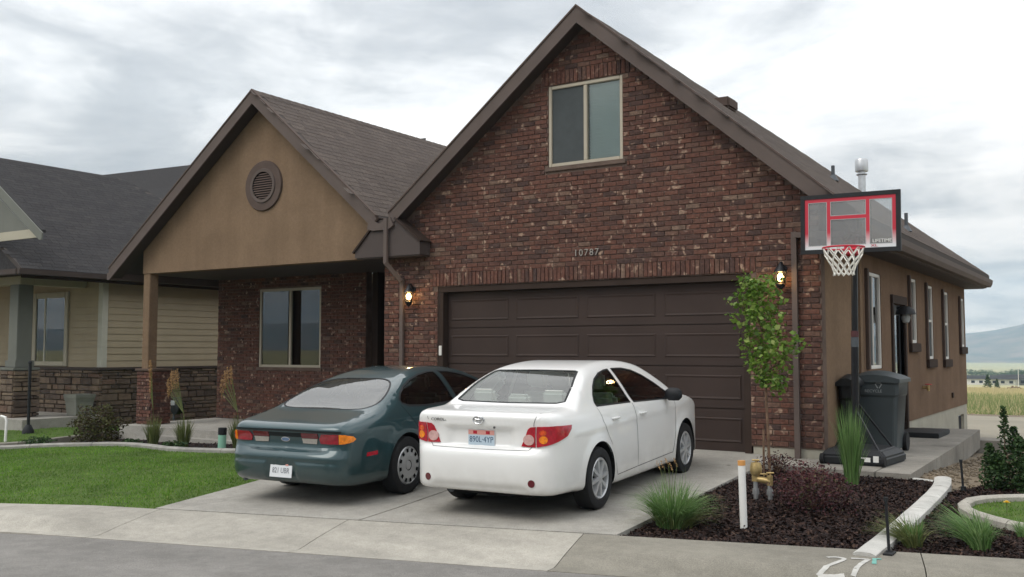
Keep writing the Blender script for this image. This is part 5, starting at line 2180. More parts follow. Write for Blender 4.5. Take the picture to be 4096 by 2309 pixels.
def wheel(parent, x, y, r, width, spokes, style, side):
    mb = MB()
    w = width / 2
    rr = r * .66
    prof = [(rr, -w * .75), (rr + .012, -w * .95), (r * .86, -w), (r * .965, -w * .86), (r, -w * .62), (r, w * .62), (r * .965, w * .86), (r * .86, w), (rr + .012, w * .95), (rr, w * .75)]
    mx = Matrix.Translation((x, y, r))
    mb.lathe(prof, 40, axis='x', mtx=mx, caps=False)
    t = mb.build('wheel', 'rubber', parent, local=True, smooth=True)
    c = MB()
    s = side
    mx2 = mx @ Matrix.Diagonal((s, 1, 1, 1))
    c.lathe([(rr + .004, w * .80), (rr - .008, w * .92), (rr - .022, w * .84), (rr - .03, w * .45)], 40, axis='x', mtx=mx2, caps=False)
    c.lathe([(rr - .028, w * .45), (.001, w * .42)], 30, 1, axis='x', mtx=mx2, caps=False)
    c.lathe([(.058, w * .60), (.05, w * .90), (.001, w * .95)], 20, 0, axis='x', mtx=mx2, caps=False)
    for k in range(spokes):
        a = 2 * math.pi * k / spokes + .15
        m3 = mx2 @ Matrix.Rotation(a, 4, 'X')
        if style == 'spoke':
            vs = [(w * .45, .045, -.018), (w * .45, .045, .018), (w * .92, .045, .013), (w * .92, .045, -.013),
                  (w * .45, rr - .012, -.026), (w * .45, rr - .012, .026), (w * .86, rr - .012, .019), (w * .86, rr - .012, -.019)]
            c.add([m3 @ Vector(v) for v in vs], [(0, 1, 2, 3), (7, 6, 5, 4), (0, 3, 7, 4), (1, 5, 6, 2), (3, 2, 6, 7), (0, 4, 5, 1)])
    if style == 'disc':
        c.lathe([(rr - .02, w * .86), (rr * .55, w * .98), (.06, w * .92)], 40, 0, axis='x', mtx=mx2, caps=False)
        for k in range(spokes):
            a = 2 * math.pi * k / spokes + .15
            m3 = mx2 @ Matrix.Rotation(a, 4, 'X') @ Matrix.Translation((w * .93, rr * .80, 0))
            c.add([m3 @ Vector(v) for v in ((.004, -.022, -.018), (.004, .022, -.024), (.004, .022, .024), (.004, -.022, .018))], [(0, 1, 2, 3)], 1)
    cov = c.build('wheel_cover', ['alloy', 'alloy_dark'], t, local=True, smooth=True)
    return t


def round_box(mb, x0, x1, y0, y1, z0, z1, mtx=None):
    mb.box(x0, x1, y0, y1, z0, z1, 0, mtx)


def seat(parent, x, y, z, m, w=.5, head=True):
    """front seat with head restraint."""
    b = MB(); b.box(x - w / 2, x + w / 2, y - .08, y + .48, z, z + .16)
    s = b.build('seat', m, parent, local=True, bevel=.05, smooth=True)
    b = MB(); b.box(-w / 2, w / 2, -.07, .06, 0, .60, mtx=Matrix.Translation((x, y - .05, z + .10)) @ Matrix.Rotation(R(14), 4, 'X'))
    b.build('seat_back', m, s, local=True, bevel=.05, smooth=True)
    if head:
        b = MB(); b.box(-.13, .13, -.05, .05, 0, .19, mtx=Matrix.Translation((x, y - .23, z + .73)) @ Matrix.Rotation(R(10), 4, 'X'))
        b.build('head_restraint', m, s, local=True, bevel=.035, smooth=True)


def arch_liner(parent, wy, zc, r, x0, x1, sd):
    b = MB()
    n = 22
    an = [R(-12) + (math.pi + R(24)) * i / n for i in range(n + 1)]
    vs = []
    for a in an:
        y, z = wy + r * math.cos(a), zc + r * math.sin(a)
        vs += [(sd * x0, y, z), (sd * x1, y, z)]
    fs = [(2 * i, 2 * i + 1, 2 * i + 3, 2 * i + 2) for i in range(n)]
    vs.append((sd * x0, wy, zc))
    fs += [(2 * i, 2 * i + 2, len(vs) - 1) for i in range(n)]
    b.add(vs, fs)
    b.build('wheel_arch_liner', 'car_under', parent, local=True, smooth=True)


def build_white_car():
    root_o = root('white_sedan', (5.247, -4.068, -.1385), 'white four door sedan parked on the right half of the driveway', 'car',
                  rot=(.030, 0, R(3.66)), scale=.893)
    L = 4.54
    RA = 1.02                                     # rear axle from the rear bumper
    ox = Vector((0, -RA, 0))
    prof = [(.12, .262), (.035, .30), (.005, .38), (-.005, .50), (.005, .61), (.03, .665), (.075, .697), (.088, .72), (.092, .82), (.078, .92), (.062, .985), (.085, 1.025), (.18, 1.042),
            (.45, 1.052), (.60, 1.068), (.72, 1.125), (1.0, 1.275), (1.25, 1.375), (1.45, 1.425), (1.75, 1.457), (2.05, 1.465), (2.4, 1.452), (2.68, 1.415), (2.9, 1.345),
            (3.25, 1.175), (3.48, 1.045), (3.62, 1.005), (3.95, .945), (4.25, .855), (4.42, .745), (4.52, .60), (4.54, .47), (4.52, .33), (4.44, .23), (4.2, .185), (2.3, .18), (1.2, .19), (.5, .25)]
    plan = [(-.0, .0), (.0, .35), (.025, .56), (.09, .71), (.22, .80), (.45, .85), (.8, .875), (1.3, .88), (2.2, .88), (3.0, .88), (3.5, .875), (3.9, .85), (4.2, .79), (4.4, .66), (4.5, .45), (4.54, .0)]
    sec = [(.0, .80), (.2, .835), (.35, .865), (.55, .88), (.72, .88), (.86, .862), (.95, .838), (1.00, .80), (1.05, .765), (1.2, .690), (1.35, .602), (1.42, .545), (1.5, .47)]
    cb = CarBody(prof, plan, sec, L, .66, .72, 3.72, k1=.075, k2=.09)
    V = cb.V
    x, y, z = V[:, 0].copy(), V[:, 1].copy(), V[:, 2].copy()
    # wheel arch lips
    for wy in (RA, RA + 2.6):
        r = np.hypot(y - wy, z - .325)
        V[:, 0] += np.sign(x) * .016 * np.exp(-((r - .37) / .06) ** 2) * (np.abs(x) > .5) * (z < .8)
    # plate recess in the boot lid and a lip above it
    sx = lambda v, a, b: np.clip((v - a) / (b - a), 0, 1)
    rec = np.clip((.40 - np.abs(x) - .12 * (z - .72)) / .06, 0, 1) * sx(z, .69, .72) * (1 - sx(z, .872, .894))
    V[:, 1] += .030 * rec * (y < .3)
    V[:, 1] -= .012 * np.exp(-((z - .91) / .022) ** 2) * (np.abs(x) < .48) * (y < .3) * np.clip((.48 - np.abs(x)) / .1, 0, 1)
    # sunken band under the bumper
    V[:, 1] += .02 * np.exp(-((z - .315) / .03) ** 2) * np.clip((.56 - np.abs(x)) / .06, 0, 1) * (y < .4)
    # shoulder crease
    V[:, 0] += np.sign(x) * .007 * np.exp(-((z - .845 - .02 * (y - 2)) / .028) ** 2) * (y > .5) * (y < 3.9) * (np.abs(x) > .6)
    # shift so the rear axle is at the origin
    cb.V = V - np.array([0, RA, 0])
    cb.normals()
    cb.bvh()
    T = lambda P: [(a - RA, b) for a, b in P]
    # openings
    RW = [(1.125, 1.035), (1.12, 1.075), (1.165, 1.145), (1.26, 1.225), (1.39, 1.295), (1.57, 1.348), (1.75, 1.372), (1.87, 1.378), (2.0, 1.012)]
    FW = [(2.085, 1.008), (1.96, 1.380), (2.25, 1.372), (2.48, 1.338), (2.70, 1.272), (2.95, 1.165), (3.20, 1.04), (3.26, .965)]
    lab = 1
    for bs in (SIDE_R, SIDE_L):
        cb.cut(bs, T(RW), lab); cb.cut(bs, T(FW), lab + 1)
        lab += 2
    sb = slope_basis(32)
    # rear window in slope view coordinates: v = y*sin+z*cos
    sv = lambda yy, zz: (yy - RA) * sb[1][1] + zz * sb[1][2]
    v0, v1 = sv(.66, 1.092), sv(1.285, 1.388)
    rwin = [(-.63, v0 + .03), (-.55, v0), (0, v0 - .012), (.55, v0), (.63, v0 + .03), (.585, v0 + (v1 - v0) * .5), (.50, v1 - .02), (.46, v1), (0, v1 + .012), (-.46, v1), (-.50, v1 - .02), (-.585, v0 + (v1 - v0) * .5)]
    cb.cut(sb, rwin, 5)
    fb = ((1, 0, 0), (0, -math.sin(R(30)), math.cos(R(30))), (0, math.cos(R(30)), math.sin(R(30))))
    fv = lambda yy, zz: (yy - RA) * fb[1][1] + zz * fb[1][2]
    a0, a1 = fv(3.42, 1.08), fv(2.78, 1.388)
    cb.cut(fb, [(-.66, a0), (.66, a0), (.56, a0 + (a1 - a0) * .6), (.50, a1), (-.50, a1), (-.56, a0 + (a1 - a0) * .6)], 6)
    # wheel arches
    for wy in (0, 2.6):
        for bs in (SIDE_R, SIDE_L):
            cb.cut(bs, ell(wy, .325, .365, .365, 48), 7, facing=.03)
    # doors and boot lid as parts
    RD = [(1.335, .62), (1.26, .72), (1.15, .88), (1.10, 1.02), (1.10, 1.08), (1.15, 1.16), (1.30, 1.255), (1.56, 1.37), (1.88, 1.40), (2.02, 1.01), (2.065, .30), (1.50, .285), (1.42, .40)]
    FD = [(2.065, .30), (2.02, 1.01), (1.90, 1.405), (2.3, 1.395), (2.55, 1.345), (3.0, 1.165), (3.29, 1.01), (3.30, .90), (3.27, .60), (3.18, .32)]
    cb.cut(SIDE_R, T(RD), 10, only=(0,)); cb.cut(SIDE_R, T(FD), 11, only=(0,))
    cb.cut(SIDE_L, T(RD), 12, only=(0,)); cb.cut(SIDE_L, T(FD), 13, only=(0,))
    LID = [(-.54, .685), (0, .680), (.54, .685), (.60, .73), (.60, .93), (.66, 1.0), (.69, 1.2), (-.69, 1.2), (-.66, 1.0), (-.60, .93), (-.60, .70)]
    yc = cb.V[cb.F].mean(1)[:, 1]
    cb.cut(REAR, LID, 14, facing=.04, only=(0,))
    cb.label[(cb.label == 14) & (yc > .60 - RA)] = 0
    zc = cb.V[cb.F].mean(1)[:, 2]
    cb.label[(cb.label == 0) & (yc < .62 - RA) & (zc < .695 + .08 * np.clip((yc + RA - .1) / .4, 0, 1))] = 15
    mi = ((cb.Nf[:, 2] < -.8) & (zc < .30) & (cb.label != 15)).astype(int)
    P = ['paint_white', 'car_under']
    body = cb.part(0, 'body', P, root_o, mi=mi)
    for l in (10, 12):
        d = cb.part(l, 'rear_door', P, root_o, mi=mi)
    for l in (11, 13):
        d = cb.part(l, 'front_door', P, root_o, mi=mi)
    lid = cb.part(14, 'boot_lid', P, root_o, mi=mi)
    bmp = cb.part(15, 'rear_bumper', P, root_o, mi=mi)
    for l in (1, 2, 3, 4):
        cb.part(l, 'side_window', 'cglass', root_o, off=-.006)
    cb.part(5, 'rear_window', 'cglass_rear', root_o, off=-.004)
    cb.part(6, 'windscreen', 'cglass', root_o, off=-.004)
    # black surrounds and panel gaps
    for bs in (SIDE_R, SIDE_L):
        seam(cb, bs, T(RW), 'window_seal', 'black', root_o, w=.018, closed=True)
        seam(cb, bs, T(FW), 'window_seal', 'black', root_o, w=.018, closed=True)
        seam(cb, bs, T([(1.5, .285), (2.065, .30), (2.025, 1.0)]), 'door_gap', 'gap', root_o)
        seam(cb, bs, T([(1.42, .42), (1.5, .285)]), 'door_gap', 'gap', root_o)
        seam(cb, bs, T([(1.11, 1.02), (1.15, .88), (1.26, .72), (1.335, .62)]), 'door_gap', 'gap', root_o, w=.006)
        seam(cb, bs, T([(2.065, .30), (3.18, .32), (3.27, .60), (3.30, .97)]), 'door_gap', 'gap', root_o)
    seam(cb, sb, rwin, 'window_seal', 'black', root_o, w=.022, closed=True)
    seam(cb, REAR, [(-.62, 1.03), (-.60, .95)], 'lid_gap', 'gap', root_o, w=.006)
    seam(cb, REAR, [(.64, 1.04), (.605, .95), (.60, .92)], 'lid_gap', 'gap', root_o, w=.006)
    seam(cb, REAR, [(-.60, .75), (-.54, .688), (0, .682), (.54, .688), (.60, .75)], 'lid_gap', 'gap', root_o, w=.006)
    # tail lights
    for sd in (1, -1):
        bs = corner_basis(sd, 42)
        c, s_ = math.cos(R(42)), math.sin(R(42))
        U = lambda xx, yy: sd * (c * xx + s_ * (yy - RA))
        inner_b, inner_t = U(.46, .09), U(.535, .085)
        split = U(.615, .098)
        tip = U(.845, .40)
        tl = [(inner_b, .725), (U(.50, .09), .80), (inner_t, .890), (U(.56, .087), .912), (split - sd * .006, .918), (split - sd * .006, .722)]
        ql = [(split + sd * .004, .722), (split + sd * .004, .919), (U(.75, .2), .922), (tip, .912), (tip - sd * .006, .875), (U(.82, .34), .815), (U(.77, .24), .775), (U(.70, .15), .742)]
        if sd < 0:
            tl, ql = tl[::-1], ql[::-1]
        t1 = patch(cb, bs, tl, 'tail_light', 'lens_red', root_o, off=.010)
        t2 = patch(cb, bs, ql, 'tail_light', 'lens_red', root_o, off=.012)
        patch(cb, bs, ell(U(.545, .09), .790, .044, .052, 20), 'reverse_lens', 'lens_clear', t1, off=.016, skirt=.0)
        patch(cb, bs, ell(U(.675, .125), .795, .036, .038, 18), 'indicator_lens', 'lens_amber', t2, off=.017, skirt=.0)
        patch(cb, bs, ell(U(.672, .122), .862, .030, .026, 18), 'indicator_lens', 'lens_orange', t2, off=.017, skirt=.0)
        patch(cb, REAR, ell(sd * .585, .385, .034, .036, 18), 'reflector', 'lens_dark', root_o, off=.006)
    # licence plate
    pz = .787
    h, nn = ray_pt(cb, REAR, 0, pz)
    py = h.y - .012
    b = MB(); b.box(-.152, .152, py, py + .008, pz - .078, pz + .078)
    pl = b.build('licence_plate', 'plate', root_o, local=True)
    b = MB(); b.box(-.148, .148, py - .002, py - .0005, pz + .028, pz + .074); b.build('plate_band', 'plate_red', pl, local=True)
    b = MB(); b.box(-.148, .148, py - .002, py - .0005, pz - .074, pz + .026); b.build('plate_field', 'plate_blue', pl, local=True)
    text('plate_number', '890L\u00b74YP', .082, Matrix.Translation((0, py - .003, pz - .020)) @ FRONT, 'plate_text', pl, .001, sx=.86, local=True)
    for q in (-.07, .075):
        b = MB(); b.box(q - .022, q + .022, py - .0035, py - .0021, pz + .036, pz + .066); b.build('plate_mark', 'lens_red', pl, local=True)
    # emblem: three overlapping ovals
    h, nn = ray_pt(cb, REAR, 0, .965)
    ey = h.y - .008
    for (a, bb, cz) in ((.060, .040, 0), (.019, .038, .0), (.042, .015, .018)):
        b = MB()
        pts = [(a * math.cos(t), ey, .965 + cz + bb * math.sin(t)) for t in np.linspace(0, 2 * math.pi, 25)]
        b.tube(pts, .0055, 6, caps=False)
        b.build('emblem', 'chrome', root_o, local=True, smooth=True)
    h, nn = ray_pt(cb, REAR, -.46, .955)
    text('badge_lettering', 'COROLLA', .040, Matrix.Translation((-.45, h.y - .006, .955)) @ FRONT @ Matrix.Rotation(R(7), 4, 'Y'), 'gap', root_o, .004, sx=1.1, local=True)
    b = MB(); h, nn = ray_pt(cb, REAR, .17, .895)
    b.lathe([(.012, -.006), (.012, .0), (.001, -.007)], 10, axis='y', mtx=Matrix.Translation((.17, h.y - .002, .895))); b.build('boot_lock', 'gap', root_o, local=True)
    # handles
    for bs, sd in ((SIDE_R, 1), (SIDE_L, -1)):
        for (yy, zz) in ((1.46, .885), (2.22, .875)):
            h, nn = ray_pt(cb, bs, yy - RA, zz)
            b = MB(); b.tube([(h.x - sd * .004, h.y - .085, zz), (h.x + sd * .026, h.y - .06, zz + .002), (h.x + sd * .026, h.y + .06, zz + .002), (h.x - sd * .004, h.y + .085, zz)], .012, 8)
            b.build('door_handle', 'paint_white', root_o, local=True, smooth=True)
        b = MB()
        mx = Matrix.Translation((sd * .93, 3.02 - RA, 1.03)) @ Matrix.Diagonal((1.1, .62, .78, 1))
        b.lathe([(.001, -.10), (.06, -.095), (.095, -.05), (.10, .0), (.09, .06), (.05, .095), (.001, .10)], 16, mtx=mx)
        b.box(sd * .93 - .12 * (sd > 0) - .0, sd * .93 + .12 * (sd < 0), 3.0 - RA, 3.06 - RA, .975, 1.005)
        b.build('wing_mirror', 'black', root_o, local=True, smooth=True)
        b = MB()
        b.box(sd * .62, sd * .76, 3.53 - RA, 3.56 - RA, .7, .8); b.build('head_light', 'lens_white', root_o, local=True)
    # wheels, liners, underside, interior
    for wy in (0, 2.6):
        for sd in (1, -1):
            wheel(root_o, sd * .765, wy, .315, .205, 8, 'spoke', sd)
            arch_liner(root_o, wy, .325, .37, .46, .85, sd)
    b = MB(); b.box(-.80, .80, .42, 2.2, .205, .24); b.box(-.44, .44, -.75, 3.2, .207, .26)
    b.build('floor_pan', 'car_under', root_o, local=True)
    b = MB(); b.tube([(-.45, -.78, .235), (-.45, -.3, .26)], .03, 10); b.build('exhaust', 'dull_metal', root_o, local=True)
    b = MB()
    b.box(-.77, .77, -.10, 2.35, .28, .32)
    b.box(-.74, .74, 2.12, 2.30, .55, .98)           # dashboard
    b.build('cabin_floor', 'interior', root_o, local=True)
    b = MB(); b.box(-.72, .72, -.42, -.02, .97, 1.0); b.build('parcel_shelf', 'seat_grey', root_o, local=True)
    for sx_ in (.36, -.36):
        seat(root_o, sx_, 1.22, .42, 'seat_grey')
    b = MB(); b.box(-.66, .66, .15, .62, .42, .56); b.box(-.66, .66, -.06, .06, 0, .55, mtx=Matrix.Translation((0, .10, .52)) @ Matrix.Rotation(R(20), 4, 'X'))
    rs = b.build('rear_seat', 'seat_grey', root_o, local=True, bevel=.04, smooth=True)
    for q in (-.42, 0, .42):
        b = MB(); b.box(-.13, .13, -.045, .045, 0, .18 if q else .13, mtx=Matrix.Translation((q, -.10, 1.03)) @ Matrix.Rotation(R(14), 4, 'X'))
        b.build('head_restraint', 'seat_grey', rs, local=True, bevel=.03, smooth=True)
    b = MB(); pts = [(.36 + .18 * math.cos(t), 2.02 + .06 * math.sin(t), .93 + .17 * math.sin(t)) for t in np.linspace(0, 2 * math.pi, 21)]
    b.tube([(p[0] - .72, p[1], p[2]) for p in pts], .014, 6, caps=False); b.build('steering_wheel', 'interior', root_o, local=True)


def build_green_car():
    root_o = root('green_sedan', (3.124, -4.252, -.145), 'dark green rounded sedan parked on the left half of the driveway', 'car',
                  rot=(.030, 0, R(4.9)), scale=.885)
    L, RA = 5.02, 1.18
    prof = [(.24, .215), (.09, .26), (.02, .34), (-.005, .44), (.0, .515), (.03, .565), (.09, .59), (.125, .615), (.135, .68), (.12, .75), (.10, .80), (.125, .845), (.22, .88),
            (.5, .930), (.72, .975), (.92, 1.05), (1.2, 1.17), (1.5, 1.275), (1.8, 1.35), (2.1, 1.39), (2.4, 1.40), (2.75, 1.375), (3.05, 1.305), (3.4, 1.165), (3.72, 1.01), (3.95, .94),
            (4.3, .875), (4.65, .775), (4.87, .66), (5.0, .52), (5.02, .42), (4.98, .30), (4.85, .22), (4.5, .19), (2.5, .185), (.7, .19)]
    plan = [(-.0, .0), (.005, .38), (.04, .60), (.12, .745), (.26, .83), (.5, .885), (.9, .92), (1.5, .927), (2.5, .927), (3.4, .927), (3.9, .915), (4.3, .87), (4.65, .78), (4.88, .62), (4.98, .40), (5.02, .0)]
    sec = [(.0, .84), (.2, .87), (.35, .905), (.5, .925), (.62, .925), (.76, .90), (.86, .86), (.94, .815), (1.0, .775), (1.15, .69), (1.28, .60), (1.36, .52), (1.42, .42), (1.5, .3)]
    cb = CarBody(prof, plan, sec, L, .60, .85, 4.1, k1=.13, k2=.16)
    V = cb.V
    x, y, z = V[:, 0].copy(), V[:, 1].copy(), V[:, 2].copy()
    for wy in (RA, RA + 2.755):
        r = np.hypot(y - wy, z - .33)
        V[:, 0] += np.sign(x) * .020 * np.exp(-((r - .385) / .07) ** 2) * (np.abs(x) > .5) * (z < .8)
    # bumper groove, lip over the lamps
    V[:, 1] += .014 * np.exp(-((z - .475) / .016) ** 2) * (y < .5) * np.clip((.80 - np.abs(x)) / .1, 0, 1)
    # recess for the plate in the bumper
    rec = np.clip((.22 - np.abs(x)) / .03, 0, 1) * np.clip((z - .285) / .02, 0, 1) * np.clip((.465 - z) / .02, 0, 1)
    V[:, 1] += .025 * rec * (y < .3)
    cb.V = V - np.array([0, RA, 0])
    cb.normals()
    cb.bvh()
    T = lambda P: [(a - RA, b) for a, b in P]
    RWp = [(1.36, .985), (1.245, 1.02), (1.235, 1.065), (1.30, 1.125), (1.45, 1.20), (1.65, 1.265), (1.9, 1.315), (2.15, 1.338), (2.28, 1.338), (2.36, .965), (1.7, .962)]
    FWp = [(2.45, .96), (2.38, 1.337), (2.6, 1.325), (2.85, 1.28), (3.1, 1.20), (3.35, 1.085), (3.55, .985), (3.3, .955)]
    lab = 1
    for bs in (SIDE_R, SIDE_L):
        cb.cut(bs, T(RWp), lab); cb.cut(bs, T(FWp), lab + 1)
        lab += 2
    sb = slope_basis(52)
    sv = lambda yy, zz: (yy - RA) * sb[1][1] + zz * sb[1][2]
    v0, v1 = sv(.74, .985), sv(1.52, 1.285)
    dv = v1 - v0
    rwin = catmull([(-.66, v0 + dv * .26), (-.60, v0 + dv * .07), (-.42, v0), (0, v0 - .012), (.42, v0), (.60, v0 + dv * .07), (.66, v0 + dv * .26), (.60, v0 + dv * .60), (.48, v0 + dv * .87), (.30, v1), (0, v1 + .01), (-.30, v1), (-.48, v0 + dv * .87), (-.60, v0 + dv * .60)], 3).tolist()
    cb.cut(sb, rwin, 5)
    fb = ((1, 0, 0), (0, -math.sin(R(30)), math.cos(R(30))), (0, math.cos(R(30)), math.sin(R(30))))
    fv = lambda yy, zz: (yy - RA) * fb[1][1] + zz * fb[1][2]
    a0, a1 = fv(3.66, 1.04), fv(2.95, 1.335)
    cb.cut(fb, [(-.66, a0), (.66, a0), (.58, a0 + (a1 - a0) * .6), (.46, a1), (-.46, a1), (-.58, a0 + (a1 - a0) * .6)], 6)
    for wy in (0, 2.755):
        for bs in (SIDE_R, SIDE_L):
            cb.cut(bs, ell(wy, .33, .37, .37, 48), 7, facing=.03)
    RD = [(1.62, .50), (1.50, .62), (1.38, .78), (1.22, .95), (1.19, 1.05), (1.27, 1.15), (1.6, 1.285), (2.1, 1.365), (2.33, 1.365), (2.40, .95), (2.41, .30), (1.72, .285), (1.66, .4)]
    FD = [(2.41, .30), (2.40, .95), (2.34, 1.365), (2.65, 1.35), (3.1, 1.235), (3.45, 1.07), (3.64, .96), (3.66, .8), (3.60, .45), (3.52, .31)]
    for l, bs, pp in ((10, SIDE_R, RD), (11, SIDE_R, FD), (12, SIDE_L, RD), (13, SIDE_L, FD)):
        cb.cut(bs, T(pp), l, only=(0,))
    LID = [(-.60, .625), (.60, .625), (.72, .70), (.72, 1.2), (-.72, 1.2), (-.72, .70)]
    cb.cut(REAR, LID, 14, facing=.04, only=(0,))
    cen = cb.V[cb.F].mean(1)
    cb.label[(cb.label == 14) & (cen[:, 1] > .72 - RA)] = 0
    cb.label[(cb.label == 0) & (cen[:, 1] < .80 - RA) & (cen[:, 2] < .60)] = 15
    mi = ((cb.Nf[:, 2] < -.8) & (cen[:, 2] < .30) & (cb.label != 15)).astype(int)
    P = ['paint_green', 'car_under']
    cb.part(0, 'body', P, root_o, mi=mi)
    for l in (10, 12):
        cb.part(l, 'rear_door', P, root_o, mi=mi)
    for l in (11, 13):
        cb.part(l, 'front_door', P, root_o, mi=mi)
    cb.part(14, 'boot_lid', P, root_o, mi=mi)
    cb.part(15, 'rear_bumper', P, root_o, mi=mi)
    for l in (1, 2, 3, 4):
        cb.part(l, 'side_window', 'cglass_dark', root_o, off=-.006)
    cb.part(5, 'rear_window', 'cglass_sheen', root_o, off=-.003)
    cb.part(6, 'windscreen', 'cglass_dark', root_o, off=-.004)
    for bs in (SIDE_R, SIDE_L):
        for q in (RWp, FWp):
            seam(cb, bs, T(q), 'window_seal', 'black', root_o, w=.026, closed=True)
        seam(cb, bs, T([(1.66, .42), (1.72, .285), (2.41, .30), (2.40, .95)]), 'door_gap', 'gap_dark', root_o)
        seam(cb, bs, T([(1.21, 1.0), (1.38, .78), (1.50, .62), (1.62, .50)]), 'door_gap', 'gap_dark', root_o)
        seam(cb, bs, T([(2.41, .30), (3.52, .31), (3.60, .45), (3.66, .8), (3.64, .96)]), 'door_gap', 'gap_dark', root_o)
    seam(cb, sb, rwin, 'window_seal', 'black', root_o, w=.02, closed=True)
    # dark lip above the lamps and the lamp band
    band = [(-.70, .665), (-.62, .640), (.62, .640), (.70, .665), (.715, .72), (.70, .775), (.62, .79), (-.62, .79), (-.70, .775), (-.715, .72)]
    seam(cb, REAR, [(-.74, .795), (0, .802), (.74, .795)], 'lid_lip', 'gap_dark', root_o, w=.022, off=.006)
    for sd in (1, -1):
        bs = corner_basis(sd, 26)
        c, s_ = math.cos(R(26)), math.sin(R(26))
        U = lambda xx, yy: sd * (c * xx + s_ * (yy - RA))
        f = lambda pts: pts if sd > 0 else pts[::-1]
        red = [(U(.50, .13), .655), (U(.50, .13), .785), (U(.66, .155), .785), (U(.66, .155), .655)]
        t = patch(cb, bs, f([(U(.49, .13), .668)] + [(U(.47, .13), .72), (U(.50, .13), .770), (U(.70, .166), .773), (U(.70, .166), .667)]), 'tail_light', 'lens_deep', root_o, off=.010)
        amb = [(U(.705, .168), .668), (U(.705, .168), .772), (U(.76, .19), .768), (U(.815, .25), .748), (U(.83, .28), .718), (U(.815, .25), .690), (U(.76, .19), .671)]
        a = patch(cb, bs, f(amb), 'indicator_lens', 'lens_amber', t, off=.012)
        patch(cb, bs, f([(U(.735, .178), .682), (U(.735, .178), .758), (U(.79, .22), .745), (U(.80, .23), .71), (U(.79, .22), .68)]), 'indicator_core', 'lens_orange' if sd < 0 else 'lens_amber', a, off=.020, skirt=0)
        # inner lamp on the boot lid: red above, white below
        p1 = patch(cb, REAR, f([(sd * .23, .722), (sd * .23, .775), (sd * .455, .778), (sd * .455, .722)]), 'lid_light', 'lens_dark', root_o, off=.008)
        patch(cb, REAR, f([(sd * .245, .665), (sd * .235, .718), (sd * .445, .718), (sd * .43, .662)]), 'reverse_lens', 'lens_white', p1, off=.008)
        # side marker in the bumper
        patch(cb, SIDE_R if sd > 0 else SIDE_L, [(.44 - RA, .515), (.62 - RA, .518), (.62 - RA, .562), (.45 - RA, .556)], 'side_marker', 'lens_red', root_o, off=.006)
    patch(cb, REAR, [(-.225, .73), (-.225, .775), (.225, .775), (.225, .73)], 'lid_trim', 'gap_dark', root_o, off=.004)
    e = patch(cb, REAR, ell(0, .70, .062, .027, 24), 'emblem', 'chrome', root_o, off=.006)
    patch(cb, REAR, ell(0, .70, .053, .020, 24), 'emblem_field', 'blue_badge', e, off=.009, skirt=0)
    # plate
    h, nn = ray_pt(cb, REAR, 0, .375)
    py, pz = h.y - .010, .375
    tilt = Matrix.Translation((0, py, pz)) @ Matrix.Rotation(R(-9), 4, 'X')
    b = MB(); b.box(-.152, .152, -.004, .004, -.078, .078, mtx=tilt)
    pl = b.build('licence_plate', 'plate', root_o, local=True)
    text('plate_number', '821 UBR', .082, tilt @ Matrix.Translation((0, -.006, -.008)) @ FRONT, 'plate_grey', pl, .001, sx=.80, local=True)
    b = MB(); b.box(.06, .10, -.007, -.005, .045, .068, mtx=tilt); b.build('plate_mark', 'plate_red', pl, local=True)
    for bs, sd in ((SIDE_R, 1), (SIDE_L, -1)):
        for (yy, zz) in ((1.66, .80), (2.62, .80)):
            h, nn = ray_pt(cb, bs, yy - RA, zz)
            b = MB(); b.tube([(h.x - sd * .004, h.y - .085, zz), (h.x + sd * .022, h.y - .06, zz), (h.x + sd * .022, h.y + .06, zz), (h.x - sd * .004, h.y + .085, zz)], .013, 8)
            b.build('door_handle', 'paint_green', root_o, local=True, smooth=True)
        b = MB()
        b.lathe([(.001, -.10), (.06, -.095), (.095, -.05), (.10, .0), (.09, .06), (.05, .095), (.001, .10)], 16, mtx=Matrix.Translation((sd * .98, 3.35 - RA, .98)) @ Matrix.Diagonal((1.1, .6, .7, 1)))
        b.build('wing_mirror', 'paint_green', root_o, local=True, smooth=True)
    for wy in (0, 2.755):
        for sd in (1, -1):
            wheel(root_o, sd * .80, wy, .325, .21, 12, 'disc', sd)
            arch_liner(root_o, wy, .33, .375, .46, .89, sd)
    b = MB(); b.box(-.82, .82, .43, 2.3, .205, .24); b.box(-.46, .46, -.85, 3.4, .207, .27); b.build('floor_pan', 'car_under', root_o, local=True)
    b = MB(); b.tube([(-.62, -1.02, .235), (-.62, -.5, .27)], .03, 10); b.build('exhaust', 'dull_metal', root_o, local=True)
    b = MB(); b.box(-.8, .8, .1, 2.5, .28, .32); b.box(-.70, .70, -.30, .24, .90, .925); b.box(-.76, .76, 2.25, 2.42, .5, .93); b.build('cabin_floor', 'interior', root_o, local=True)
    for q in (.37, -.37):
        seat(root_o, q, 1.30, .38, 'seat_dark')
    b = MB(); b.box(-.66, .66, .30, .75, .38, .52); b.box(-.66, .66, -.06, .06, 0, .50, mtx=Matrix.Translation((0, .25, .48)) @ Matrix.Rotation(R(20), 4, 'X'))
    b.build('rear_seat', 'seat_dark', root_o, local=True, bevel=.04, smooth=True)


build_white_car()
build_green_car()


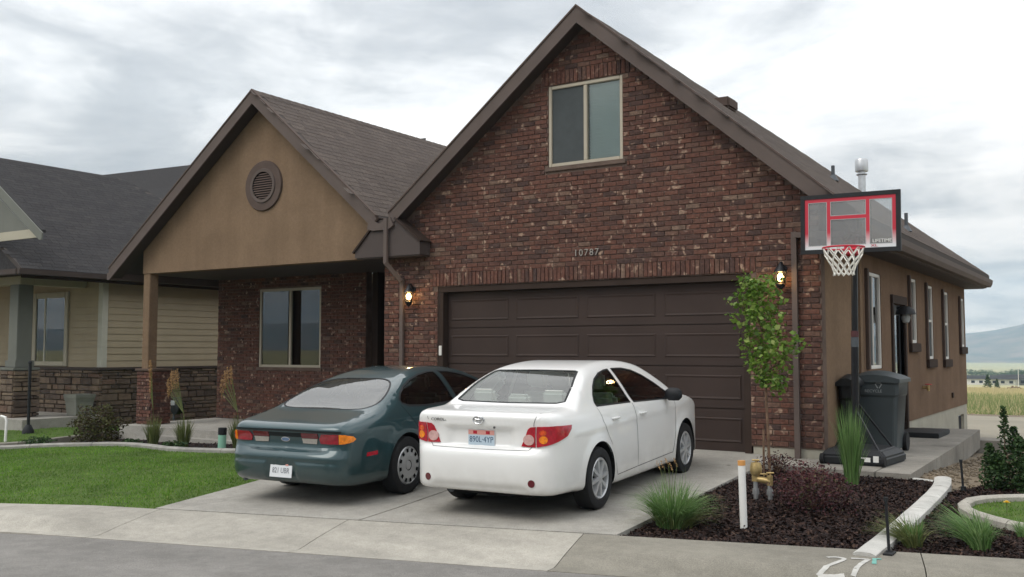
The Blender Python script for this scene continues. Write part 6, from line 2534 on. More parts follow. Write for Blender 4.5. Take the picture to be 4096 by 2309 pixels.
# ------------------------------------------------------------------ basketball hoop
def fade_mat():
    m = bpy.data.materials.new('red_to_white_print')
    m.use_nodes = True
    nt = m.node_tree
    p = nt.nodes['Principled BSDF']
    geo = N(nt, 'ShaderNodeNewGeometry')
    sp = N(nt, 'ShaderNodeSeparateXYZ')
    nt.links.new(geo.outputs['Position'], sp.inputs[0])
    mr = N(nt, 'ShaderNodeMapRange')
    mr.inputs['From Min'].default_value = 2.50
    mr.inputs['From Max'].default_value = 2.68
    nt.links.new(sp.outputs['Z'], mr.inputs['Value'])
    c = ramp(nt, [(0, (.70, .71, .72)), (1, (.50, .022, .045))], mr.outputs[0])
    nt.links.new(c.outputs[0], p.inputs['Base Color'])
    p.inputs['Roughness'].default_value = .4
    return m


def acrylic():
    m = bpy.data.materials.new('scuffed_acrylic')
    m.use_nodes = True
    nt = m.node_tree
    nt.nodes.clear()
    o = N(nt, 'ShaderNodeOutputMaterial')
    t = N(nt, 'ShaderNodeBsdfTransparent'); t.inputs[0].default_value = (.86, .87, .87, 1)
    d = N(nt, 'ShaderNodeBsdfDiffuse'); d.inputs[0].default_value = (.62, .62, .62, 1)
    g = N(nt, 'ShaderNodeBsdfGlossy'); g.inputs['Roughness'].default_value = .12
    f = N(nt, 'ShaderNodeFresnel', i_IOR=1.5)
    a = N(nt, 'ShaderNodeMixShader'); a.inputs[0].default_value = .24
    b = N(nt, 'ShaderNodeMixShader')
    L = nt.links.new
    L(t.outputs[0], a.inputs[1]); L(d.outputs[0], a.inputs[2])
    L(f.outputs[0], b.inputs[0]); L(a.outputs[0], b.inputs[1]); L(g.outputs[0], b.inputs[2])
    L(b.outputs[0], o.inputs[0])
    return m


def hoop():
    r0 = root('basketball_hoop', (7.36, .03, PADZ), 'portable basketball hoop with clear red framed backboard on a black base', 'basketball hoop')
    M['height_red'] = mat('faded_red_label', (.085, .030, .032), .6); M['fade'] = fade_mat(); M['acrylic'] = acrylic()
    zb = PADZ
    b = MB()
    # tapered tank base
    lo = [(6.99, -.44), (7.72, -.40), (7.78, .40), (7.52, .52), (7.18, .50), (6.96, .34)]
    hi = [(7.06, -.36), (7.65, -.33), (7.68, .34), (7.46, .44), (7.22, .43), (7.04, .28)]
    n = 6
    vs = [(x, y, zb) for x, y in lo] + [(x, y, zb + .10) for x, y in lo] + [(x, y, zb + .175) for x, y in hi]
    fs = [tuple(range(n - 1, -1, -1)), tuple(range(2 * n, 3 * n))]
    for q in range(2):
        fs += [(q * n + i, q * n + (i + 1) % n, (q + 1) * n + (i + 1) % n, (q + 1) * n + i) for i in range(n)]
    b.add(vs, fs)
    base = b.build('base', 'black', r0, bevel=.02)
    for (x, y, w, h_) in ((7.50, -.405, .10, .05), (7.61, -.40, .06, .07), (7.36, -.412, .03, .05)):
        b = MB(); b.box(x - w / 2, x + w / 2, y - .008, y + .0, zb + .045, zb + .045 + h_, mtx=None)
        b.build('warning_label', 'white_plastic', base)
    for x in (7.02, 7.70):
        b = MB(); b.lathe([(.06, -.02), (.06, .02)], 16, axis='x', mtx=Matrix.Translation((x, -.44, zb + .062))); b.build('wheel', 'rubber', r0)
    px, py = 7.305, -.06
    top = (7.345, -.06, 2.72)
    b = MB(); b.tube([(px, py, zb + .12), (px + .019, py, 1.36)], .043, 14); b.build('pole', 'black_gloss', r0, smooth=True)
    b = MB(); b.tube([(px + .019, py, 1.36), top], .037, 14); b.build('pole', 'black_gloss', r0, smooth=True)
    b = MB(); b.tube([(px + .020, py, 1.46), (px + .022, py, 1.53)], .045, 14); b.build('height_clamp', 'height_red', r0, smooth=True)
    b = MB(); b.tube([(px + .0185, py, 1.34), (px + .0195, py, 1.455)], .0445, 14); b.build('height_scale', 'dull_metal', r0, smooth=True)
    b = MB(); b.tube([(px + .005, py, .72), (7.66, .28, zb + .15)], .013, 8); b.build('brace', 'black_gloss', r0)
    b = MB(); b.tube([(px + .005, py, .62), (7.62, -.30, zb + .16)], .013, 8); b.build('brace', 'black_gloss', r0)
    b = MB(); b.tube([(px + .005, py, .62), (7.05, .02, zb + .15)], .013, 8); b.build('brace', 'black_gloss', r0)
    # backboard
    cx, by, cz, w, h = 7.372, -.40, 2.782, 1.13, .70
    rot = Matrix.Translation((cx, by, cz)) @ Matrix.Rotation(R(.7), 4, 'Y')
    b = MB()
    t = .05
    b.box(-w / 2, w / 2, 0, .04, -h / 2, -h / 2 + t, mtx=rot); b.box(-w / 2, w / 2, 0, .04, h / 2 - t, h / 2, mtx=rot)
    b.box(-w / 2, -w / 2 + t, 0, .04, -h / 2 + t, h / 2 - t, mtx=rot); b.box(w / 2 - t, w / 2, 0, .04, -h / 2 + t, h / 2 - t, mtx=rot)
    bb = b.build('backboard', 'black', r0)
    b = MB(); b.box(-w / 2 + t - .005, w / 2 - t + .005, .015, .021, -h / 2 + t - .005, h / 2 - t + .005, mtx=rot)
    b.build('acrylic_panel', 'acrylic', bb)
    iw, ih = w / 2 - t, h / 2 - t
    s = .040
    b = MB()
    b.box(-iw, iw, .008, .013, ih - s, ih, mtx=rot); b.box(-iw, iw, .008, .013, -ih, -ih + s, mtx=rot)
    b.box(-iw, -iw + s, .008, .013, -ih + s, ih - s, mtx=rot); b.box(iw - s, iw, .008, .013, -ih + s, ih - s, mtx=rot)
    b.build('printed_border', 'fade', bb)
    xa, xb = -iw + .27 * 2 * iw, -iw + .70 * 2 * iw
    zc = ih - .385 * 2 * ih
    b = MB()
    b.box(xa - s / 2, xa + s / 2, .008, .013, -ih + s, ih - s, mtx=rot); b.box(xb - s / 2, xb + s / 2, .008, .013, -ih + s, ih - s, mtx=rot)
    b.box(xa + s / 2, xb - s / 2, .008, .013, zc - s / 2, zc + s / 2, mtx=rot)
    b.build('target_frame', 'fade', bb)
    # thin pale keylines inside each field
    b = MB()
    for (x0, x1, z0, z1) in ((-iw + s, xa - s / 2, -ih + s, ih - s), (xb + s / 2, iw - s, -ih + s, ih - s), (xa + s / 2, xb - s / 2, zc + s / 2, ih - s), (xa + s / 2, xb - s / 2, -ih + s, zc - s / 2)):
        k = .008
        b.box(x0, x1, .0085, .0125, z0, z0 + k, mtx=rot); b.box(x0, x1, .0085, .0125, z1 - k, z1, mtx=rot)
        b.box(x0, x0 + k, .0085, .0125, z0 + k, z1 - k, mtx=rot); b.box(x1 - k, x1, .0085, .0125, z0 + k, z1 - k, mtx=rot)
    b.build('keyline', 'print', bb, kind='stuff')
    text('maker_lettering', 'LIFETIME', .055, rot @ Matrix.Translation((.36, .011, -ih + .075)) @ FRONT, 'white_plastic', bb, .003)
    text('maker_lettering', 'XL', .040, rot @ Matrix.Translation((xb + .07, .005, -ih + .022)) @ FRONT, 'red', bb, .003, sx=1.6)
    # arms to the pole
    for z in (2.62, 2.88):
        for x in (-.10, .10):
            b = MB(); b.tube([(top[0] + x * .5, py, z - .12), (cx + x, by + .045, z)], .014, 8); b.build('support_arm', 'black_gloss', r0)
    for x in (-.17, .17):
        b = MB(); b.tube([(cx + x, by + .045, 2.50), (top[0], py + .04, 2.70)], .012, 8); b.build('support_arm', 'black_gloss', r0)
    # rim, bracket, net
    rc = Vector((7.40, -.80, 2.452))
    rr = .222
    b = MB(); b.tube([(rc.x + rr * math.cos(a), rc.y + rr * math.sin(a), rc.z) for a in np.linspace(0, 2 * math.pi, 41)], .010, 8, caps=False)
    rim = b.build('rim', 'red', r0, smooth=True)
    b = MB(); b.box(rc.x - .08, rc.x + .08, rc.y + rr, by - .002, rc.z - .05, rc.z + .012); b.box(rc.x - .09, rc.x + .09, by - .012, by - .003, rc.z - .06, rc.z + .06)
    b.build('rim_bracket', 'red', r0, bevel=.004)
    b = MB()
    na = 12
    levels = [(0, rr), (.08, .200), (.15, .165), (.215, .125), (.275, .108), (.31, .112)]
    for k in range(na):
        for sg in (1, -1):
            pts = []
            for i, (dz, r_) in enumerate(levels):
                a = 2 * math.pi * (k + sg * .5 * i) / na
                pts.append((rc.x + r_ * math.cos(a), rc.y + r_ * math.sin(a), rc.z - dz + random.uniform(-.006, .006)))
            b.tube(pts, .0072, 5)
    b.build('net', 'net', r0, kind='stuff')


hoop()


# ------------------------------------------------------------------ wheeled bins
def wheelie(x, y, w, d, h, m, label, name, mark):
    r0 = root(name, (x, y + d / 2, PADZ), label, 'bin', 'wheeled bins on the side path')
    z = PADZ
    b = MB()
    bw, tw = w * .80 / 2, w / 2
    def ringv(hw, y0, y1, zz, c=.04):
        return [(x - hw + c, y0, zz), (x + hw - c, y0, zz), (x + hw, y0 + c, zz), (x + hw, y1 - c, zz), (x + hw - c, y1, zz), (x - hw + c, y1, zz), (x - hw, y1 - c, zz), (x - hw, y0 + c, zz)]
    rings = [ringv(bw, y + .08, y + d - .10, z + .04), ringv(bw + .005, y + .075, y + d - .095, z + .12), ringv(tw * .93, y + .028, y + d - .03, z + h * .70), ringv(tw * .97, y + .008, y + d - .02, z + h * .715), ringv(tw, y, y + d, z + h * .90)]
    vs = [p for r in rings for p in r]
    fs = [tuple(range(7, -1, -1)), tuple(32 + i for i in range(8))]
    for q in range(4):
        fs += [(q * 8 + i, q * 8 + (i + 1) % 8, (q + 1) * 8 + (i + 1) % 8, (q + 1) * 8 + i) for i in range(8)]
    b.add(vs, fs)
    b.build('bin_body', m, r0, bevel=.008, smooth=True)
    b = MB()
    lid = []
    nx = 10
    for j, yy in enumerate((y - .03, y + .10, y + d * .5, y + d + .02)):
        for i in range(nx + 1):
            t = i / nx * 2 - 1
            crown = (1 - t * t) * .055 + (0, .035, .05, .02)[j] * (1 - abs(t) ** 4)
            lid.append((x + t * (tw + .025), yy, z + h * .905 + .012 + crown))
    k = nx + 1
    base = len(lid)
    lid2 = [(p[0], p[1], z + h * .875) for p in lid]
    fs = [(j * k + i, j * k + i + 1, (j + 1) * k + i + 1, (j + 1) * k + i) for j in range(3) for i in range(nx)]
    f2 = [(base + a, base + d_, base + c, base + b_) for (a, b_, c, d_) in fs]
    rim = [i for i in range(k)] + [j * k + nx for j in range(1, 4)] + [3 * k + i for i in range(nx - 1, -1, -1)] + [j * k for j in (2, 1)]
    fr = [(rim[i], base + rim[i], base + rim[(i + 1) % len(rim)], rim[(i + 1) % len(rim)]) for i in range(len(rim))]
    b.add(lid + lid2, fs + f2 + fr)
    b.build('lid', m, r0, smooth=True)
    b = MB(); b.tube([(x - tw * .8, y + d + .06, z + h * .86), (x + tw * .8, y + d + .06, z + h * .86)], .016, 8); b.build('handle', m, r0)
    for sx in (-1, 1):
        b = MB(); b.lathe([(.12, -.03), (.12, .03)], 20, axis='x', mtx=Matrix.Translation((x + sx * (bw + .02), y + d - .08, z + .12))); b.build('wheel', 'rubber', r0)
    if mark:
        # recycling arrows and a word printed on the front
        zc = z + h * .815
        yy = y + .012
        b = MB()
        for q in range(3):
            a = q * 2 * math.pi / 3 + math.pi / 2
            mx = Matrix.Translation((x + .06, yy - .012, zc + .03)) @ Matrix.Rotation(-a, 4, 'Y')
            b.box(.022, .034, -.001, .001, -.032, .018, mtx=mx)
            b.add([mx @ Vector(v) for v in ((.016, 0, .018), (.040, 0, .018), (.028, 0, .036))], [(0, 1, 2)])
        b.build('printed_arrows', 'print', r0)
        text('printed_word', 'RECYCLE', .052, Matrix.Translation((x - .005, yy - .012, zc - .05)) @ FRONT, 'print', r0, .002)
    return r0


wheelie(7.27, 1.08, .60, .66, 1.03, 'bin', 'grey wheeled bin with pale print, domed lid, beside the stucco wall', 'wheeled_bin', True)
wheelie(7.055, .56, .20, .40, .99, 'binblack', 'narrow black bin in front of the grey wheeled bin, behind the hoop pole', 'wheeled_bin', False)
mt = MB(); mt.box(X2 + .03, X2 + .62, 3.7, 4.7, PADZ + .002, PADZ + .075)
tag(mt.build('door_step', 'black', bevel=.01), 'dark flat step at the side door, on the concrete path', 'step')


# ------------------------------------------------------------------ planting
def leaves(C, size, m, name, parent, up=.4, aspect=.55, n3=None, kind=None):
    """small two-triangle leaves at points C."""
    n = len(C)
    a = rng.normal(size=(n, 3)); a[:, 2] = a[:, 2] * .6 - .1
    a /= np.linalg.norm(a, axis=1)[:, None]
    q = rng.normal(size=(n, 3)); q[:, 2] += up
    b = np.cross(a, q); b /= np.linalg.norm(b, axis=1)[:, None]
    nn = np.cross(a, b)
    s = size * rng.uniform(.6, 1.3, n)[:, None]
    V = np.stack([C - a * s * .5, C + b * s * aspect * .5 + nn * s * .06, C + a * s * .5, C - b * s * aspect * .5 + nn * s * .06], 1)
    return np_mesh(name, V.reshape(-1, 3), np.arange(4 * n).reshape(-1, 4), m, parent, kind=kind)


def blades(base, n, h, spread, w, m, name, parent, lean=(0, 0), droop=1.0, r0=.06, hvar=.35, seg=5, stiff=1.7, kind=None):
    bx, by, bz = base
    az = rng.uniform(0, 2 * np.pi, n)
    out = rng.uniform(0, 1, n) ** .7
    H = h * (1 - hvar * rng.random(n)) * (1 - .35 * out * droop * .5)
    Sx = np.cos(az) * spread * out + lean[0]
    Sy = np.sin(az) * spread * out + lean[1]
    rb = r0 * np.sqrt(rng.random(n))
    ox, oy = bx + np.cos(az) * rb, by + np.sin(az) * rb
    t = np.linspace(0, 1, seg + 1)
    px = ox[:, None] + Sx[:, None] * t[None] ** stiff
    py = oy[:, None] + Sy[:, None] * t[None] ** stiff
    arch = np.clip(out * droop, 0, 1.4)[:, None]
    pz = bz + H[:, None] * (t[None] - .45 * arch * t[None] ** 3)
    wd = w * (1 - t ** 2 * .93)[None] * rng.uniform(.6, 1.3, n)[:, None]
    # width direction roughly perpendicular to the blade's lean, randomised
    wa = az + np.pi / 2 + rng.normal(0, .7, n)
    wx, wy = np.cos(wa)[:, None] * wd / 2, np.sin(wa)[:, None] * wd / 2
    L_ = np.stack([px - wx, py - wy, pz], -1)
    R_ = np.stack([px + wx, py + wy, pz], -1)
    V = np.stack([L_, R_], 2).reshape(n, 2 * (seg + 1), 3)
    f = np.array([(2 * i, 2 * i + 1, 2 * i + 3, 2 * i + 2) for i in range(seg)])
    F = (f[None] + (2 * (seg + 1)) * np.arange(n)[:, None, None]).reshape(-1, 4)
    o = np_mesh(name, V.reshape(-1, 3), F, m, parent, kind=kind)
    tips = np.stack([px[:, -1], py[:, -1], pz[:, -1]], -1)
    return o, tips


def plumes(tips, m, parent, l=.13, n=26, w=.014, name='seed_head', sz=.018):
    """feathery seed heads."""
    C, = (tips,)
    pts = []
    for t in C:
        k = rng.uniform(0, 1, n)
        ang = rng.uniform(0, 6.28, n)
        rad = w * np.sin(np.pi * np.clip(k, .05, .95)) * rng.random(n)
        pts.append(t + np.stack([rad * np.cos(ang) - .03 * k, rad * np.sin(ang), (k - .3) * l], -1))
    return leaves(np.concatenate(pts), sz, m, name, parent, aspect=.35)


def young_tree():
    bx, by = 6.66, -1.24
    bz = lotz(bx, by) - .05
    r0 = root('young_tree', (bx, by, bz), 'slender young tree with bright green leaves in front of the brick pier', 'tree')
    b = MB()
    path = [(bx, by, bz), (bx - .012, by, .35), (bx - .03, by + .01, .75), (bx - .04, by + .02, 1.1), (bx - .07, by, 1.5), (bx - .12, by, 1.85), (bx - .15, by, 2.12)]
    b.tube(path, .018, 8, r1=.005)
    tr = b.build('trunk', 'bark', r0, smooth=True)
    cent = []
    nb = 26
    for k in range(nb):
        z = .88 + 1.2 * (k / nb) ** .95
        a = k * 2.4 + rng.uniform(-.4, .4)
        env = np.interp(z, [.85, 1.0, 1.25, 1.55, 1.8, 2.0, 2.2], [.14, .24, .27, .28, .22, .15, .05])
        L_ = env * rng.uniform(.6, 1.1)
        x0 = np.interp(z, [p[2] for p in path], [p[0] for p in path])
        e = (x0 + L_ * math.cos(a), by + L_ * math.sin(a), z + L_ * .75)
        m_ = (x0 + L_ * .5 * math.cos(a), by + L_ * .5 * math.sin(a), z + L_ * .25)
        q = MB(); q.tube([(x0, by, z), m_, e], .006, 5, r1=.002)
        q.build('branch', 'bark', tr)
        for t in np.linspace(.35, 1.1, 5):
            cent.append((x0 + L_ * t * math.cos(a), by + L_ * t * math.sin(a), z + L_ * .75 * t ** 1.3, .05))
    # a longer low branch to the right
    q = MB(); q.tube([(bx - .04, by, 1.05), (bx + .18, by - .02, 1.2), (bx + .34, by - .02, 1.42)], .007, 5, r1=.003); q.build('branch', 'bark', tr)
    for t in np.linspace(.5, 1.05, 7):
        cent.append((bx - .04 + .38 * t, by - .02, 1.05 + .36 * t ** 1.2, .06))
    for _ in range(5):
        cent.append((bx + rng.uniform(.02, .14), by, rng.uniform(.9, 1.1), .05))
    P = []
    for (x, y, z, s) in cent:
        k = int(rng.integers(9, 17))
        P.append(np.array([x, y, z]) + rng.normal(0, 1, (k, 3)) * np.array([s, s, s * .9]))
    P = np.concatenate(P)
    leaves(P, .062, 'leaf', 'crown', r0, aspect=.75)
    # support stake
    b = MB(); b.tube([(bx - .055, by - .04, bz), (bx - .05, by - .04, .42)], .012, 6); b.build('stake', 'bark', r0)


young_tree()


def grass_clump(name, base, label, cat='ornamental grass', group=None, parts=(), plume=0, mm='clump', **kw):
    z = float(m1(np.float64(base[0]), np.float64(base[1]))) - .04 if base[0] > 6 else float(bedz(*base)) - .06
    r0 = root(name, (base[0], base[1], z), label, cat, group)
    o, tips = blades((base[0], base[1], z), m=mm, name='blades', parent=r0, **kw)
    for p in parts:
        off = p.pop('off', (0, 0))
        pm = p.pop('m', mm)
        blades((base[0] + off[0], base[1] + off[1], z), m=pm, name='outer_blades', parent=r0, **p)
    return r0, tips, z


r0, tips, z = grass_clump('ornamental_grass', (6.82, -4.28), 'broad tufted ornamental grass at the driveway corner with tan seed heads', group='ornamental grasses in the beds',
                          n=760, h=.52, spread=.42, w=.008, droop=1.0, r0=.12, parts=[dict(n=150, h=.34, spread=.42, w=.008, droop=1.3, r0=.12, m='clump_pale'), dict(n=60, h=.26, spread=.14, w=.007, droop=1.2, lean=(.26, .05), r0=.06, off=(.10, 0), m='clump_pale')])
for k in range(5):
    a = (6.70 + .035 * k, -4.25 + .01 * k, z + .50 + rng.uniform(-.02, .03))
    b = MB(); b.tube([(6.80, -4.27, z + .1), a], .002, 4); b.build('seed_stalk', 'stem', r0)
    plumes(np.array([a]), 'plume', r0, l=.07, n=30, w=.016)
r0, tips, z = grass_clump('ornamental_grass', (7.62, -1.55), 'tall narrow ornamental grass before the basketball hoop base', group='ornamental grasses in the beds',
                          n=330, h=.95, spread=.17, w=.009, droop=.35, r0=.065, stiff=1.5, hvar=.5)
r0, tips, z = grass_clump('ornamental_grass', (8.68, -4.08), 'arching grass spilling over the white edging strip', group='ornamental grasses in the beds', mm='clump_pale',
                          n=240, h=.32, spread=.30, w=.007, droop=1.25, r0=.06, lean=(-.10, .04), parts=[dict(n=120, h=.30, spread=.12, w=.007, droop=1.1, lean=(-.27, .14), r0=.05), dict(n=90, h=.30, spread=.10, w=.009, droop=.7, r0=.05, m='clump')])
r0, tips, z = grass_clump('ornamental_grass', (9.12, -3.92), 'arching bright grass in the mulch near the right lawn', group='ornamental grasses in the beds',
                          n=300, h=.36, spread=.28, w=.008, droop=1.2, r0=.07, lean=(-.12, .10), parts=[dict(n=150, h=.40, spread=.12, w=.008, droop=1.2, lean=(-.34, .22), r0=.05, m='clump'), dict(n=90, h=.36, spread=.12, w=.009, droop=.7, r0=.05)])
r0, tips, z = grass_clump('ornamental_grass', (9.35, -3.35), 'small grass tuft at the near edge of the curved right lawn', group='ornamental grasses in the beds',
                          n=110, h=.22, spread=.15, w=.006, droop=1.0, r0=.04)

for k, (bx, by, hh, lab) in enumerate(((-3.58, -1.62, 1.18, 'tall feather reed grass in front of the porch pier'), (-2.78, -1.64, 1.06, 'leaning feather reed grass with tan plumes, middle of the porch bed'),
                                       (-2.22, -1.02, 1.10, 'feather reed grass with tan plumes beside the green car'))):
    r0, tips, z = grass_clump('feather_reed_grass', (bx, by), lab, group='feather reed grasses in the porch bed', mm='clump_pale',
                              n=260, h=.62, spread=.16, w=.010, droop=.5, r0=.07, stiff=1.4)
    ns = 7
    T = []
    for q in range(ns):
        s = q / (ns - 1)
        if k == 0:
            tp = (bx - .10 + rng.uniform(-.03, .03), by, z + hh * (.72 + .38 * rng.random()))
        else:
            tp = (bx - .10 - .26 * s + rng.uniform(-.02, .02), by - .05, z + hh * (1.0 - .18 * s * s + .05 * rng.random()))
        b = MB(); b.tube([(bx, by, z), (bx - .02, by, z + hh * .55), tp], .006, 4); b.build('stalk', 'clump_pale', r0)
        T.append(tp)
    plumes(np.array(T), 'plume', r0, l=.30, n=110, w=.030, sz=.030)


def shrub(name, base, rad, h, n, size, m, label, cat='shrub', shape=1.0, z=None, m2=None, n2=0, stems=9, up=.4):
    zz = (lotz(*base) - .05 if base[0] > 6 else float(bedz(*base)) - .05) if z is None else z
    r0 = root(name, (base[0], base[1], zz), label, cat)
    b = MB()
    ends = []
    for k in range(stems):
        a = k * 2.39
        rr = rad * .75 * (.3 + .7 * ((k * .618) % 1))
        e = (base[0] + rr * math.cos(a), base[1] + rr * math.sin(a), zz + h * (.95 - .45 * (rr / rad) ** 2))
        b.tube([(base[0], base[1], zz), (base[0] + rr * .4 * math.cos(a), base[1] + rr * .4 * math.sin(a), zz + h * .45), e], .006, 5, r1=.002)
        ends.append(e)
    b.build('stems', 'bark', r0, kind='stuff')
    def cloud(k):
        u = rng.normal(size=(k, 3)); u /= np.linalg.norm(u, axis=1)[:, None]
        r_ = rng.random(k) ** .45
        lump = 1 + .22 * np.sin(u[:, 0] * 5 + base[0] * 7) * np.cos(u[:, 1] * 6) + .15 * np.sin(u[:, 2] * 8)
        P = u * r_[:, None] * lump[:, None]
        return np.stack([base[0] + P[:, 0] * rad, base[1] + P[:, 1] * rad, zz + h * .52 + P[:, 2] * h * .5 * shape], -1)
    leaves(cloud(n), size, m, 'foliage', r0, up=up)
    if n2:
        leaves(cloud(n2) + np.array([0, 0, .02]), size, m2, 'young_growth', r0, up=up, kind='stuff')
    return r0


shrub('barberry_shrub', (7.46, -2.48), .29, .34, 1500, .030, 'barberry', 'low spreading red barberry shrub behind the darker one')
shrub('barberry_shrub', (7.70, -3.20), .37, .42, 2400, .030, 'darkshrub', 'dark red barberry shrub in the middle of the mulch bed', m2='oliveshrub', n2=160)
shrub('purple_shrub', (6.70, -1.12), .24, .26, 420, .032, 'darkshrub', 'small dark purple shrub at the foot of the young tree', stems=16)
shrub('round_shrub', (-4.62, -1.95), .46, .66, 3200, .05, 'oliveshrub', 'round brownish green shrub before the neighbouring porch')
for (x, y, r_, h, lab) in ((-5.70, -2.33, .26, .17, 'low green plant by the left end of the curved edging'), (-2.62, -1.95, .20, .14, 'low green plant between the two right reed grasses'), (-3.95, -1.80, .2, .13, 'low green plant left of the tall reed grass')):
    shrub('low_plant', (x, y), r_, h, 420, .055, 'evergreen', lab, 'plant')


def right_bush():
    x, y = 9.02, -1.12
    z = lotz(x, y) - .05
    r0 = root('evergreen_bush', (x, y, z), 'dark evergreen bush with upright shoots on the right mulch', 'bush')
    b = MB()
    P = []
    sp = [(-.02, 0, .80, .10), (.24, .05, .68, .09), (.12, -.05, .52, .13), (-.16, .03, .44, .12), (.30, -.02, .50, .15), (.05, .12, .60, .12), (.42, .06, .62, .11), (-.08, -.1, .36, .16), (.52, 0, .48, .16), (.2, -.14, .36, .18)]
    for (dx, dy, h, r_) in sp:
        b.tube([(x + .1, y, z), (x + dx, y + dy, z + h * .5), (x + dx, y + dy, z + h)], .008, 5, r1=.003)
        k = int(680 * r_ / .12)
        t = rng.random(k) ** .8
        a = rng.uniform(0, 6.28, k)
        rr = r_ * (1.05 - t) ** .55 * np.sqrt(rng.random(k)) * np.where(t < .15, .8, 1)
        P.append(np.stack([x + dx + rr * np.cos(a), y + dy + rr * np.sin(a), z + t * h * 1.04], -1))
    b.build('stems', 'bark', r0, kind='stuff')
    leaves(np.concatenate(P), .042, 'evergreen', 'foliage', r0, up=0, aspect=.5)


right_bush()


def dandelion():
    x, y = 9.16, -2.58
    z = lotz(x, y)
    r0 = root('dandelion', (x, y, z), 'single yellow dandelion in the right lawn', 'flower')
    b = MB(); b.tube([(x, y, z - .01), (x, y, z + .09)], .003, 5); b.build('stem', 'stem', r0)
    b = MB()
    for q in range(3):
        for k in range(14):
            a = k * .449 + q * .2
            r_ = .030 - q * .008
            c, s = math.cos(a), math.sin(a)
            b.add([(x, y, z + .088 + q * .004), (x + r_ * c - .004 * s, y + r_ * s + .004 * c, z + .095 + q * .006), (x + r_ * c + .004 * s, y + r_ * s - .004 * c, z + .095 + q * .006)], [(0, 1, 2)])
    b.build('flower_head', 'dandelion', r0)


dandelion()


# ------------------------------------------------------------------ small garden things
def white_post():
    x, y = 7.37, -4.08
    z = float(m1(np.float64(x), np.float64(y))) - .06
    r0 = root('marker_post', (x, y, z), 'white plastic marker post with an orange cap standing in the mulch', 'post')
    b = MB(); b.tube([(x, y, z), (x - .012, y, z + .545)], .030, 16); b.build('post_body', 'white_plastic', r0, smooth=True)
    b = MB(); b.tube([(x - .012, y, z + .5455), (x - .0135, y, z + .585)], .0315, 16); b.build('post_cap', 'orange', r0, smooth=True)


white_post()


def valve():
    x, y = 7.17, -3.02
    z = float(m1(np.float64(x), np.float64(y))) - .05
    r0 = root('backflow_valve', (x, y, z), 'brass backflow valve on short grey pipes behind the white post', 'valve')
    for dx, h in ((-.06, .20), (.075, .17)):
        b = MB()
        b.tube([(x + dx, y, z), (x + dx, y, z + h)], .022, 12)
        b.tube([(x + dx, y, z + .07), (x + dx, y, z + .12)], .032, 8)
        b.build('riser_pipe', 'grey_metal', r0, smooth=True)
    b = MB()
    b.tube([(x - .07, y, z + .215), (x + .085, y, z + .195)], .030, 12)
    b.tube([(x - .06, y, z + .19), (x - .06, y, z + .34)], .036, 12)
    b.lathe([(.001, .07), (.045, .06), (.055, .02), (.055, -.02), (.045, -.05), (.001, -.06)], 14, mtx=Matrix.Translation((x - .055, y, z + .30)))
    b.tube([(x + .075, y, z + .16), (x + .075, y, z + .25)], .028, 12)
    b.build('valve_body', 'brass', r0, smooth=True)
    for dx, dz in ((-.055, .385), (.02, .26), (.08, .275)):
        b = MB(); b.tube([(x + dx - .03, y - .02, z + dz), (x + dx + .03, y + .01, z + dz)], .009, 6); b.tube([(x + dx, y, z + dz - .02), (x + dx, y, z + dz)], .008, 6)
        b.build('valve_handle', 'brass', r0)


valve()


def spike(x, y, h, label):
    z = lotz(x, y) - .05
    r0 = root('sprinkler_riser', (x, y, z), label, 'sprinkler', 'black sprinkler risers along the edging')
    b = MB(); b.tube([(x, y, z), (x - .015, y, z + h)], .011, 8); b.build('riser_pipe', 'black', r0, smooth=True)
    b = MB(); b.tube([(x, y, z), (x, y, z + .07)], .026, 10); b.build('ground_socket', 'black', r0, smooth=True)
    b = MB(); b.tube([(x - .0155, y, z + h), (x - .0155, y, z + h + .03)], .016, 8); b.build('nozzle', 'black', r0, smooth=True)


spike(8.60, -4.50, .42, 'black sprinkler riser at the street end of the white edging')
spike(8.66, -1.45, .30, 'black sprinkler riser at the far end of the white edging')
b = MB(); b.box(8.555, 8.66, -4.62, -4.44, lotz(8.6, -4.5) - .06, lotz(8.6, -4.5) + .015)
tag(b.build('valve_box', 'black', bevel=.02), 'small black ground box at the foot of the near sprinkler riser', 'box')


def mint_pipe():
    x, y = -1.90, -1.62
    z = float(bedz(x, y)) - .06
    r0 = root('cleanout_pipe', (x, y, z), 'mint green pipe with a black cap standing in the porch bed', 'pipe')
    b = MB(); b.tube([(x, y, z), (x + .008, y, z + .26)], .062, 18); b.build('pipe_body', 'mint', r0, smooth=True)
    b = MB(); b.tube([(x + .008, y, z + .255), (x + .01, y, z + .36)], .066, 18); b.build('pipe_cap', 'black', r0, smooth=True)


mint_pipe()


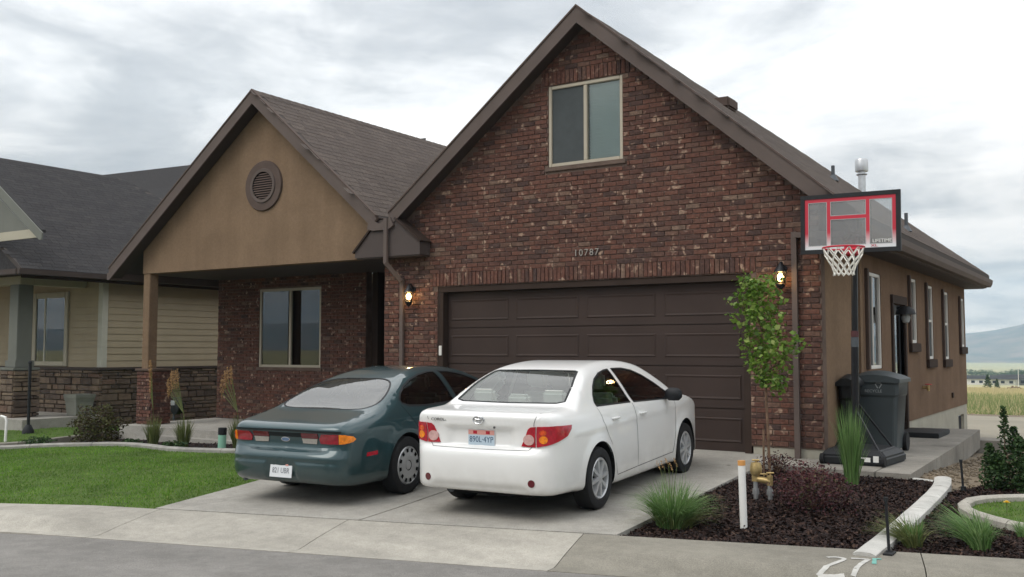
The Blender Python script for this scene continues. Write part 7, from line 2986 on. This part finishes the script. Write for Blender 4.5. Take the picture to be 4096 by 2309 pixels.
def neighbour_bits():
    # planter pot on the porch slab
    x, y, z = -9.55, .92, -.138
    r0 = root('planter_pot', (x, y, z), 'grey flared planter pot on the neighbouring porch slab', 'planter')
    b = MB(); b.lathe([(.26, 0), (.30, .30), (.335, .40), (.345, .47), (.31, .47), (.30, .42)], 4, mtx=Matrix.Translation((x, y, z)) @ Matrix.Rotation(R(45), 4, 'Z'))
    b.build('pot', 'pot', r0, bevel=.012)
    b = MB(); b.box(x - .2, x + .2, y - .2, y + .2, z + .38, z + .40); b.build('soil', 'mulch_base', r0)
    # dark post
    x, y = -8.30, -.98
    z = lotz(x, y) - .06
    r0 = root('garden_post', (x, y, z), 'thin dark metal post before the neighbouring stone pier', 'post')
    b = MB(); b.tube([(x, y, z), (x, y, z + 1.42)], .030, 10); b.build('post_body', 'black', r0, smooth=True)
    b = MB(); b.lathe([(.032, 0), (.04, .02), (.03, .05), (.001, .06)], 10, mtx=Matrix.Translation((x, y, z + 1.42))); b.build('finial', 'black', r0, smooth=True)
    b = MB(); b.lathe([(.11, 0), (.11, .10), (.05, .22)], 12, mtx=Matrix.Translation((x, y, z))); b.build('post_base', 'black', r0, smooth=True)
    # white bent pipe at the very left
    x, y = -7.02, -2.16
    z = lotz(x, y) - .06
    r0 = root('bent_pipe', (x, y, z), 'white bent pipe sticking out of the grass at the left edge', 'pipe')
    b = MB(); b.tube([(x, y, z), (x + .02, y, z + .42), (x - .01, y, z + .48), (x - .16, y, z + .50)], .024, 10); b.build('pipe_body', 'white_plastic', r0, smooth=True)
    # gas meter at the corner of the brick house
    x, y, z = -7.3, 1.75, -.34
    r0 = root('gas_meter', (x, y, z), 'dark grey gas meter in the gap behind the porch pier', 'meter')
    b = MB(); b.lathe([(.10, -.09), (.15, -.07), (.16, 0), (.15, .07), (.10, .09)], 18, axis='y', mtx=Matrix.Translation((x, y, z + .42))); b.build('meter_body', 'black', r0, smooth=True)
    b = MB(); b.box(x - .07, x + .07, y - .12, y - .085, z + .46, z + .56); b.build('meter_dial', 'grey_metal', r0)
    b = MB(); b.tube([(x - .10, y, z), (x - .10, y, z + .62), (x + .10, y, z + .62), (x + .10, y, z + .5)], .022, 8); b.build('gas_pipe', 'dull_metal', r0, smooth=True)


neighbour_bits()


# ------------------------------------------------------------------ the view past the house
def far_ground(x, y):
    return float(far_level(math.hypot(x - 3, max(y, 0))))


def polar(dxpix, dist):
    """point at a bearing given by an image column of the photograph's view, at a distance."""
    a = R(-32.99) + math.atan((dxpix - 1288) / 2436.3)
    return CAM.x + dist * math.sin(a), CAM.y + dist * math.cos(a)


def field():
    # tall dry grass: a broad band of blades beyond the bare lot
    n = 26000
    u = rng.uniform(0, 1, n); v = rng.uniform(0, 1, n)
    d = 50 + 110 * u ** 1.3
    a = R(-32.99) + np.arctan((2380 + 420 * v - 1288) / 2436.3)
    X, Y = CAM.x + d * np.sin(a), CAM.y + d * np.cos(a)
    Z = far_level(np.hypot(X - 3, Y))
    h = rng.uniform(.25, .8, n) * np.clip((d - 48) / 6, .25, 1)
    w = rng.uniform(.03, .07, n) * d / 70
    lx = rng.normal(0, .15, n)
    V = np.stack([np.stack([X - w, Y, Z - .05], -1), np.stack([X + w, Y, Z - .05], -1), np.stack([X + lx, Y + lx * .3, Z + h], -1)], 1)
    pale = (d > 85) | (rng.random(n) < .25)
    M['wild_green'] = mat('wild_grass_green', (.14, .19, .06), .9, island='island', rnd=[(0, (.17, .22, .08)), (1, (.30, .33, .14))])
    M['wild_tan'] = mat('wild_grass_tan', (.3, .26, .13), .9, island='island', rnd=[(0, (.42, .36, .19)), (1, (.58, .50, .28))])
    o = np_mesh('wild_grass', V.reshape(-1, 3), np.arange(3 * n).reshape(-1, 3), ['wild_green', 'wild_tan'], kind='stuff', mi=pale.astype(int))
    tag(o, 'tall dry grass in the field beyond the house', 'grass')
    # pale bare strip before the field
    pts = []
    for q, dd in ((2350, 22), (2350, 46), (2900, 46), (2900, 22)):
        pts.append(polar(q, dd))
    sheet('bare_lot', pts, lambda x, y: far_ground(x, y), 'dirt_pale', .3, res=4, lift=.03)


M['dirt_pale'] = mat('pale_bare_lot', (.25, .225, .175), .95, .12, .35, .5, 6, bdist=.05, detail=8)
field()


def conifer(px, dist, h, r_, label, group, wide=1.0):
    x, y = polar(px, dist)
    z = far_ground(x, y)
    r0 = root('conifer', (x, y, z), label, 'tree', group)
    b = MB(); b.tube([(x, y, z - .2), (x, y, z + h * .9)], .03 * h, 6, r1=.01); b.build('trunk', 'bark', r0)
    k = 1100
    t = rng.random(k) ** .75
    a = rng.uniform(0, 6.28, k)
    tier = .75 + .25 * np.sin(t * 40)
    rr = r_ * (1 - t) ** .8 * tier * np.sqrt(rng.uniform(.25, 1, k))
    P = np.stack([x + rr * np.cos(a), y + rr * np.sin(a), z + .08 * h + t * h * .95], -1)
    leaves(P, h * .085, 'evergreen', 'crown', r0, up=0)


def broad(px, dist, h, r_, label, group):
    x, y = polar(px, dist)
    z = far_ground(x, y)
    r0 = root('far_tree', (x, y, z), label, 'tree', group)
    b = MB(); b.tube([(x, y, z - .3), (x, y, z + h * .6)], .04 * h, 6, r1=.015 * h); b.build('trunk', 'bark', r0)
    k = 500
    u = rng.normal(size=(k, 3)); u /= np.linalg.norm(u, axis=1)[:, None]
    lump = 1 + .3 * np.sin(u[:, 0] * 6 + px) * np.cos(u[:, 2] * 5)
    P = u * (rng.random(k) ** .4 * lump)[:, None] * np.array([r_, r_, h * .42]) + np.array([x, y, z + h * .58])
    leaves(P, h * .13, 'evergreen', 'crown', r0)


conifer(2480, 175, 2.5, 1.05, 'dark pointed conifer at the far edge of the field', None)
conifer(2503, 185, 1.9, .75, 'slim conifer right of the larger pointed one', None)
GT = 'distant trees below the mountain'
for tk, (px, dist, h, r_) in enumerate(((2440, 520, 12, 8), (2452, 540, 10, 9), (2466, 500, 11, 9), (2478, 560, 12, 10), (2492, 530, 9, 9), (2504, 520, 9, 8), (2519, 480, 8, 6), (2528, 540, 10, 9),
                        (2540, 500, 11, 10), (2552, 520, 13, 10), (2563, 510, 12, 10), (2575, 530, 12, 11), (2590, 520, 12, 10), (2605, 540, 11, 10))):
    broad(px, dist + 170, h * .45, r_ * .55, ('first', 'second', 'third', 'fourth', 'fifth', 'sixth', 'seventh', 'eighth', 'ninth', 'tenth', 'eleventh', 'twelfth', 'thirteenth', 'fourteenth')[tk] + ' small dark tree from the house corner along the foot of the mountain', GT)


def far_house(px, dist, w, h, m, label):
    x, y = polar(px, dist)
    z = far_ground(x, y)
    r0 = root('far_house', (x, y, z), label, 'house')
    b = MB(); b.box(x - w / 2, x + w / 2, y - 4, y + 4, z - .5, z + h); b.build('wall', m, r0)
    b = MB(); b.prism([(y - 4.6, z + h), (y + 4.6, z + h), (y, z + h + 1.3)], x - w / 2 - .5, x + w / 2 + .5, axis='x'); b.build('roof', 'shingle2_stuff', r0)
    for k in range(3):
        wx = x - w / 2 + w * (k + .5) / 3
        b = MB(); b.box(wx - .6, wx + .6, y - 4.06, y - 4.01, z + h * .35, z + h * .75); b.build('window', 'room', r0)


far_house(2447, 400, 8, 2.2, 'frame_white', 'far white house left of the pointed conifer')
far_house(2521, 390, 8, 2.2, 'siding_trim', 'far pale house behind the field, right of the conifers')
far_house(2547, 400, 9, 2.6, 'greytrim', 'far grey house behind the field near the light pole')
far_house(2572, 410, 9, 2.6, 'siding', 'far tan house at the right edge')
x, y = polar(2557, 290)
z = far_ground(x, y)
r0 = root('light_pole', (x, y, z), 'pale light pole standing beyond the field', 'street lamp')
b = MB(); b.tube([(x, y, z), (x, y, z + 5.2)], .10, 8, r1=.06); b.build('pole', 'frame_white', r0)
b = MB(); b.tube([(x, y, z + 5.1), (x + .9, y, z + 5.25)], .05, 6); b.build('lamp_arm', 'frame_white', r0)
x, y = polar(2547, 150)
z = far_ground(x, y)
r0 = root('brush_pile', (x, y, z), 'reddish brown brush pile at the far edge of the field', 'brush pile')
k = 500
u = rng.normal(size=(k, 3)); u /= np.linalg.norm(u, axis=1)[:, None]
P = u * (rng.random(k) ** .4)[:, None] * np.array([1.0, .7, .5]) + np.array([x, y, z + .4])
M['dry_leaf'] = mat('dry_leaf', (.17, .09, .06), .9, island='island', rnd=[(0, (.11, .06, .045)), (1, (.22, .12, .08))])
leaves(P, .22, 'dry_leaf', 'brush', r0)

# ------------------------------------------------------------------ added unseen across the street for reflections and to dim the facade's sky light
def added_house(s0, w, h, m, label):
    p = st(s0, 24)
    z = lotz(2, -6) - .1
    ang = math.atan2(UST.y, UST.x)
    r0 = root('added_house', (p.x, p.y, z), label, 'house', rot=(0, 0, ang))
    b = MB(); b.box(-w / 2, w / 2, -9, 0, -.6, h); b.build('wall', m, r0, local=True)
    b = MB(); b.prism([(-9.6, h - .1), (.6, h - .1), (-4.5, h + 2.8)], -w / 2 - .5, w / 2 + .5, axis='x'); b.build('roof', 'shingle2_stuff', r0, local=True)
    for k in range(2):
        x = -w / 2 + w * (.16 + .24 * k)
        b = MB(); b.box(x - .8, x + .8, .004, .05, .9, 2.3); f = b.build('window', 'frame_white', r0, local=True)
        b = MB(); b.box(x - .7, x + .7, .052, .06, 1.0, 2.2); b.build('pane', 'room', f, local=True)
    b = MB(); b.box(w * .12, w * .46, .004, .05, 0, 2.2); b.build('garage_door', 'frame_white', r0, local=True)


added_house(-9, 15, 3.0, 'siding', 'tan house added across the street, out of view, for reflections')
added_house(9.5, 14, 3.0, 'stucco', 'brown house added across the street, out of view, for reflections')
added_house(27, 14, 3.0, 'cream', 'cream house added across the street, out of view, for reflections')


def added_tree(s0, d, h, r_, label):  # invented tree, unseen, for panes and car paint to reflect
    p = st(s0, d)
    z = lotz(2, -6) - .1
    r0 = root('added_tree', (p.x, p.y, z), label, 'tree')
    b = MB(); b.tube([(p.x, p.y, z - .2), (p.x, p.y, z + h * .6)], .12, 8, r1=.05); b.build('trunk', 'bark', r0)
    k = 2600
    u = rng.normal(size=(k, 3)); u /= np.linalg.norm(u, axis=1)[:, None]
    lump = 1 + .3 * np.sin(u[:, 0] * 6 + s0) * np.cos(u[:, 2] * 5)
    P = u * (rng.random(k) ** .4 * lump)[:, None] * np.array([r_, r_, h * .36]) + np.array([p.x, p.y, z + h * .64])
    leaves(P, .22, 'leaf', 'crown', r0)


added_tree(-1.0, 16, 5.5, 1.9, 'leafy tree added across the street, out of view, for reflections')
added_tree(16.5, 15.5, 4.5, 1.5, 'small tree added across the street, out of view, for reflections')

# ------------------------------------------------------------------ air
def haze():
    m = bpy.data.materials.new('haze_air')
    m.use_nodes = True
    nt = m.node_tree
    nt.nodes.clear()
    o = N(nt, 'ShaderNodeOutputMaterial')
    v = N(nt, 'ShaderNodeVolumePrincipled')
    v.inputs['Color'].default_value = (.55, .77, 1, 1)
    v.inputs['Density'].default_value = HAZE
    v.inputs['Anisotropy'].default_value = .2
    nt.links.new(v.outputs[0], o.inputs['Volume'])
    b = MB(); b.box(-3700, 3700, -3700, 3700, -45, 235)
    h = b.build('haze', m, kind='stuff')
    h['label'] = 'thin blue haze over the valley'


HAZE = .00024
haze()
